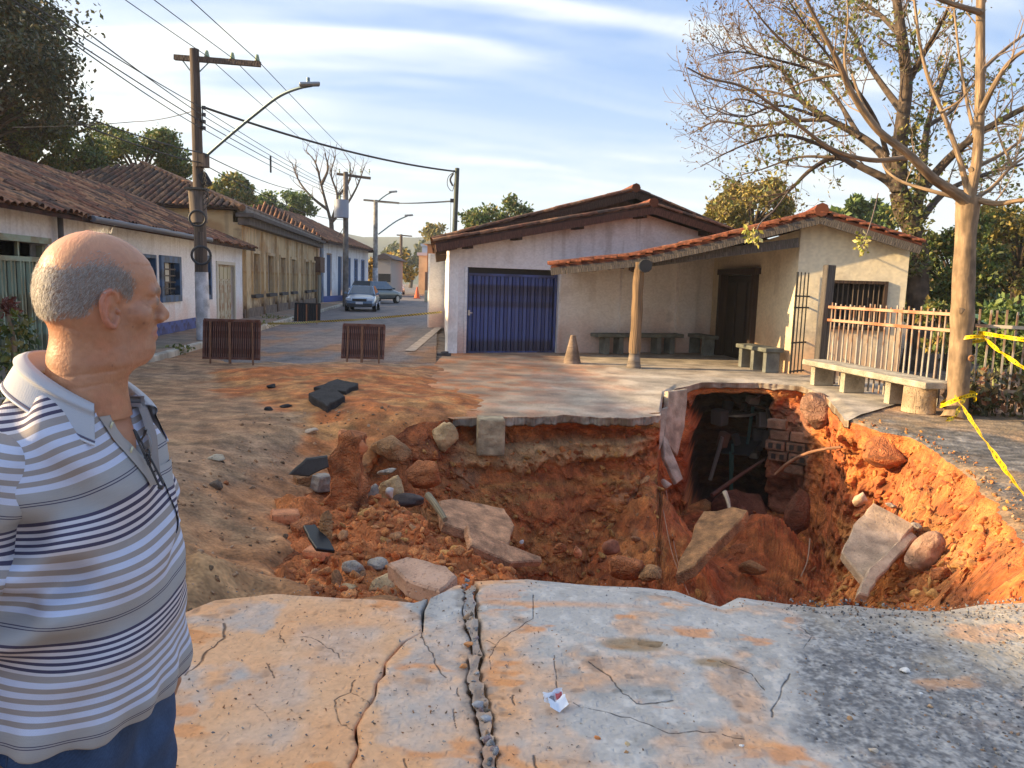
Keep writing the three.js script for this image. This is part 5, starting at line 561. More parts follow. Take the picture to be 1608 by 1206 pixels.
{ // the large half-bare tree behind the cream house
  const base = at(1443, 490, 17.2), g = thing('large_tree', 'large spreading half bare tree with a dark mossy trunk behind the cream house', 'tree', [base.x, 0, -17.2]), o = g.position, R = rng(21), W = (u, v, dz = 0) => at(...zx(u, v), 17.2 + dz).sub(o);
  const M = barkGrey; part(g, 'trunk', sweep(curve([V(.1, -.1, 0), V(.05, .8, 0), W(1130, 1200), W(1125, 1060), W(1085, 950), W(1050, 850)], 26), t => .25 + .14 * Math.exp(-t * 9) + .02 * Math.sin(t * 17) - .04 * t, 14), M);
  const limbs = [[[[1060, 880], [1010, 810], [900, 750], [770, 700], [660, 755], [560, 850], [470, 900]], 1.0, .13, .02], [[[1050, 850], [1060, 600], [1085, 370], [1065, 160], [1040, -20], [1020, -250]], -.5, .19, .07], [[[1040, 830], [980, 690], [870, 600], [740, 530], [610, 440], [520, 300], [410, 300], [300, 330]], 1.4, .12, .02], [[[1130, 950], [1160, 720], [1180, 560], [1230, 400], [1290, 250]], 1.2, .13, .03], [[[1120, 900], [1250, 730], [1400, 600], [1610, 480], [1800, 400]], -1.2, .12, .04], [[[1130, 1000], [1250, 860], [1420, 780], [1600, 730]], 1.5, .10, .03], [[[1070, 500], [980, 380], [900, 260], [830, 120], [700, 40]], 1.5, .09, .015], [[[1075, 400], [1150, 260], [1230, 120], [1300, -30]], -1.2, .09, .02], [[[1066, 160], [960, 60], [820, -40]], .8, .08, .03], [[[880, 610], [760, 420], [640, 300], [520, 190], [400, 130]], 2.0, .06, .01], [[[740, 530], [560, 540], [400, 560], [240, 540], [120, 600]], .8, .05, .008], [[[860, 740], [690, 640], [520, 600], [350, 650], [170, 740]], -1.0, .06, .008], [[[1000, 690], [960, 560], [880, 420], [780, 300], [640, 120], [560, 0]], -1.5, .06, .01], [[[610, 440], [440, 400], [300, 400], [130, 330]], 1.5, .035, .006], [[[520, 300], [400, 220], [290, 180]], 1, .03, .006], [[[770, 700], [600, 700], [420, 760], [250, 800]], 1.2, .04, .006], [[[700, 520], [520, 470], [350, 520], [160, 460]], -1.6, .04, .006], [[[900, 270], [740, 200], [560, 60], [440, 0]], 1.4, .04, .008], [[[1180, 560], [1300, 480], [1350, 380], [1420, 300]], 1.0, .06, .015], [[[640, 300], [480, 260], [330, 230], [200, 250]], -1.2, .035, .006]];
  const tw = [], tips = []; limbs.forEach(([pts, dz, r0, r1], i) => { const q = curve(pts.map(([u, v], k) => W(u, v, dz * k / (pts.length - 1) * 1.4 + .25 * (R() - .5))), pts.length * 4); part(g, 'branch', sweep(q, t => lerp(r0, r1, Math.pow(t, .75)), 8), M); grow(tw, tips, q.filter((_, k) => k % 3 === 0), Math.max(r1 * 2.2, .03), 0, R, { per: [3.2, 4.6, 4.6], len: [1.35, .62, .28], rad: [.022, .009, .0055], rise: .05, up: .1, min: .0042, from: .3 }); });
  part(g, 'twigs', tw, twigM).userData.kind = 'stuff';
  const green = ['#66702a', '#7d7f33', '#4e5f24', '#8f8538', '#74643a'], brown = ['#7d6040', '#8a6a45', '#6b5238']; const near = tips.filter(p => { const q = p.clone().add(o); return q.x > 4.2 + (q.y - 3) * .35; });
  const cr = leaves(3300, () => near[Math.floor(R() * near.length)].clone().add(V((R() - .5) * .35, (R() - .5) * .35, (R() - .5) * .35)), .12, green, R), br = leaves(3600, () => tips[Math.floor(R() * tips.length)].clone().add(V((R() - .5) * .25, (R() - .5) * .25, (R() - .5) * .25)), .065, brown.concat(green[4]), R), mo = leaves(1700, i => W(lerp(1040, 1150, R()), lerp(500, 1230, Math.pow(R(), .8)), -.25 + .5 * R()).add(V((R() - .5) * .4, 0, -.1 + .5 * R())), .11, green, R);
  const hang = leaves(110, i => i < 60 ? W(400 + 60 * (R() - .5), 1050 + 60 * (R() - .5), -4.6 + .3 * R()) : W(890 + 60 * (R() - .5), 1080 + 80 * (R() - .5), -4 + .3 * R()), .095, ['#b9b24a', '#98a03c', '#cfc27a'], R);
  part(g, 'crown', [cr, br, mo, hang], leafMat([1])); part(g, 'drooping_shoot', [sweep(curve([W(560, 850, .4), W(500, 930, -1.5), W(430, 1000, -3.5), W(400, 1080, -4.6)], 12), .012, 5), sweep(curve([W(960, 860), W(930, 980, -2.5), W(890, 1100, -4)], 12), .012, 5)], twigM);
}
function bushTree(label, u0, u1, v0, v1, Z, n, size, cols, o = {}) { // crown of leaf clumps round limbs, sized by the outline it has from the street
  const a = at(u0, (v0 + v1) / 2, Z), b = at(u1, (v0 + v1) / 2, Z), c = a.clone().add(b).multiplyScalar(.5), rx = (b.x - a.x) / 2, ry = (v1 - v0) / F * Z / 2, g = thing(o.name ?? 'leafy_tree', label, o.cat ?? 'tree', [c.x, 0, -Z], 0, o.group), R = rng(o.seed ?? Math.floor(u0 * 7 + v0)); const cy = c.y, rz = o.rz ?? rx;
  const cl = []; for (let k = 0; k < (o.clumps ?? 26); k++) { const t = R() * 6.283, w = Math.acos(R() * 1.7 - .8), q = .45 + .5 * Math.sqrt(R()); cl.push([V(Math.sin(w) * Math.cos(t) * rx * q, cy + Math.cos(w) * ry * q, Math.sin(w) * Math.sin(t) * rz * q), (.20 + .26 * R()) * Math.min(rx, Math.max(ry, .5 * rx))]); }
  const lim = [], tips = []; const tk = o.trunk ?? .035 * rx + .1; const fork = cy - ry * .75; lim.push(sweep([V(0, -.1, 0), V(.05 * rx, Math.max(.2, fork * .5), 0), V(0, Math.max(.3, fork), 0)], [tk * 1.4, tk * 1.1, tk], 8)); part(g, 'trunk', lim, barkGrey); const bl = cl.map(([p, r]) => sweep(curve([V(0, Math.max(.2, fork), 0), V(p.x * .4, lerp(fork, p.y, .6), p.z * .4), p], 6), t => tk * .5 * (1 - .85 * t), 5, false)); part(g, 'limbs', bl, barkGrey).userData.kind = 'stuff';
  part(g, 'crown', leaves(n, () => { const [p, r] = cl[Math.floor(R() * cl.length)], t = R() * 6.283, y = R() * 2 - 1, s = Math.sqrt(1 - y * y), q = r * Math.pow(R(), .45) * (.7 + .6 * n3(p.x + y * 3, t, p.z, 5)); return V(p.x + Math.cos(t) * s * q, p.y + y * q * .8, p.z + Math.sin(t) * s * q); }, size, cols, R), leafMat([1])); return g;
}
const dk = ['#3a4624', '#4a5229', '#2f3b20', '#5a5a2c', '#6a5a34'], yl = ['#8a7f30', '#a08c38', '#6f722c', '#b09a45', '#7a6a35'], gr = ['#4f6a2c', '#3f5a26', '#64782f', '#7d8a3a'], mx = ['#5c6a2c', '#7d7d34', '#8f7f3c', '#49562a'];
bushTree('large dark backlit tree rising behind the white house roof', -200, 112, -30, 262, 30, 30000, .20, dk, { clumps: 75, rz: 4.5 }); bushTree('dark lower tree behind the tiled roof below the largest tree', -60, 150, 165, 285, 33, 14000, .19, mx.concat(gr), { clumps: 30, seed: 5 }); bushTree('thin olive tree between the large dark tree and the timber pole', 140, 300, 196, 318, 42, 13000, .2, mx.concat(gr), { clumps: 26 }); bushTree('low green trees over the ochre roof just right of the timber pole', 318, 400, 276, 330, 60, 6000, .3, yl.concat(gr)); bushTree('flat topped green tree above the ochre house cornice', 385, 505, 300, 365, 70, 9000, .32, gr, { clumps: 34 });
bushTree('round green tree behind the garage roof', 733, 842, 314, 400, 48, 10000, .24, gr.concat(mx), { clumps: 30 }); bushTree('small far tree above the corner houses', 664, 700, 353, 384, 120, 1200, .6, yl); bushTree('yellowish tree behind the cream house roof', 1106, 1262, 288, 372, 31, 11000, .17, yl, { clumps: 34 }); bushTree('green trees far behind the cream house ridge', 1285, 1402, 316, 372, 40, 4200, .3, gr, { clumps: 24 }); bushTree('yellow flowering shrub behind the distant white house', 562, 600, 412, 462, 78, 1500, .5, ['#b58f2a', '#a0852c', '#7d7428']); bushTree('yellowish tree behind the far grey house', 596, 650, 396, 450, 100, 1800, .6, yl.concat(['#c09a3a'])); bushTree('hazy green trees on the slope at the end of the street', 600, 690, 378, 430, 170, 2600, 1.1, ['#4a5a3a', '#5a6440', '#6a6a44']);
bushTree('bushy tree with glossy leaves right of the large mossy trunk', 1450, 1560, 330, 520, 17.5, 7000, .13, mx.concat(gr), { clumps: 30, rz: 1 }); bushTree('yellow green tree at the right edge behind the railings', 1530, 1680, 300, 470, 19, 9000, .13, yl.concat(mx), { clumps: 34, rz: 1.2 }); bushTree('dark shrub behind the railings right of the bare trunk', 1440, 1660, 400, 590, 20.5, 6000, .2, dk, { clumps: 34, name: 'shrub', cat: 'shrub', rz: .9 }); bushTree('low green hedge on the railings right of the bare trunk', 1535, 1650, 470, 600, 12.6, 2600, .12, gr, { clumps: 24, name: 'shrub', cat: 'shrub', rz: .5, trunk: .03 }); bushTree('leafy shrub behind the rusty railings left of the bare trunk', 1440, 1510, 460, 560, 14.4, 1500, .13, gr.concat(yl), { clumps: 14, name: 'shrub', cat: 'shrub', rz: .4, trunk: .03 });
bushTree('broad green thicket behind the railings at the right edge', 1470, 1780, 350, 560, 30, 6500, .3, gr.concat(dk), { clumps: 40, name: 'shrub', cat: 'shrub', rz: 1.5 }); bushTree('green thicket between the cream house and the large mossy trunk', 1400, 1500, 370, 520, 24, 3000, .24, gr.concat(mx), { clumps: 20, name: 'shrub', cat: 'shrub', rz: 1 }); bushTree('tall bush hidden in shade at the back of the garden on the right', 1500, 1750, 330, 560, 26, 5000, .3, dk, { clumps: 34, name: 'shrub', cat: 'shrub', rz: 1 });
{ // leafless tree in the distance
  const b = gnd(525, 470), Z = 72, p = at(528, 440, Z), g = thing('bare_tree', 'faint leafless tree with several thin stems beyond the ochre house', 'tree', [p.x, 0, -Z]), R = rng(31), W = (u, v, dz = 0) => at(u, v, Z + dz).sub(g.position), tw = [], tips = []; part(g, 'trunk', sweep([V(0, 0, 0), W(522, 380), W(520, 345)], [.3, .24, .2], 7), barkGrey);
  for (const s of [[[520, 350], [512, 320], [503, 285], [495, 255], [480, 236]], [[520, 350], [530, 310], [520, 275], [527, 245]], [[520, 350], [545, 320], [562, 290], [572, 262]], [[515, 330], [490, 310], [470, 285], [458, 255]], [[530, 310], [548, 285], [550, 255]], [[505, 290], [515, 265], [510, 240]]]) { const q = s.map(([u, v], i) => W(u, v, (R() - .5) * i)); part(g, 'branch', sweep(curve(q, 14), t => .16 * (1 - .75 * t), 5), barkGrey); grow(tw, tips, q, .12, 0, R, { per: [.9, 1.6], len: [2.2, 1.0], rad: [.05, .022], rise: .12, min: .014, from: .3 }); } part(g, 'twigs', tw, twigM).userData.kind = 'stuff'; }
{ // banana plant behind the fence
  const b = at(1575, 520, 13.2), g = thing('banana_plant', 'banana plant with one broad torn green leaf behind the railings', 'plant', [b.x, 0, -13.2]), R = rng(41), M = mat([.10, .22, .07], { r: .45, phys: { transmission: .3, thickness: 0 } }); part(g, 'stem', sweep([V(0, 0, 0), V(.02, .7, 0), V(0, 1.15, 0)], [.09, .08, .05], 8), mat([.22, .25, .10]));
  for (const [a, l, h] of [[.2, .75, .55], [2.5, .7, .35], [3.9, .6, .25], [5.2, .6, .4]]) part(g, 'leaf', grid(14, 6, (u, v) => { const x = u * l, s = Math.sin(Math.PI * Math.pow(u, .7)) * .20, w = (v - .5) * 2, y = 1.1 + h * Math.sin(u * 1.9) - .12 * Math.abs(w) * s * 3 + .03 * (R() - .5), k = w * s * (1 - .12 * R()); return [Math.cos(a) * x - Math.sin(a) * k, y, Math.sin(a) * x + Math.cos(a) * k]; }), M); }
function weeds(label, spots, n, size, cols, seed, h = .3) { const R = rng(seed), g = leaves(n, () => { const s = spots[Math.floor(R() * spots.length)]; return V(s[0] + (R() - .5) * s[2], .03 + R() * h * (s[3] ?? 1), -s[1] + (R() - .5) * s[2]); }, size, cols, R); const m = solo('weeds', g, leafMat([1]), label, 'weeds'); m.userData.kind = 'stuff'; return m; }
weeds('dry weeds and creepers along the foot of the right railings', [[6.9, 10.9, .7, 1.6], [7.4, 10.5, .8, 1.6], [8, 10.2, .8, 1.6], [6.6, 10.9, .5]], 1500, .12, ['#5c5a2a', '#7d6a3a', '#4a4a24', '#8a5a3a'], 51, .35); weeds('weeds in the cracks of the kerb by the left pavement', [[-6.9, 15.6, .5, .4], [-7.4, 19.5, .6, .5], [-8.1, 24, 1, .6], [-8.6, 28, 1.2, .7], [-6.8, 13.5, .4, .3]], 700, .09, ['#5c6a2c', '#7d7d34', '#8f7f3c'], 52, .3);
{ const R = rng(61), p = at(20, 560, 8.6), g = thing('flowering_plant', 'tall plant with red blossom beside the green gate', 'plant', [p.x, 0, -8.6]); part(g, 'stem', sweep(curve([V(0, 0, 0), V(.03, .6, 0), V(-.02, 1.2, 0)], 8), .03, 6), twigPale); part(g, 'leaves', leaves(420, () => V((R() - .5) * .3 + .06, .15 + R() * 1.0, (R() - .5) * .3), .09, mx, R), leafMat([1])); part(g, 'blossom', leaves(110, () => V((R() - .5) * .12, 1.12 + R() * .18, (R() - .5) * .16), .07, ['#8a4a34', '#7a4432', '#6a3a2c'], R), leafMat([1])); }
// ---------------------------------------------------------------- what lies in and round the pit
function hit(u, v) { const r = rayOf(u, v), p = V(0, EYE, 0); for (let t = 1; t < 40; t += .012) { const x = r.x * t, y = EYE + r.y * t, z = -r.z * t, d = rimDist(x, z); const H = d < -.25 ? floorY(x, z) : d < 0 ? lerp(floorY(x, z), soilY(x, z), .0) : soilY(x, z); if (y <= H) return V(x, y, -z); } return gnd(u, v); }
const stoneTan = mat([.64, .42, .21], { map: T.conc, bump: T.concB, bs: .04, rx: 2 }), stoneGrey = mat([.38, .32, .265], { map: T.conc, bump: T.concB, bs: .04, rx: 2 }), stoneRed = mat([.72, .23, .07], { map: T.soil, bump: T.soilB, bs: .05, rx: 1.5 }), stoneOchre = mat([.66, .32, .125], { map: T.soil, bump: T.soilB, bs: .05, rx: 1.5 }), brickM = mat([.78, .30, .13], { map: T.conc, bump: T.concB, bs: .04, rx: 2 }), plateM = mat([.60, .42, .28], { map: T.conc, bump: T.concB, bs: .02, rx: 1.5 }), plateWhite = mat([.55, .45, .34], { map: T.conc, bump: T.concB, bs: .02, rx: 1.5 }), plateDust = mat([.80, .40, .20], { map: T.soil, bump: T.soilB, bs: .02, rx: 1.5 }), asphM = mat([.10, .085, .08], { map: T.gravel, bump: T.gravelB, bs: .03, rx: 2 }), plasticM = mat([.012, .012, .013], { r: .35 });
let seedK = 100;
function rock(name, label, u, v, wpx, hpx, m, o = {}) { const p = o.Z ? at(u, v, o.Z) : hit(u, v + (hpx * .25)); const s = -p.z / F, r = wpx / 2 * s, k = hpx / wpx; const g = rockGeo(r, seedK++, 1, k, o.d ?? .85, o.rough ?? .35, 4, o.cut ?? .62); const x = solo(name, g, m, label, o.cat ?? 'stone', o.group); x.position.copy(p); if (!o.Z) x.position.y += r * k * .35; x.rotation.set(o.rx ?? 0, o.ry ?? 0, o.rz ?? 0); return x; }
function plate(name, label, corners, th, m, o = {}) { // broken flat piece: corners [u, v, depth]
  const c = corners.map(q => q.isVector3 ? q : at(...q)), ctr = c.reduce((a, b) => a.add(b), V(0, 0, 0)).multiplyScalar(1 / c.length), n = V(0, 0, 0); c.forEach((p, i) => n.add(p.clone().sub(ctr).cross(c[(i + 1) % c.length].clone().sub(ctr)))); n.normalize(); if (n.dot(V(0, EYE, 0).sub(ctr)) < 0) n.negate(); const R = rng(seedK++), edge = []; const N = o.n ?? 7; const a = V(0, 1, 0).cross(n).normalize(), b = n.clone().cross(a);
  c.forEach((p, i) => { const q = c[(i + 1) % c.length], L = p.distanceTo(q); for (let k = 0; k < N; k++) { const e = p.clone().lerp(q, k / N), j = (o.jag ?? .05) * L * (k ? 1 : .3); e.addScaledVector(a, (R() - .5) * j).addScaledVector(b, (R() - .5) * j); e.addScaledVector(n, -e.clone().sub(ctr).dot(n)); edge.push(e); } });
  const s = edge.map(e => { const d = e.clone().sub(ctr); return [d.dot(a), d.dot(b)]; }); const g = extrude(s, th, [], Math.min(.012, th * .25)); g.translate(0, 0, -th); const mt = new THREE.Matrix4().makeBasis(a, b, n); mt.setPosition(V(0, 0, 0)); g.applyMatrix4(mt); const x = solo(name, g, m, label, o.cat ?? 'slab'); x.position.copy(ctr); return x; }
function stick(name, label, pts, r, m, cat, sides = 7) { return solo(name, sweep(curve(pts.map(q => at(...q)), 14), typeof r === 'function' ? r : t => r * (1 - .3 * t), sides), m, label, cat); }
// near left edge
rock('boulder', 'rounded tan boulder on the near edge, left of the broken slab corner', 601, 914, 64, 46, stoneTan, { rough: .3 }); plate('slab_fragment', 'tilted pinkish slab fragment at the near edge between the boulder and the open joint', [[612, 886, 4.42], [640, 876, 4.5], [700, 896, 4.35], [714, 903, 4.22], [690, 930, 4.05], [640, 912, 4.2]], .09, mat([.56, .34, .23], { map: T.conc, rx: 1, bump: T.concB, bs: .02 }), { n: 4, jag: .07 });
rock('stone', 'flat grey stone beside the boulder', 556, 889, 44, 28, stoneGrey, {}); rock('stone', 'smaller dark grey stone behind the boulder', 592, 886, 50, 24, stoneGrey, { ry: 1 }); rock('stone', 'little grey stone in front of the flat grey stone', 560, 903, 18, 12, stoneGrey); rock('stone', 'buff stone half sunk in the dirt left of the boulder', 545, 922, 48, 22, stoneTan, { ry: 2 });
function brick(label, u, v, w, h, d, ry, rz, m = brickM) { const p = hit(u, v), x = solo('brick_block', boxUV(indexed(new RoundedBoxGeometry(w, h, d, 3, .018))), m, label, 'brick'); const q = x.geometry.attributes.position; for (let i = 0; i < q.count; i++) { const k = 1 + .10 * (fb3(q.getX(i) * 12 + u, q.getY(i) * 12, q.getZ(i) * 12, 3, 5) - .5); q.setXYZ(i, q.getX(i) * k, q.getY(i) * k, q.getZ(i) * k); } x.position.copy(p); x.position.y += h * .4; x.rotation.set(.1, ry, rz); return x; }
brick('orange brick block lying on the brown dirt heap', 448, 818, .22, .09, .15, .35, -.08); brick('small orange brick piece below the black plastic', 497, 876, .17, .085, .12, -.3, .1); brick('dusty orange brick behind the black plastic', 477, 836, .16, .10, .14, .8, .2, stoneRed); brick('brown brick piece under the overhanging dirt lip', 480, 762, .2, .13, .16, .5, .1, stoneOchre); brick('grey block fallen under the dirt lip', 505, 768, .22, .16, .16, 1.0, -.2, stoneGrey);
plate('plastic_sheet', 'torn black plastic sheet sticking out of the near left edge', [[478, 826, 4.95], [494, 824, 4.98], [518, 850, 4.85], [524, 866, 4.78], [498, 858, 4.76], [486, 845, 4.85]], .02, plasticM, { cat: 'plastic', n: 3 }); plate('dark_slab', 'dark flat stone slab hidden under the dirt lip on the left', [[456, 744, 6.22], [482, 722, 6.28], [512, 718, 6.32], [514, 732, 6.32], [484, 746, 6.26]], .05, mat([.06, .055, .05], { map: T.conc }), { n: 3 }); rock('stone', 'tall brown stone beside the black plastic', 512, 832, 34, 66, stoneOchre, { Z: 4.95 });
// red pillar and stones of the old footing
{ const p = at(545, 760, 6.75), g = solo('masonry_pillar', grid(22, 30, (u, v) => { const a = u * 6.283, c = Math.cos(a), s = Math.sin(a), e = .6, y = v * 1.05 - .55, w = (.19 + .05 * (.5 - v)) * (1 + 1.9 * (fb3(c * 1.9, y * 4.5, s * 1.9, 5, 77) - .5)) * (1 - .35 * v) * (v > .97 ? .02 : 1); return [Math.sign(c) * Math.pow(Math.abs(c), e) * w + .03 * v, y, Math.sign(s) * Math.pow(Math.abs(s), e) * w]; }, null, (u, v) => [u * 1.2, v]), stoneRed, 'upright red earth covered masonry pillar at the left of the pit', 'pillar'); g.position.copy(p); }
rock('stone', 'red stone on top of the masonry pillar', 562, 700, 32, 32, brickM, { Z: 6.7 }); rock('stone', 'small red stone left of the pillar top', 538, 682, 20, 16, brickM, { Z: 7.1 }); rock('boulder', 'long brown boulder under the pit rim right of the pillar', 612, 702, 84, 42, stoneOchre, { Z: 8.3, rz: -.15 }); rock('boulder', 'tan knobbly boulder in the far wall under the rim', 697, 688, 46, 58, stoneTan, { Z: 8.95 }); { const p = at(770, 684, 9.25), x = solo('cut_block', boxUV(new RoundedBoxGeometry(.34, .46, .3, 2, .03)), mat([.52, .40, .25], { map: T.conc, bump: T.concB, bs: .03, rx: 2 }), 'pale squared stone block set into the far wall under the slab', 'block'); x.position.copy(p); x.rotation.y = .1; }
rock('boulder', 'round stone with a white chip at the back of the rubble', 614, 768, 48, 60, stoneTan, { Z: 7.3 }); rock('stone', 'white chip of lime on the rubble', 612, 774, 22, 24, mat([.62, .55, .47]), { Z: 7.02 }); rock('boulder', 'reddish boulder low in the far wall', 668, 742, 70, 50, stoneRed, { Z: 7.9, rz: .2 }); rock('stone', 'grey shard leaning above the round stone', 608, 740, 34, 14, stoneGrey, { Z: 7.4, rz: .3 }); rock('stone', 'dark lump right of the round stone', 645, 785, 60, 26, mat([.14, .10, .085], { map: T.soil }), { Z: 7.2 }); rock('stone', 'grey lump between the pillar and the round stone', 585, 775, 30, 34, stoneGrey, { Z: 7.1 });
plate('slab_fragment', 'large pinkish slab lying tilted on the red rubble', [[690, 792, 6.9], [712, 786, 7.1], [792, 797, 7.3], [806, 826, 6.9], [796, 858, 6.35], [700, 818, 6.35]], .07, plateDust, { n: 5, jag: .04 }); plate('timber_board', 'pointed red board poking out of the rubble into the deep part', [[735, 826, 6.2], [790, 858, 6.25], [849, 874, 6.4], [850, 880, 6.35], [800, 884, 6.0], [740, 858, 5.9]], .05, plateDust, { n: 3, cat: 'board' }); stick('broken_stick', 'short pale stick standing in the rubble', [[672, 778, 6.7], [686, 796, 6.45], [699, 816, 6.25]], .035, mat([.40, .34, .22], { map: T.wood }), 'stick');
rock('boulder', 'layered red boulder just beyond the near slab edge', 985, 893, 74, 42, stoneRed, { Z: 6.6 }); rock('boulder', 'ochre lump right of the layered red boulder', 1022, 902, 50, 30, stoneOchre, { Z: 6.5 }); rock('stone', 'square red stone at the foot of the far wall', 878, 862, 24, 26, stoneRed, { Z: 7.5 }); rock('stone', 'red stone pressed into the foot of the far wall', 906, 866, 20, 24, brickM, { Z: 7.5 }); rock('stone', 'smooth red stone half buried in the middle of the far wall', 960, 858, 38, 30, mat([.5, .17, .08], { map: T.soil }), { Z: 7.6 }); rock('stone', 'tiny white stone beside the tilted pinkish slab', 819, 851, 9, 10, mat([.7, .66, .6]), { Z: 6.9 });
// the slabs hanging by the cavity
plate('hanging_slab', 'broad pale wall slab hanging upright at the left of the cavity', [[1048, 616, 11.6], [1081, 612, 11.9], [1072, 670, 11.8], [1063, 714, 11.6], [1044, 690, 11.4]], .06, plateWhite, { n: 4, jag: .05 }); plate('hanging_slab', 'narrow pale strip leaning left of the broad hanging slab', [[1036, 645, 11.0], [1048, 640, 11.1], [1040, 690, 10.9], [1026, 728, 10.6], [1019, 722, 10.6]], .07, plateWhite, { n: 3 }); plate('hanging_slab', 'thin pale splinter pointing down below the broad hanging slab', [[1040, 684, 10.9], [1048, 690, 10.9], [1071, 752, 10.7], [1062, 758, 10.6], [1044, 720, 10.7]], .05, plateWhite, { n: 3 });
plate('leaning_slab', 'big broken slab leaning out of the deep part, seen along its edge', [[1106, 806, 9.0], [1128, 812, 8.9], [1150, 796, 8.9], [1170, 794, 8.7], [1160, 812, 8.5], [1092, 896, 7.7], [1062, 904, 7.6], [1072, 870, 8.0]], .10, stoneOchre, { n: 3, jag: .05 }); stick('broken_stick', 'small splintered stub on top of the leaning slab', [[1138, 772, 9.1], [1143, 786, 9.0], [1146, 800, 8.9]], .03, plateWhite, 'stick'); rock('stone', 'white flake of plaster on the mound below the hanging slabs', 1047, 760, 22, 14, plateWhite, { Z: 10.2, rz: -.5 });
rock('boulder', 'red boulder on the pit floor below the cavity', 1165, 868, 46, 34, stoneRed, { Z: 10.4, rz: -.5 }); rock('stone', 'grey flat stone on the floor of the cavity', 1198, 868, 30, 14, stoneGrey, { Z: 10.9 }); rock('stone', 'pebbly red lump at the bottom of the pit', 1180, 892, 50, 26, stoneOchre, { Z: 9.6 }); rock('boulder', 'big dark earth mound inside the cavity', 1172, 815, 120, 92, mat([.26, .105, .055], { map: T.soil, bump: T.soilB, bs: .05 }), { Z: 13.2, rough: .5 }); 
rock('boulder', 'rounded red bulge of earth beside the cavity', 1253, 800, 44, 80, mat([.33, .12, .06], { map: T.soil, bump: T.soilB, bs: .05 }), { Z: 11.6 });
{ const R = rng(88), mm = [mat([.09, .085, .08]), mat([.16, .15, .14], { r: .4 }), mat([.06, .05, .045]), mat([.03, .08, .07]), mat([.14, .075, .05]), mat([.36, .34, .30], { r: .3, m: .4 }), mat([.03, .03, .03])], what = [['dented metal drum in the dark of the cavity', 1190, 690, .26, .42], ['grey box standing in the cavity', 1197, 660, .24, .30], ['silver tin on its side in the cavity', 1156, 690, .12, .22], ['upright board in the middle of the cavity', 1178, 668, .07, .75], ['pale plank lying across the cavity', 1200, 640, .4, .05], ['greenish rag at the top of the cavity', 1182, 628, .22, .14], ['white sack at the left of the cavity', 1142, 640, .22, .25], ['dark bundle at the top left of the cavity', 1130, 655, .28, .3], ['tin pan low in the cavity', 1185, 712, .22, .14], ['brown crate low in the cavity', 1205, 690, .22, .34], ['broken chair leg crossing the cavity', 1150, 720, .05, .6], ['grey bucket near the left side of the cavity', 1136, 690, .18, .3], ['dark broken shelf at the back of the cavity', 1160, 650, .7, .05], ['second dark shelf board lower in the cavity', 1165, 700, .75, .05], ['dark upright post at the right of the cavity', 1210, 680, .06, 1.1], ['leaning dark board at the left of the cavity', 1125, 720, .08, .9], ['small dark jar high in the cavity', 1168, 640, .10, .16], ['bent black pipe in the cavity', 1148, 740, .06, .8]];
  what.forEach(([l, u, v, w, h], i) => { const p = at(u, v, 14.5 + .5 * R()), cyl = i % 3 === 0, x = solo('junk_item', cyl ? boxUV(new THREE.CylinderGeometry(w * .5, w * .45, h, 16, 2)) : boxUV(new RoundedBoxGeometry(w, h, w * .8, 2, w * .12)), mm[i % mm.length], l, 'junk'); x.position.copy(p); x.rotation.set((R() - .5) * .5, R() * 3, (R() - .5) * .8); }); stick('broken_beam', 'long thin beam lying diagonally across the cavity mouth', [[1118, 778, 12.6], [1160, 748, 13.2], [1200, 722, 13.8]], .04, woodRed, 'beam'); stick('broken_beam', 'short dark rafter under the cavity ceiling', [[1188, 625, 13.9], [1205, 612, 14.0]], .035, woodDark, 'beam'); }
{ const g = thing('block_wall', 'remains of a grey hollow block wall right of the cavity', 'wall', at(1236, 690, 13.3).toArray(), -.55), m = mat([.30, .18, .12], { map: T.soil, bump: T.concB, bs: .04 }), R = rng(17); for (let i = 0; i < 5; i++) for (let j = 0; j < 2; j++) { if ((i === 4 && j) || (i === 0 && !j)) continue; const b = part(g, 'block', bx(.33, .17, .16, [-.18 + j * .35 + (i % 2) * .06, -.5 + i * .19, .02 * ((i + j) % 3)], [.06 * (R() - .5), .12 * (R() - .5), .10 * (R() - .5)], .02), m); if ((i === 2 || i === 1)) for (const h of [-.07, .07]) part(b, 'block_hole', bx(.075, .09, .02, [-.18 + j * .35 + (i % 2) * .06 + h, -.5 + i * .19, .085 + .02 * ((i + j) % 3)]), black); } }
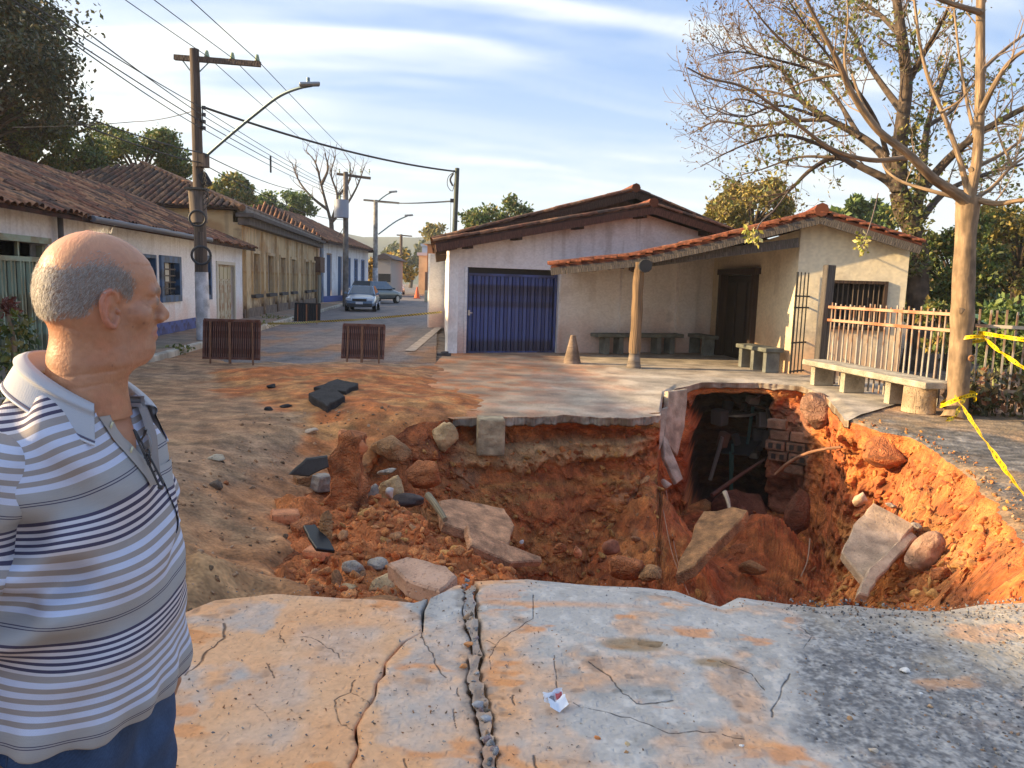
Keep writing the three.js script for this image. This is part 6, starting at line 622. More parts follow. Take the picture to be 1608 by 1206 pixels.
// right bank
plate('slab_fragment', 'big pale slab fragment leaning on the right bank', [[1374, 784, 7.3], [1392, 796, 7.2], [1432, 834, 7.0], [1400, 872, 6.6], [1362, 902, 6.2], [1322, 872, 6.6], [1340, 832, 7.0]], .07, plateM, { n: 4, jag: .05 }); plate('slab_fragment', 'second pale slab piece lying under the big fragment on the right bank', [[1428, 836, 6.95], [1436, 846, 6.9], [1408, 874, 6.55], [1378, 902, 6.1], [1362, 934, 5.85], [1350, 932, 5.85], [1366, 896, 6.2]], .06, plateM, { n: 3 }); rock('boulder', 'smooth oblong boulder on the right bank', 1452, 868, 48, 80, mat([.50, .30, .20], { map: T.conc, rx: 2, bump: T.concB, bs: .03 }), { Z: 6.35, rz: -.6, rough: .2, cut: .8 }); rock('stone', 'small pale stone above the big slab fragment', 1352, 785, 28, 26, plateM, { Z: 7.9 }); rock('stone', 'thin grey stone at the right of the big slab fragment', 1400, 794, 22, 10, stoneGrey, { Z: 7.5, rz: -.5 }); rock('stone', 'grey stone between the slab fragment and the oblong boulder', 1438, 826, 22, 18, stoneGrey, { Z: 7.0 }); rock('boulder', 'lumpy red earth clod overhanging at the top of the right bank', 1385, 712, 92, 52, stoneRed, { Z: 9.3 }); rock('boulder', 'pinkish broken earth block at the right corner of the cavity', 1286, 645, 60, 62, mat([.46, .24, .15], { map: T.soil, bump: T.soilB, bs: .05 }), { Z: 12.1, rough: .5 }); rock('stone', 'red clod below the oblong boulder', 1478, 900, 40, 30, stoneRed, { Z: 5.8 });
stick('tree_root', 'long thin root hanging across the right side of the cavity', [[1218, 745, 11.2], [1238, 727, 11.0], [1262, 714, 10.8], [1290, 706, 10.5], [1322, 702, 10.1]], .028, mat([.42, .22, .13], { map: T.bark }), 'root'); stick('tree_root', 'fine root dangling on the right bank', [[1272, 846, 9.6], [1268, 880, 9.3], [1258, 905, 9.0]], .010, twigPale, 'root', 5);
for (const [l, p] of [['longest loose wire hanging down the far wall', [[1025, 735, 10.2], [1040, 795, 9.4], [1056, 870, 8.4], [1082, 935, 7.4]]], ['thin loose wire left of the longest one', [[1018, 775, 10], [1022, 810, 9.4], [1028, 845, 8.9]]], ['thin loose wire right of the longest one', [[1046, 770, 9.9], [1056, 840, 9.1], [1066, 890, 8.3]]]]) stick('loose_wire', l, p, .0075, mat([.35, .18, .11]), 'wire', 4);
// road side debris
rock('stone', 'pale flat rock alone on the brown dirt', 342, 718, 44, 24, mat([.50, .40, .28], { map: T.conc, bump: T.concB, bs: .05 }), { cut: .5 }); rock('stone', 'dark clod below the pale flat rock', 338, 760, 30, 18, mat([.22, .15, .10], { map: T.soil })); rock('stone', 'small red stone below the pale flat rock', 355, 758, 12, 12, stoneRed);
plate('asphalt_chunk', 'dark slab of broken asphalt on the orange heap', [[486, 618, 9.9], [520, 604, 10.5], [540, 622, 9.8], [512, 640, 9.2]], .09, asphM, { n: 3, jag: .12 }); plate('asphalt_chunk', 'second asphalt slab just behind on the orange heap', [[494, 608, 10.6], [530, 597, 11.2], [562, 602, 10.9], [542, 616, 10.3]], .08, asphM, { n: 3, jag: .1 }); rock('asphalt_chunk', 'small dark asphalt lump near the top of the dirt', 425, 606, 22, 10, asphM, { cat: 'slab' }); rock('asphalt_chunk', 'flat dark asphalt bit left on the orange heap', 448, 637, 24, 8, asphM, { cat: 'slab' }); rock('asphalt_chunk', 'lowest dark asphalt bit at the edge of the orange heap', 422, 642, 20, 9, asphM, { cat: 'slab' }); rock('stone', 'pale cracked stone on the slope above the dirt lip', 488, 676, 26, 12, mat([.55, .42, .30], { map: T.conc }));
// clods and pebbles
function scatter(name, label, n, spot, r0, r1, cols, seed) { const R = rng(seed), geo = rockGeo(1, seed, 1, .75, 1.1, 1.0, 2, .52), m = mat([1.15, 1.15, 1.15], { map: T.soil, r: 1 }), im = new THREE.InstancedMesh(geo, m, n), M = new THREE.Matrix4(), q = new THREE.Quaternion(), c = new THREE.Color(); let k = 0; for (let i = 0; i < n * 3 && k < n; i++) { const p = spot(R); if (!p) continue; const s = r0 + (r1 - r0) * Math.pow(R(), 3); q.setFromEuler(new THREE.Euler(R() * 6, R() * 6, R() * 6)); M.compose(p.add(V(0, s * .3, 0)), q, V(s, s * (.6 + .4 * R()), s)); im.setMatrixAt(k, M); const h = cols[Math.floor(R() * cols.length)], f = .75 + .5 * R(); im.setColorAt(k, c.setRGB(h[0] * f, h[1] * f, h[2] * f)); k++; } im.count = k; im.name = numbered(name); im.castShadow = im.receiveShadow = true; scene.add(im); tag(im, label, name.replace('_', ' ')); im.userData.kind = 'stuff'; return im; }
const inPit = R => { const a = R() * 6.283, r = rimR(a) * Math.sqrt(R()) * .93, x = CX + r * Math.cos(a), z = CZ + r * Math.sin(a); return V(x, floorY(x, z), -z); };
scatter('red_clods', 'loose red clods heaped on the left side of the pit', 2600, R => { const x = -1.5 + 2.9 * R(), z = 4.4 + 3.2 * R(); if (rimDist(x, z) > -.05) return null; return V(x, floorY(x, z), -z); }, .008, .060, [[.80, .28, .08], [.70, .20, .055], [.84, .33, .11]], 301); scatter('red_clods', 'loose clods and stones on the floor of the deep part', 2600, inPit, .012, .08, [SOIL, CLAY, OCHRE, [.56, .27, .12]], 302); scatter('dirt_clods', 'brown dirt crumbs on the heap at the left', 1300, R => { const x = -3.2 + 2.2 * R(), z = 3.5 + 6 * Math.pow(R(), 1.6); const d = rimDist(x, z); if (d < .02 || (x > -1.6 && z < 4.2)) return null; return V(x, soilY(x, z) - .006, -z); }, .004, .028, [BROWN, GREYB, [.22, .14, .08], [.40, .22, .11]], 303); scatter('gravel', 'loose grey gravel on the tarred ground at the right', 9500, R => { const x = 1.1 + 2.3 * R(), z = 1.9 + 2.2 * R(); if (sdPoly(x, z, gravelEdge) > .1 * (R() - .3) || rimDist(x, z) < .05) return null; return V(x, -.004, -z); }, .002, .010, [[.30, .29, .29], [.13, .12, .12], [.42, .40, .37], [.40, .26, .17]], 304); scatter('gravel', 'scattered grit on the cracked slabs', 2600, R => { const x = -1.5 + 3 * R(), z = 2.0 + 2.1 * R(); if (rimDist(x, z) < .06) return null; return V(x, 0, -z); },   .0012, .007, [[.5, .45, .38], [.30, .2, .12], [.6, .3, .14], [.3, .29, .28]], 305); scatter('joint_rubble', 'crumbled stones filling the open joint between the slabs', 170, R => { const i = R() * (JOINT.length - 1), k = Math.floor(i), f = i - k, w = R(); const L = [lerp(JL[k][0], JL[k + 1][0], f), lerp(JL[k][1], JL[k + 1][1], f)], Rr = [lerp(JR[k][0], JR[k + 1][0], f), lerp(JR[k][1], JR[k + 1][1], f)]; return V(lerp(L[0], Rr[0], w), -.018 + .02 * R(), -lerp(L[1], Rr[1], w)); }, .004, .022, [[.46, .35, .35], [.27, .26, .25], [.48, .30, .18], [.22, .17, .12], [.42, .40, .39]], 306); scatter('bank_clods', 'earth crumbs along the top of the right bank', 260, R => { const a = (-40 + 88 * R()) * Math.PI / 180, r = rimR(a) + .02 + .5 * R() * R(), x = CX + r * Math.cos(a), z = CZ + r * Math.sin(a); if (z < 4.3) return null; return V(x, soilY(x, z), -z); }, .006, .03, [SOIL, OCHRE, TAN], 307);
scatter('bank_clods', 'loose orange clods strewn down the right bank', 1500, R => { const a = (-34 + 76 * R()) * Math.PI / 180, p = wallPt(a, .02 + .7 * Math.pow(R(), .8)); return V(p[0], p[1], p[2]); }, .008, .07, [SOIL, OCHRE, SOILR, [.80, .30, .09]], 308); scatter('wall_clods', 'small lumps sticking out of the far wall', 900, R => { const a = (84 + 60 * R()) * Math.PI / 180, p = wallPt(a, .12 + .8 * R()); return V(p[0], p[1], p[2]); }, .008, .06, [SOIL, OCHRE, SOILR, CLAY], 309);
for (const [l, u, v, w, h, c] of [['white pebble on the dark gravel', 1422, 1056, 20, 12, [.72, .70, .68]], ['pale round pebble at the bottom of the gravel', 1371, 1181, 17, 12, [.50, .42, .34]], ['brown pebble on the tarred gravel', 1334, 1130, 13, 9, [.42, .25, .13]], ['buff pebble right of the white one', 1460, 1110, 12, 9, [.5, .33, .2]], ['white pebble on the sandy slab', 1164, 1173, 12, 11, [.74, .72, .70]], ['yellowish pebble on the sandy slab', 986, 1170, 12, 14, [.55, .42, .25]], ['small brown pebble in front of the yellowish one', 984, 1182, 10, 8, [.4, .22, .1]], ['orange crumb left of the yellowish pebble', 938, 1160, 15, 11, [.66, .26, .09]], ['white grain at the right border of the slab', 1446, 1090, 7, 6, [.7, .7, .7]], ['orange stone in the open joint', 736, 1014, 17, 12, [.62, .27, .10]], ['orange stone lower in the open joint', 727, 1048, 17, 13, [.62, .27, .10]], ['grey stone wedged in the open joint', 752, 1108, 24, 18, [.36, .36, .38]], ['second grey stone wedged in the open joint', 763, 1132, 22, 14, [.38, .38, .40]], ['brown cake of earth on the grey slab', 1022, 1012, 56, 16, [.30, .20, .11]], ['smaller brown cake of earth to the right', 1122, 1041, 36, 11, [.36, .21, .10]]]) { const p = gnd(u, v), s = -p.z / F, r = w / 2 * s, flat = w > 30; const x = solo(flat ? 'earth_cake' : 'pebble', rockGeo(r, seedK++, 1, flat ? .13 : .62, flat ? .8 : .85, .3, 3), mat(c, { map: T.conc, rx: 6, r: .9 }), l, flat ? 'clod' : 'pebble'); x.position.copy(p); x.position.y += flat ? .0 : r * .3; }
{ // crumpled wrapper
  const p = gnd(872, 1112), g = thing('paper_wrapper', 'crumpled white paper wrapper with a red and dark print lying on the slab', 'litter', [p.x, .01, p.z], .4), R = rng(7), m = mat([.80, .81, .85], { r: .5 }); const fold = (f, n = 8) => grid(n, n, (u, v) => { const q = f(u, v); return [q[0] + .004 * (R() - .5), q[1] + .004 * (R() - .5), q[2] + .004 * (R() - .5)]; }); part(g, 'sheet', fold((u, v) => [(u - .5) * .075, .028 * Math.abs(u - .5) * 2 + .012 * Math.sin(v * 5) + .004, (v - .5) * .05 + .012]), m); part(g, 'flap', fold((u, v) => [(u - .5) * .085, .012 + v * .034 + .01 * Math.abs(u - .5), -.012 - v * .018 + .01 * Math.sin(u * 6)]), m); part(g, 'print', fold((u, v) => [.006 + u * .03, .019 + v * .022, -.006 - v * .012 + .006 * Math.sin(u * 5)], 4), mat([.55, .10, .10], { r: .5 })); part(g, 'print', fold((u, v) => [-.024 + u * .024, .016 + v * .020, -.004 - v * .010], 4), mat([.25, .23, .25], { r: .5 })); }
// yellow tape round the bare tree
tape([[1499, 620, 10.25], [1520, 652, 8.5], [1552, 700, 6.9], [1582, 742, 5.8], [1640, 820, 4.5]].map(q => at(...q)), .05, tapeY, 'yellow caution tape running from the foot of the bare tree down to the right', .35, 5); tape([[1536, 522, 10.45], [1560, 526, 10.2], [1590, 531, 9.8], [1660, 541, 9.2]].map(q => at(...q)), .05, tapeY, 'upper yellow caution tape leaving the bare tree towards the railings', .3, 4); tape([[1538, 524, 10.45], [1565, 548, 9.9], [1590, 566, 9.4], [1650, 606, 8.5]].map(q => at(...q)), .05, tapeY, 'middle yellow caution tape dropping from the bare tree to the right edge', .5, 4);
{ const b = gnd(1502, 655), pts = []; for (let k = 0; k <= 30; k++) { const a = k / 30 * 6.6; pts.push(V(b.x + Math.cos(a) * .21, .24 + .10 * Math.sin(a * 1.3), b.z + Math.sin(a) * .21)); } tape(pts, .06, tapeY, 'yellow tape wound round the foot of the bare tree', .3, 6); tape([V(b.x - .05, .30, b.z + .22), V(b.x - .12, .18, b.z + .26), V(b.x - .22, .04, b.z + .32), V(b.x - .34, .02, b.z + .36)], .055, tapeY, 'loose yellow tape end fallen at the foot of the bare tree', .6, 2); const p2 = []; for (let k = 0; k <= 24; k++) { const a = k / 24 * 6.4; p2.push(V(b.x + .1 + Math.cos(a) * .165, 1.08 + .05 * Math.sin(a), b.z + Math.sin(a) * .165)); } tape(p2, .05, tapeY, 'yellow tape wound round the middle of the bare trunk', .3, 6); }
// ---------------------------------------------------------------- the man
const len3 = (x, y, z) => Math.sqrt(x * x + y * y + z * z);
const smin = (a, b, k) => { const h = Math.max(k - Math.abs(a - b), 0) / k; return Math.min(a, b) - h * h * k * .25; }, smax = (a, b, k) => -smin(-a, -b, k);
function caps(x, y, z, a, b, r0, r1) { const ex = b[0] - a[0], ey = b[1] - a[1], ez = b[2] - a[2], wx = x - a[0], wy = y - a[1], wz = z - a[2], t = clamp((wx * ex + wy * ey + wz * ez) / (ex * ex + ey * ey + ez * ez)); return len3(wx - ex * t, wy - ey * t, wz - ez * t) - (r0 + (r1 - r0) * t); }
function tab(rows) { const n = rows.length; return y => { if (y <= rows[0][0]) return rows[0]; if (y >= rows[n - 1][0]) return rows[n - 1]; let i = 1; while (y > rows[i][0]) i++; const p0 = rows[Math.max(i - 2, 0)], p1 = rows[i - 1], p2 = rows[i], p3 = rows[Math.min(i + 1, n - 1)], h = p2[0] - p1[0], t = (y - p1[0]) / h, t2 = t * t, t3 = t2 * t; return p1.map((q, k) => { const m1 = (p2[k] - p0[k]) / (p2[0] - p0[0]) * h, m2 = (p3[k] - p1[k]) / (p3[0] - p1[0]) * h; return (2 * t3 - 3 * t2 + 1) * q + (t3 - 2 * t2 + t) * m1 + (-2 * t3 + 3 * t2) * p2[k] + (t3 - t2) * m2; }); }; }
function nets(f, lo, hi, h) { // smooth mesh of f = 0 on a box
  const nx = Math.ceil((hi[0] - lo[0]) / h) + 1, ny = Math.ceil((hi[1] - lo[1]) / h) + 1, nz = Math.ceil((hi[2] - lo[2]) / h) + 1, v = new Float32Array(nx * ny * nz), id = (i, j, k) => (k * ny + j) * nx + i;
  for (let k = 0; k < nz; k++) for (let j = 0; j < ny; j++) for (let i = 0; i < nx; i++) v[id(i, j, k)] = f(lo[0] + i * h, lo[1] + j * h, lo[2] + k * h);
  const vid = new Int32Array(nx * ny * nz).fill(-1), pos = [], idx = [];
  for (let k = 0; k + 1 < nz; k++) for (let j = 0; j + 1 < ny; j++) for (let i = 0; i + 1 < nx; i++) { let m = 0, sx = 0, sy = 0, sz = 0, n = 0; const c = []; for (let q = 0; q < 8; q++) { const w = v[id(i + (q & 1), j + (q >> 1 & 1), k + (q >> 2))]; c.push(w); if (w < 0) m |= 1 << q; } if (m === 0 || m === 255) continue; for (let a = 0; a < 8; a++) for (const s of [1, 2, 4]) { const b = a | s; if (b === a) continue; if ((c[a] < 0) !== (c[b] < 0)) { const t = c[a] / (c[a] - c[b]); sx += (a & 1) + (s === 1 ? t : 0); sy += (a >> 1 & 1) + (s === 2 ? t : 0); sz += (a >> 2) + (s === 4 ? t : 0); n++; } } vid[id(i, j, k)] = pos.length / 3; pos.push(lo[0] + (i + sx / n) * h, lo[1] + (j + sy / n) * h, lo[2] + (k + sz / n) * h); }
  const quad = (a, b, c, d, flip) => { if (a < 0 || b < 0 || c < 0 || d < 0) return; flip ? idx.push(a, c, b, a, d, c) : idx.push(a, b, c, a, c, d); };
  for (let k = 1; k + 1 < nz; k++) for (let j = 1; j + 1 < ny; j++) for (let i = 1; i + 1 < nx; i++) { const s = v[id(i, j, k)] < 0; if (s !== v[id(i + 1, j, k)] < 0) quad(vid[id(i, j - 1, k - 1)], vid[id(i, j, k - 1)], vid[id(i, j, k)], vid[id(i, j - 1, k)], !s); if (s !== v[id(i, j + 1, k)] < 0) quad(vid[id(i - 1, j, k - 1)], vid[id(i - 1, j, k)], vid[id(i, j, k)], vid[id(i, j, k - 1)], !s); if (s !== v[id(i, j, k + 1)] < 0) quad(vid[id(i - 1, j - 1, k)], vid[id(i, j - 1, k)], vid[id(i, j, k)], vid[id(i - 1, j, k)], !s); }
  const g = new THREE.BufferGeometry(), nor = new Float32Array(pos.length), e = h * .6; for (let i = 0; i < pos.length; i += 3) { const [x, y, z] = [pos[i], pos[i + 1], pos[i + 2]]; const a = f(x + e, y, z) - f(x - e, y, z), b = f(x, y + e, z) - f(x, y - e, z), c = f(x, y, z + e) - f(x, y, z - e), l = len3(a, b, c) || 1; nor[i] = a / l; nor[i + 1] = b / l; nor[i + 2] = c / l; }
  g.setAttribute('position', new THREE.Float32BufferAttribute(pos, 3)); g.setAttribute('normal', new THREE.BufferAttribute(nor, 3)); g.setIndex(idx); return g;
}
function paint(g, col, uvf) { const p = g.attributes.position, c = col && new Float32Array(p.count * 3), u = new Float32Array(p.count * 2); for (let i = 0; i < p.count; i++) { const x = p.getX(i), y = p.getY(i), z = p.getZ(i); if (col) { const k = col(x, y, z); c.set(k, i * 3); } if (uvf) u.set(uvf(x, y, z), i * 2); else u.set([x * 4, y * 4], i * 2); } if (col) g.setAttribute('color', new THREE.BufferAttribute(c, 3)); g.setAttribute('uv', new THREE.BufferAttribute(u, 2)); return g; }
const BX = -.763, BZ = -1.30;                         // where he stands; his trunk faces +x, his right side is towards us (+z)
const man = thing('person', 'bald man with grey hair in a striped polo shirt looking at the pit', 'person', [BX, 0, BZ]);
const HC = at(150, 460, 1.3).sub(man.position), HF = [.783, -.622], HR = [.622, .783]; // head centre; its forward and right directions in x, z
const toHead = (x, y, z) => { const dx = x - HC.x, dz = z - HC.z; return [dx * HF[0] + dz * HF[1], y - HC.y, dx * HR[0] + dz * HR[1]]; };
const fromHead = (a, b, c) => V(HC.x + a * HF[0] + c * HR[0], HC.y + b, HC.z + a * HF[1] + c * HR[1]);
// height, back, front, half width (metres, in the head's own axes)
const headTab = tab([[-0.1700, -0.0739, 0.0200, 0.0580], [-0.1500, -0.0721, 0.0260, 0.0560], [-0.1300, -0.0703, 0.0380, 0.0560], [-0.1180, -0.0685, 0.0600, 0.0595], [-0.1060, -0.0677, 0.0760, 0.0600], [-0.0960, -0.0668, 0.0860, 0.0620], [-0.0850, -0.0672, 0.0890, 0.0650], [-0.0700, -0.0694, 0.0920, 0.0685], [-0.0520, -0.0739, 0.0925, 0.0710], [-0.0360, -0.0837, 0.0915, 0.0730], [-0.0180, -0.0886, 0.0915, 0.0745], [-0.0040, -0.0899, 0.0960, 0.0755], [0.0120, -0.0890, 0.0975, 0.0765], [0.0300, -0.0859, 0.0940, 0.0755], [0.0460, -0.0810, 0.0885, 0.0725], [0.0600, -0.0748, 0.0810, 0.0675], [0.0740, -0.0650, 0.0680, 0.0590], [0.0860, -0.0516, 0.0520, 0.0475], [0.0950, -0.0365, 0.0340, 0.0340], [0.1010, -0.0214, 0.0140, 0.0180], [0.1035, -0.0107, 0.0000, 0.0060]]);
const earCurve = [[.033, -.010], [.031, .001], [.022, .006], [.012, .001], [.0065, -.013], [.008, -.028], [.013, -.042], [.019, -.051], [.026, -.053], [.030, -.046], [.0315, -.039]]; const EO = .014;
function headF(X, Y, Z) {
  let [x, y, z0] = toHead(X, Y, Z); const z = Math.abs(z0); const [, b, fr, w] = headTab(y), cx = (b + fr) / 2, ax = (fr - b) / 2, dx = (x - cx) / ax; const nar = y < .05 ? .10 + .34 * sst(.05, -.05, y) * sst(-.135, -.105, y) : .06; const we = w * (1 - nar * Math.max(0, dx)) * (1 - .10 * sst(.2, 1, -dx) * sst(-.02, -.08, y)), ee = 2.25; let d = (Math.pow(Math.pow(Math.abs(dx), ee) + Math.pow(z / we, ee), 1 / ee) - 1) * Math.min(ax, w); d = Math.max(d, y - .1045);
  if (Math.abs(d) > .06) return d * .8;
  d = smin(d, caps(x, y, z, [.090, -.008, 0], [.1055, -.0365, 0], .0075, .0115), .008); d = smin(d, len3(x - .097, y + .044, z - .0115) - .0085, .008); d = smin(d, caps(x, y, z, [.091, .004, .008], [.080, .003, .040], .008, .006), .014);
  d = smax(d, -(len3(x - .101, y + .011, z - .031) - .013), .014); d = smin(d, len3(x - .0805, y + .012, z - .031) - .0125, .003); d = smin(d, len3(x - .056, y + .036, (z - .045) * .9) - .021, .022); // cheek
  d = smax(d, -(caps(x, y, z, [.0965, -.0685, 0], [.084, -.0695, .024], .0022, .0012)), .006); d = smin(d, caps(x, y, z, [.0925, -.0615, 0], [.083, -.066, .02], .0045, .002), .006); d = smin(d, caps(x, y, z, [.0925, -.0755, 0], [.083, -.0725, .018], .0048, .002), .006); d = smax(d, -(caps(x, y, z, [.094, -.050, .016], [.080, -.074, .032], .0015, .0015)), .010);
  d = smin(d, caps(x, y, z, [.066, -.108, 0], [.02, -.113, .040], .018, .016), .03); // soft flesh under the chin
  d = smax(d, -caps(x, y, z, [.052, -.122, .0], [.006, -.128, .055], .002, .003), .012);
  for (const [y0, k] of [[-.128, .0018], [-.148, .0016]]) d += k * Math.exp(-((y - y0 - .12 * (x - .0) + .0) ** 2) / 6e-6) * sst(-.09, -.05, x); d += .0016 * Math.exp(-((y + .052 + .35 * (x + .06)) ** 2) / 8e-6) * sst(-.02, -.05, x) * sst(.02, .05, z); for (let k = 0; k < 3; k++) d += .0009 * Math.exp(-((y + .004 + k * .007 + (x - .07) * (k - 1) * .6) ** 2) / 1.2e-6) * sst(.052, .06, x) * sst(.086, .078, x) * sst(.03, .04, z); for (let k = 0; k < 3; k++) d += .0007 * Math.exp(-((y - .036 - k * .013) ** 2) / 2e-6) * sst(.06, .075, x);
  // ear: rim, plate, hollow
  const zo = .073 + (.034 - x - EO) * .55 - .004 * sst(-.03, -.055, y); let e = 1; const xs = x; x += EO; if (x > -.01 && x < .05 && y > -.07 && y < .02 && z > .05) { for (let i = 0; i + 1 < earCurve.length; i++) { const p = earCurve[i], q = earCurve[i + 1]; const r = i < 6 ? .0042 : .0052; e = Math.min(e, caps(x, y, z, [p[0], p[1], .073 + (.034 - p[0]) * .55], [q[0], q[1], .073 + (.034 - q[0]) * .55], r, r)); } const ex = (x - .019) / .0145, ey = (y + .022) / .028; const plate = Math.max(Math.abs(z - zo + .004) - .0035, (Math.sqrt(ex * ex + ey * ey) - 1) * .014); e = smin(e, plate, .004); e = smin(e, caps(x, y, z, [.016, -.006, .079], [.014, -.030, .081], .003, .003), .005); e = smax(e, -(len3((x - .0255) * 1.1, (y + .027) * .75, z - .084) - .0088), .003); e = smin(e, len3(x - .0335, y + .028, z - .077) - .0042, .004); d = smin(d, e, .005); } x = xs;
  // neck into the shoulders
  d = smin(d, caps(X, Y, Z, [HC.x - .014, HC.y - .12, HC.z + .010], [.036, 1.40, 0], .054, .066), .03);
  return d * .85;
}
const SH = 1.365, torsoTab = tab([[.78, -.135, .100, .165], [.86, -.135, .118, .172], [.93, -.128, .138, .178], [1.0, -.122, .150, .180], [1.08, -.120, .149, .178], [1.16, -.124, .142, .176], [1.24, -.128, .130, .176], [1.31, -.122, .112, .172], [1.36, -.104, .098, .155], [1.40, -.080, .084, .122], [1.44, -.055, .07, .085], [1.47, -.03, .05, .05]]);
function trunkF(x, y, z) { const [, b, f, w] = torsoTab(y), cx = (b + f) / 2, ax = (f - b) / 2; const q = Math.pow(Math.pow(Math.abs((x - cx) / ax), 2.2) + Math.pow(Math.abs(z) / w, 2.2), 1 / 2.2); let d = (q - 1) * Math.min(ax, w); d = Math.max(d, y - 1.47, .74 - y); return d * .8; }
const armR = { s: [-.012, SH, .178], e: [-.10, 1.085, .222], w: [-.045, .865, .205] }, armL = { s: [-.005, SH - .01, -.152], e: [.035, 1.10, -.212], w: [.040, .90, -.195] };
const legs = [[[-.01, .84, .092], [.0, .46, .10], [-.015, .08, .105]], [[-.0, .84, -.092], [.03, .46, -.10], [.0, .08, -.105]]];
function bodyF(x, y, z) { let d = trunkF(x, y, z) + .012; d = smin(d, len3(x, y - 1.335, Math.abs(z) - .130) - .045, .04); d = smin(d, caps(x, y, z, [0, 1.42, 0], [.0, 1.36, 0], .075, .1), .06); for (const a of [armR, armL]) { d = smin(d, caps(x, y, z, [a.s[0], a.s[1] - .05, a.s[2]], a.e, .042, .040), .008); d = smin(d, caps(x, y, z, a.e, a.w, .041, .027), .012); } for (const [h, k, f] of legs) { d = smin(d, caps(x, y, z, h, k, .082, .055), .04); d = smin(d, caps(x, y, z, k, f, .055, .04), .02); } return d; }
function handGeo(a, side, curl) { // palm, four fingers of different lengths and a thumb at its side; -y along the hand, x forward (thumb side), z outwards
  const F4 = [[.030, .072, .0085], [.010, .080, .009], [-.011, .075, .0085], [-.030, .060, .0075]], ch = []; for (const [x, L, r] of F4) { let p = [x * .86, -.082, 0], an = .25 + curl; const seg = [.45, .31, .24]; for (let k = 0; k < 3; k++) { const q = [p[0] + x * .05, p[1] - Math.cos(an) * L * seg[k], p[2] - Math.sin(an) * L * seg[k]]; ch.push([p, q, r * (1 - k * .08), r * (.94 - k * .1)]); p = q; an += .35 + curl * .8; } } const th = [[[.022, -.022, -.004], [.046, -.050, -.014], .014, .011], [[.046, -.050, -.014], [.052, -.078, -.022], .0105, .0095], [[.052, -.078, -.022], [.050, -.100, -.030], .0095, .0075]];
  const f = (x, y, z) => { let d = 1; for (const [p, q, r0, r1] of ch) d = smin(d, caps(x, y, z, p, q, r0, r1), .004); const bxd = len3(Math.max(Math.abs(x) - .026, 0), Math.max(Math.abs(y + .045) - .036, 0), Math.max(Math.abs(z) - .004, 0)) - .0125; d = smin(d, bxd, .010); for (const [p, q, r0, r1] of th) d = smin(d, caps(x, y, z, p, q, r0, r1), .008); d = smin(d, caps(x, y, z, [0, .05, 0], [0, -.01, 0], .026, .024), .018); return d; };
  const g = nets(f, [-.06, -.19, -.085], [.075, .045, .03], .0034); const dir = V(...a.w).sub(V(...a.e)).normalize().negate(), fx = V(1, 0, 0).addScaledVector(dir, -dir.x).normalize(), zz = fx.clone().cross(dir).multiplyScalar(1); const m = new THREE.Matrix4().makeBasis(fx, dir, zz.clone().multiplyScalar(side)); if (side < 0) { const ix = g.index.array; for (let i = 0; i < ix.length; i += 3) { const t = ix[i]; ix[i] = ix[i + 1]; ix[i + 1] = t; } } m.setPosition(...a.w); g.applyMatrix4(m); return g; }
const hairPoly = [[-.13, .046], [-.084, .045], [-.064, .055], [-.039, .056], [-.011, .064], [.009, .074], [.029, .074], [.048, .060], [.060, .038], [.066, .010], [.058, -.006], [.048, -.013], [.042, -.002], [.034, .008], [.018, .011], [.005, .0], [.0, -.013], [-.011, -.025], [-.031, -.036], [-.055, -.040], [-.085, -.036], [-.13, -.034]];
const hairMask = (x, y, z) => { x += .012; const n = fb3(x * 45, y * 45, z * 45, 3, 601) - .5; return sst(-.004, .012 + .026 * sst(.02, .05, y), -sdPoly(x, y, hairPoly) + n * .022) * (y > .02 ? 1 - .5 * sst(.02, .07, y) : 1); };
const SKIN = [.49, .235, .125];
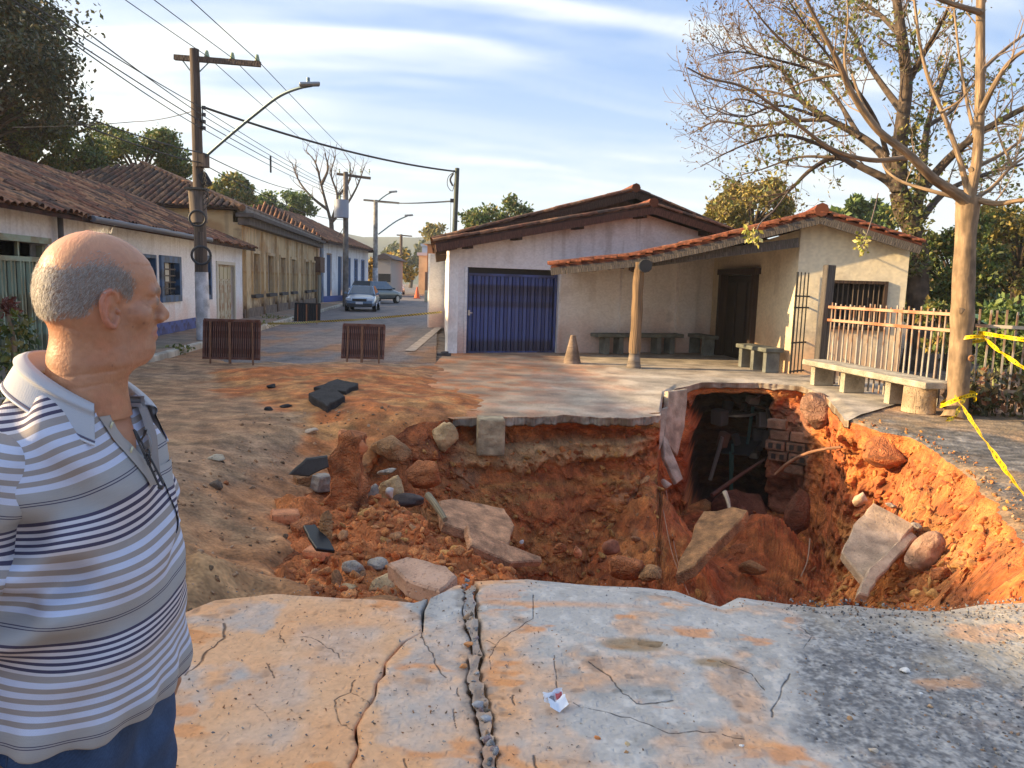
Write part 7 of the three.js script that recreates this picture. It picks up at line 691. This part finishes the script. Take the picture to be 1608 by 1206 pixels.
function skinCol(X, Y, Z) { const [x, y, z] = toHead(X, Y, Z); if (len3(x, y, z) > .30) return SKIN; const a = fb3(x * 22, y * 22, z * 22, 4, 611), b = n3(x * 160, y * 160, z * 160, 613); let c = mixc(SKIN, [.54, .215, .115], sst(.4, .7, a) * .6); c = mixc(c, [.40, .17, .085], sst(.45, .75, fb3(x * 60, y * 60, z * 60, 3, 617)) * .5); c = mixc(c, [.58, .30, .17], sst(.55, .75, fb3(x * 95, y * 95, z * 95, 3, 619)) * .35); c = mixc(c, [.40, .27, .20], sst(-.035, -.065, y) * sst(-.13, -.10, y) * sst(.0, .03, x) * .28 * (.5 + n3(x * 400, y * 400, z * 400, 621))); if (y > .03) c = mixc(c, [.54, .265, .15], .5); const ear = sst(.076, .084, Math.abs(z)) * sst(-.019, -.014, x) * sst(-.065, -.05, y); c = mixc(c, [.56, .19, .12], ear * .6);
  for (const [mx, my, r] of [[.043, -.054, .0024], [.060, -.048, .0030], [.010, -.118, .0022], [.050, -.040, .0015]]) c = mixc(c, [.20, .085, .06], sst(r, r * .4, Math.hypot(x - mx, y - my)) * (z > 0 ? .8 : 0)); const k = .93 + .14 * b; c = [c[0] * k, c[1] * k, c[2] * k];
  const eye = len3(x - .0805, y + .012, Math.abs(z) - .031); if (eye < .0132 && x > .085) c = Math.abs(y + .012) < .006 ? (Math.hypot(y + .012, Math.abs(z) - .031) < .005 ? [.04, .025, .02] : [.30, .20, .15]) : c; const bw = Math.hypot((x - .088) * .5, (y - .006) * 1.4, (Math.abs(z) - .028) * .45); c = mixc(c, [.20, .15, .12], sst(.012, .006, bw) * .7); const lip = Math.hypot((y + .069) * 1.0, (Math.abs(z)) * .35); if (x > .08) c = mixc(c, [.40, .13, .10], sst(.010, .006, lip) * .7);
  const h = hairMask(x, y, z) * (1 - ear); const hc = mixc([.27, .185, .13], [.40, .33, .27], sst(.35, .7, n3(x * 200, y * 60, z * 120, 5)) * .7 + .3 * sst(-.05, -.1, x)); return mixc(c, hc, h * .62); }
const skinM = mat([1, 1, 1], { vc: true, r: .48, bump: T.concB, rx: 5, bs: .0011 });
const headG = paint(nets(headF, [HC.x - .16, 1.40, HC.z - .16], [HC.x + .16, HC.y + .115, HC.z + .16], .0034), skinCol, (x, y, z) => { const h = toHead(x, y, z); return [Math.atan2(h[2], h[0]) * .38, h[1] * 4]; });
{ const body = paint(nets(bodyF, [-.24, .02, -.32], [.26, 1.47, .33], .013), skinCol), hr = paint(handGeo(armR, 1, .25), skinCol), hl = paint(handGeo(armL, -1, .35), skinCol); part(man, 'body', [headG, body, hr, hl], skinM); }
{ // short grey hair
  const R = rng(71), p = headG.attributes.position, n = headG.attributes.normal, ix = headG.index.array, pos = [], col = []; let made = 0;
  for (let t = 0; t < 400000 && made < 12000; t++) { const k = 3 * Math.floor(R() * ix.length / 3), i = ix[k]; const P = V(p.getX(i), p.getY(i), p.getZ(i)); const [x, y, z] = toHead(P.x, P.y, P.z); if (y < -.06) continue; const m = hairMask(x, y, z); if (R() > m * (y > .045 ? .5 : 1)) continue; if (Math.abs(z) > .078 && x > 0) continue; const j = ix[k + 1], q = ix[k + 2], a = R(), b = R() * (1 - a); P.multiplyScalar(1 - a - b).addScaledVector(V(p.getX(j), p.getY(j), p.getZ(j)), a).addScaledVector(V(p.getX(q), p.getY(q), p.getZ(q)), b); const N = V(n.getX(i), n.getY(i), n.getZ(i)); const d = fromHead(-.55 + (x > .02 ? -.2 : 0), -.75, (z > 0 ? 1 : -1) * .1).sub(HC).add(V(R() - .5, R() - .5, R() - .5).multiplyScalar(.9)); d.addScaledVector(N, -d.dot(N)).normalize(); const L = .004 + .006 * R() + (x < -.07 ? .004 : 0), s = d.clone().cross(N).multiplyScalar(.00030); const p1 = P.clone().addScaledVector(d, L * .5).addScaledVector(N, .0014 + .0012 * R()), p2 = P.clone().addScaledVector(d, L).addScaledVector(N, .0016 + .0042 * R() * R()); for (const w of [P.clone().sub(s), P.clone().add(s), p1.clone().add(s), P.clone().sub(s), p1.clone().add(s), p1.clone().sub(s), p1.clone().sub(s), p1.clone().add(s), p2]) pos.push(w.x, w.y, w.z); const g = R(), hc = mixc([.22, .165, .125], [.68, .62, .55], g * (.6 + .6 * sst(-.03, -.09, x))); for (let w = 0; w < 9; w++) col.push(...hc); made++; }
  const tuft = (x, y, z, k) => { for (let i = 0; i < k; i++) { const P = fromHead(x + (R() - .5) * .03, y, z + (R() - .5) * .03), q = P.clone().add(V((R() - .5) * .02, .006 + .01 * R(), (R() - .5) * .02)), s = V(.0003, 0, .0003); for (const w of [P.clone().sub(s), P.clone().add(s), q]) { pos.push(w.x, w.y, w.z); col.push(.7, .68, .62); } } }; tuft(.012, .100, .01, 40);
  const g = new THREE.BufferGeometry(); g.setAttribute('position', new THREE.Float32BufferAttribute(pos, 3)); g.setAttribute('color', new THREE.Float32BufferAttribute(col, 3)); g.computeVertexNormals(); g.setAttribute('uv', new THREE.Float32BufferAttribute(new Float32Array(pos.length / 3 * 2), 2)); part(man, 'hair', g, mat([1, 1, 1], { vc: true, r: .55 })); }
// striped polo shirt
const PER = .186;
T.shirt = tex(64, 2048, (u, v) => { const d = (1 - v) * PER * 1000; const w = [.80, .82, .89], nv = [.29, .27, .355], tp = [.63, .59, .565], gy = [.665, .655, .645]; let c = w; if (d < 52) c = (d % 10.6) < 5 ? nv : [.83, .80, .80]; else if (d < 141) { const e = (d - 54) % 17.4; c = d < 54 ? nv : e < 8 ? tp : w; if (d < 58) c = tp; } else { c = gy; if ((d > 157 && d < 158.4) || (d > 161 && d < 162.4)) c = nv; } return c.map(q => q * (.97 + .05 * n2(u * 64, v * 900))); });
T.knit = tex(256, 256, (u, v) => .5 + .25 * Math.sin(u * 6.283 * 32) * Math.sin(v * 6.283 * 32) + .3 * (n2(u * 64, v * 64, 64) - .5), false);
const V0 = [.118, 1.345, 0]; // foot of the neck opening
function sleeveF(x, y, z, a) { const e = [lerp(a.s[0], a.e[0], .66), lerp(a.s[1], a.e[1], .66), lerp(a.s[2], a.e[2], .66)]; const d = caps(x, y, z, [a.s[0], a.s[1] - .022, a.s[2] * .96], e, .061, .074); const dx = a.e[0] - a.s[0], dy = a.e[1] - a.s[1], dz = a.e[2] - a.s[2], L = len3(dx, dy, dz), t = ((x - a.s[0]) * dx + (y - a.s[1]) * dy + (z - a.s[2]) * dz) / L; return { d: Math.max(d, t - L * .64), t }; }
function folds(x, y, z) { const a = Math.atan2(z, x); let f = .0045 * Math.sin(y * 46 + 5 * Math.sin(a * 1.5 + 1) + x * 22) * sst(1.0, 1.2, y) * (.4 + fb2(a * 3, y * 7, 2, 0, 631)); f += .010 * (fb3(x * 7, y * 9, z * 7, 3, 633) - .5); const px = x - .0, py = y - 1.20, pz = z - .175; const u = px * .75 + py * .66; f += .012 * Math.sin((py * .9 - px * .55) * 64) * Math.exp(-((px - .03) ** 2 / .009 + (py + .01) ** 2 / .008 + pz * pz / .006)); f += .008 * Math.sin((y - .25 * x) * 55 + 1.3) * Math.exp(-((y - 1.07) ** 2 / .004)) * sst(.02, .16, z); f += .004 * Math.sin(a * 13 + y * 6) * sst(1.0, .9, y); return f; }
function shirtF(x, y, z) { let d = trunkF(x, y, z) - .011 - .012 * sst(1.0, .9, y); d = smin(d, len3(x + .004, y - 1.345, Math.abs(z) - .138) - .062, .05); if (Math.abs(d) < .05) d += 1.5 * folds(x, y, z);
  d = smax(d, .898 - .012 * Math.sin(x * 9) - y, .004); // hem
  d = Math.max(d, -(len3((x - .030) * 1.0, (y - 1.472) * .9, z) - .090)); // neck hole
  const t = clamp((y - 1.335) / .12), hw = .004 + .042 * t; d = Math.max(d, -Math.max(Math.abs(z - .002) - hw, 1.335 - y, .03 - x)); return d; }
{ const g = nets(shirtF, [-.20, .86, -.30], [.22, 1.47, .32], .0062); paint(g, null, (x, y, z) => { const s = null; const a = Math.atan2(z, x); const drape = .010 * Math.sin(a * 2 + .5) + .004 * fb3(x * 9, y * 5, z * 9, 2, 641) + (folds(x, y, z) * .8); const h = s ? 1.40 - s.t : y + drape - (y > 1.15 ? .22 * (y - 1.15) * Math.cos(a) : 0); return [a * .3, (h - 1.08) / PER]; });
  const m = new THREE.MeshPhysicalMaterial({ color: 0xffffff, map: T.shirt, roughness: .92, sheen: .3, sheenRoughness: .6, side: THREE.DoubleSide }); m.bumpMap = rep(T.knit, 6, 3); m.bumpScale = .0006; const sh = part(man, 'polo_shirt', g, m);
  for (const A of [armR, armL]) { const sg = nets((x, y, z) => { let d = sleeveF(x, y, z, A).d; if (Math.abs(d) < .03) d += 1.2 * folds(x, y, z) + .003 * Math.sin(y * 70 + z * 40 + x * 25); return d; }, A === armR ? [-.18, 1.08, .08] : [-.12, 1.08, -.32], A === armR ? [.10, 1.45, .32] : [.14, 1.45, -.06], .0055); part(sh, 'sleeve', paint(sg, null, (x, y, z) => [Math.atan2(z - A.s[2], x - A.s[0]) * .1, (1.36 - sleeveF(x, y, z, A).t - 1.08) / PER]), m); }
  const gm = mat([.46, .465, .485], { r: .95, bump: T.knit, rx: 8, bs: .0006 }), gmi = mat([.27, .24, .225], { r: .95 }), edge = mat([.12, .11, .16], { r: .9 }), wht = mat([.62, .63, .67], { r: .9 });
  // collar: a stand that turns over into a flap, open at the front
  const collar = (t0, off) => (u, v) => { const a = lerp(.62, Math.PI * 2 - 1.02, u), fr = (1 + Math.cos(a)) / 2, side = Math.sin(a); const yTop = 1.512 - .108 * Math.pow(fr, 1.25), rx = .072 + .012 * fr, rz = .074; const cx = .024 + .016 * fr, k = v < .35 ? v / .35 : 1, q = v < .35 ? 0 : (v - .35) / .65; const flap = .052 + .030 * Math.pow(fr, 2), out = .034 - .004 * fr; const ro = .002 + .006 * Math.sin(k * Math.PI * .5) + out * Math.pow(q, .8) + .008 * Math.sin(Math.min(1, q * 3) * Math.PI) + off, y = yTop - .035 * (1 - k) - flap * Math.pow(q, 1.15) * (1 - .12 * Math.abs(side)); return [cx + Math.cos(a) * (rx + ro), y, -Math.sin(a) * (rz + ro * (1 + .25 * Math.abs(side)))]; };
  const c0 = collar(0, 0), cg = grid(90, 26, c0, null, (u, v) => [u * .5, v * .1]); const col = part(sh, 'collar', cg, gm); part(sh, 'collar_lining', grid(90, 26, collar(0, -.0035), null, (u, v) => [u * .5, v * .1]), gm); for (const [v, w, mm] of [[1.0, .0022, wht], [.955, .0016, edge]]) part(sh, 'collar_edge', sweep(Array.from({ length: 91 }, (_, i) => { const p = c0(i / 90, v); return V(p[0] * 1.0, p[1], p[2]).add(V(0, .0005, 0)); }), w, 6), mm);
  // placket: two turned edges down to the foot of the opening
  const surfX = (y, z) => { let x = .2; for (let i = 0; i < 60; i++) { const d = shirtF(x, y, z); if (d < .0008) break; x -= Math.max(.0006, d * .7); } return x; };
  const strip = (z0, z1, y0, y1, o, lean) => grid(8, 24, (u, v) => { const y = lerp(y0, y1, v), k = (y - 1.335) / .12, z = lerp(z0, z1, u) + lean * k; const zz = z; return [surfX(Math.min(y, 1.425), clamp(zz, -.12, .12) + (Math.abs(zz) < .01 + .045 * Math.max(0, k) ? Math.sign(lean) * .012 : 0)) + o + .004 * Math.sin(u * Math.PI), y, zz]; }, null, (u, v) => [u * .04, v * .2]);
  const tanM = mat([.42, .375, .335], { r: .95, bump: T.knit, rx: 8, bs: .0006 }); part(sh, 'placket', strip(.006, .036, 1.285, 1.412, .003, .040), tanM, 'buttoned near edge of the neck opening'); part(sh, 'placket', strip(-.004, -.030, 1.30, 1.43, .012, -.040), gmi, 'turned up far edge of the neck opening');
  for (const [y, z] of [[1.395, .044], [1.350, .028]]) part(sh, 'button', place(new THREE.CylinderGeometry(.0058, .0058, .003, 18), [surfX(y, z) + .007, y, z], [0, .35, Math.PI / 2 - .3]), mat([.72, .66, .40], { r: .35 }));
  const pk = grid(14, 14, (u, v) => { const z = lerp(-.055, -.135, u), y = lerp(1.175, 1.30, v); return [surfX(y, z) + .003, y, z]; }, null, (u, v, p) => [u * .1, (p[1] + .006 - 1.08) / PER]); part(sh, 'pocket', pk, m); for (const s of [1, -1]) { const A = s > 0 ? armR : armL; part(sh, 'sleeve_hem', sweep(Array.from({ length: 33 }, (_, i) => { const t = i / 32 * 6.283, e = V(lerp(A.s[0], A.e[0], .635), lerp(A.s[1], A.e[1], .635), lerp(A.s[2], A.e[2], .635)), d = V(...A.e).sub(V(...A.s)).normalize(), a = V(1, 0, 0).addScaledVector(d, -d.x).normalize(), b = d.clone().cross(a); return e.addScaledVector(a, Math.cos(t) * .073).addScaledVector(b, Math.sin(t) * .073); }), .004, 6), gm); }
  part(sh, 'side_seam', sweep(Array.from({ length: 24 }, (_, i) => { const y = .91 + .27 * i / 23; let z = .3; for (let k = 0; k < 80; k++) { const d = shirtF(-.035, y, z); if (d < .0006) break; z -= Math.max(.0005, d * .7); } return V(-.035, y, z + .0002); }), .0011, 5), edge); }
{ // jeans, belt line and shoes
  const f = (x, y, z) => { let d = trunkF(x, Math.max(y, .79), z) + .004; d = Math.max(d, y - .97); let l = 1; for (const [h, k, ft] of legs) { let q = caps(x, y, z, [h[0] + .01, h[1], h[2]], k, .103, .082); q = smin(q, caps(x, y, z, k, [ft[0], .06, ft[2]], .082, .070), .03); q = Math.max(q, .045 - y); l = smin(l, q, .012); } d = smin(Math.max(d, .72 - y), l, .05); if (Math.abs(d) < .04) d += .007 * (fb3(x * 8, y * 14, z * 8, 3, 651) - .5) + .003 * Math.sin(y * 60 + x * 30 + z * 14) * sst(.9, .75, y); return d; };
  T.denim = tex(256, 256, (u, v) => { const a = fb2(u * 5, v * 5, 4, 5, 661), b = n2(u * 128, v * 128, 128, 5), c = .5 + .5 * Math.sin((u + v) * 6.283 * 48); const k = .62 + .45 * a + .10 * (b - .5) + .06 * (c - .5); return [k * .9, k * .96, k]; }); const jm = mat([.075, .125, .235], { map: T.denim, rx: 3, bump: T.knit, bxr: 14, byr: 14, bs: .0008, r: .95 }); const jeans = part(man, 'jeans', paint(nets(f, [-.22, .03, -.25], [.24, .98, .25], .009), null, (x, y, z) => [Math.atan2(z, x) * .16, y]), jm); part(jeans, 'seam', sweep(Array.from({ length: 30 }, (_, i) => { const y = .12 + .78 * i / 29; let z = .3; for (let k = 0; k < 80; k++) { const d = f(-.01, y, z); if (d < .0006) break; z -= Math.max(.0005, d * .7); } return V(-.01, y, z); }), .0016, 5), mat([.05, .08, .15]));
  for (const [, , ft] of legs) { const s = part(man, 'shoe', nets((x, y, z) => { let d = caps(x, y, z, [ft[0] - .04, .045, ft[2]], [ft[0] + .14, .035, ft[2] + Math.sign(ft[2]) * .02], .042, .038); d = smin(d, caps(x, y, z, [ft[0], .09, ft[2]], [ft[0] - .02, .05, ft[2]], .045, .045), .03); return Math.max(d, -y + .002); }, [ft[0] - .12, -.01, ft[2] - .09], [ft[0] + .22, .16, ft[2] + .09], .008), mat([.05, .035, .028], { r: .5 })); } }
{ // spectacles hooked into the neck opening
  const P = (u, v, Z) => at(u, v, Z), m = mat([.03, .028, .03], { r: .35 }), g = thing('spectacles', 'folded dark rimmed spectacles hanging from the neck opening of the striped shirt', 'spectacles', at(232, 715, 1.285).toArray()), o = g.position, W = (u, v, Z = 1.282) => P(u, v, Z).sub(o);
  part(g, 'temple', sweep(curve([W(210, 674), W(216, 690), W(224, 708), W(233, 727), W(243, 748), W(250, 764)], 20), .0022, 6), m); part(g, 'temple', sweep(curve([W(212, 676, 1.288), W(222, 694, 1.286), W(233, 714, 1.284), W(246, 738, 1.282), W(256, 760, 1.28)], 20), .002, 6), m); part(g, 'temple_tip', sweep(curve([W(220, 692), W(226, 684, 1.279), W(229, 674, 1.277)], 8), t => .0013 + .0016 * t, 6), m); part(g, 'hinge', sweep([W(249, 764), W(256, 766)], .004, 8), m);
  const c = W(233, 718, 1.278), ring = Array.from({ length: 25 }, (_, i) => { const t = i / 24 * 6.283; return V(c.x + .010 * Math.cos(t) * .7, c.y + .014 * Math.sin(t), c.z + .008 * Math.cos(t)); }); part(g, 'rim', sweep(ring, .0012, 6), m); const l2 = W(231, 697, 1.279), r2 = Array.from({ length: 25 }, (_, i) => { const t = i / 24 * 6.283; return V(l2.x + .012 * Math.cos(t), l2.y + .017 * Math.sin(t), l2.z + .008 * Math.cos(t)); }); const lens = new THREE.CircleGeometry(.012, 20); part(g, 'lens', place(lens, [l2.x, l2.y, l2.z], [0, .4, 0], [1, 1.35, 1]), new THREE.MeshPhysicalMaterial({ color: 0xffffff, transmission: 1, thickness: 0, roughness: .03, side: THREE.DoubleSide })); part(g, 'rim', sweep(r2, .0006, 5), mat([.3, .3, .3], { m: .8, r: .3 })); for (const k of [.55, .75]) part(g, 'bridge', sweep([W(lerp(210, 250, k), lerp(674, 764, k)), W(lerp(212, 256, k), lerp(676, 760, k))], .0014, 5), m); }
renderer.render(scene, camera);
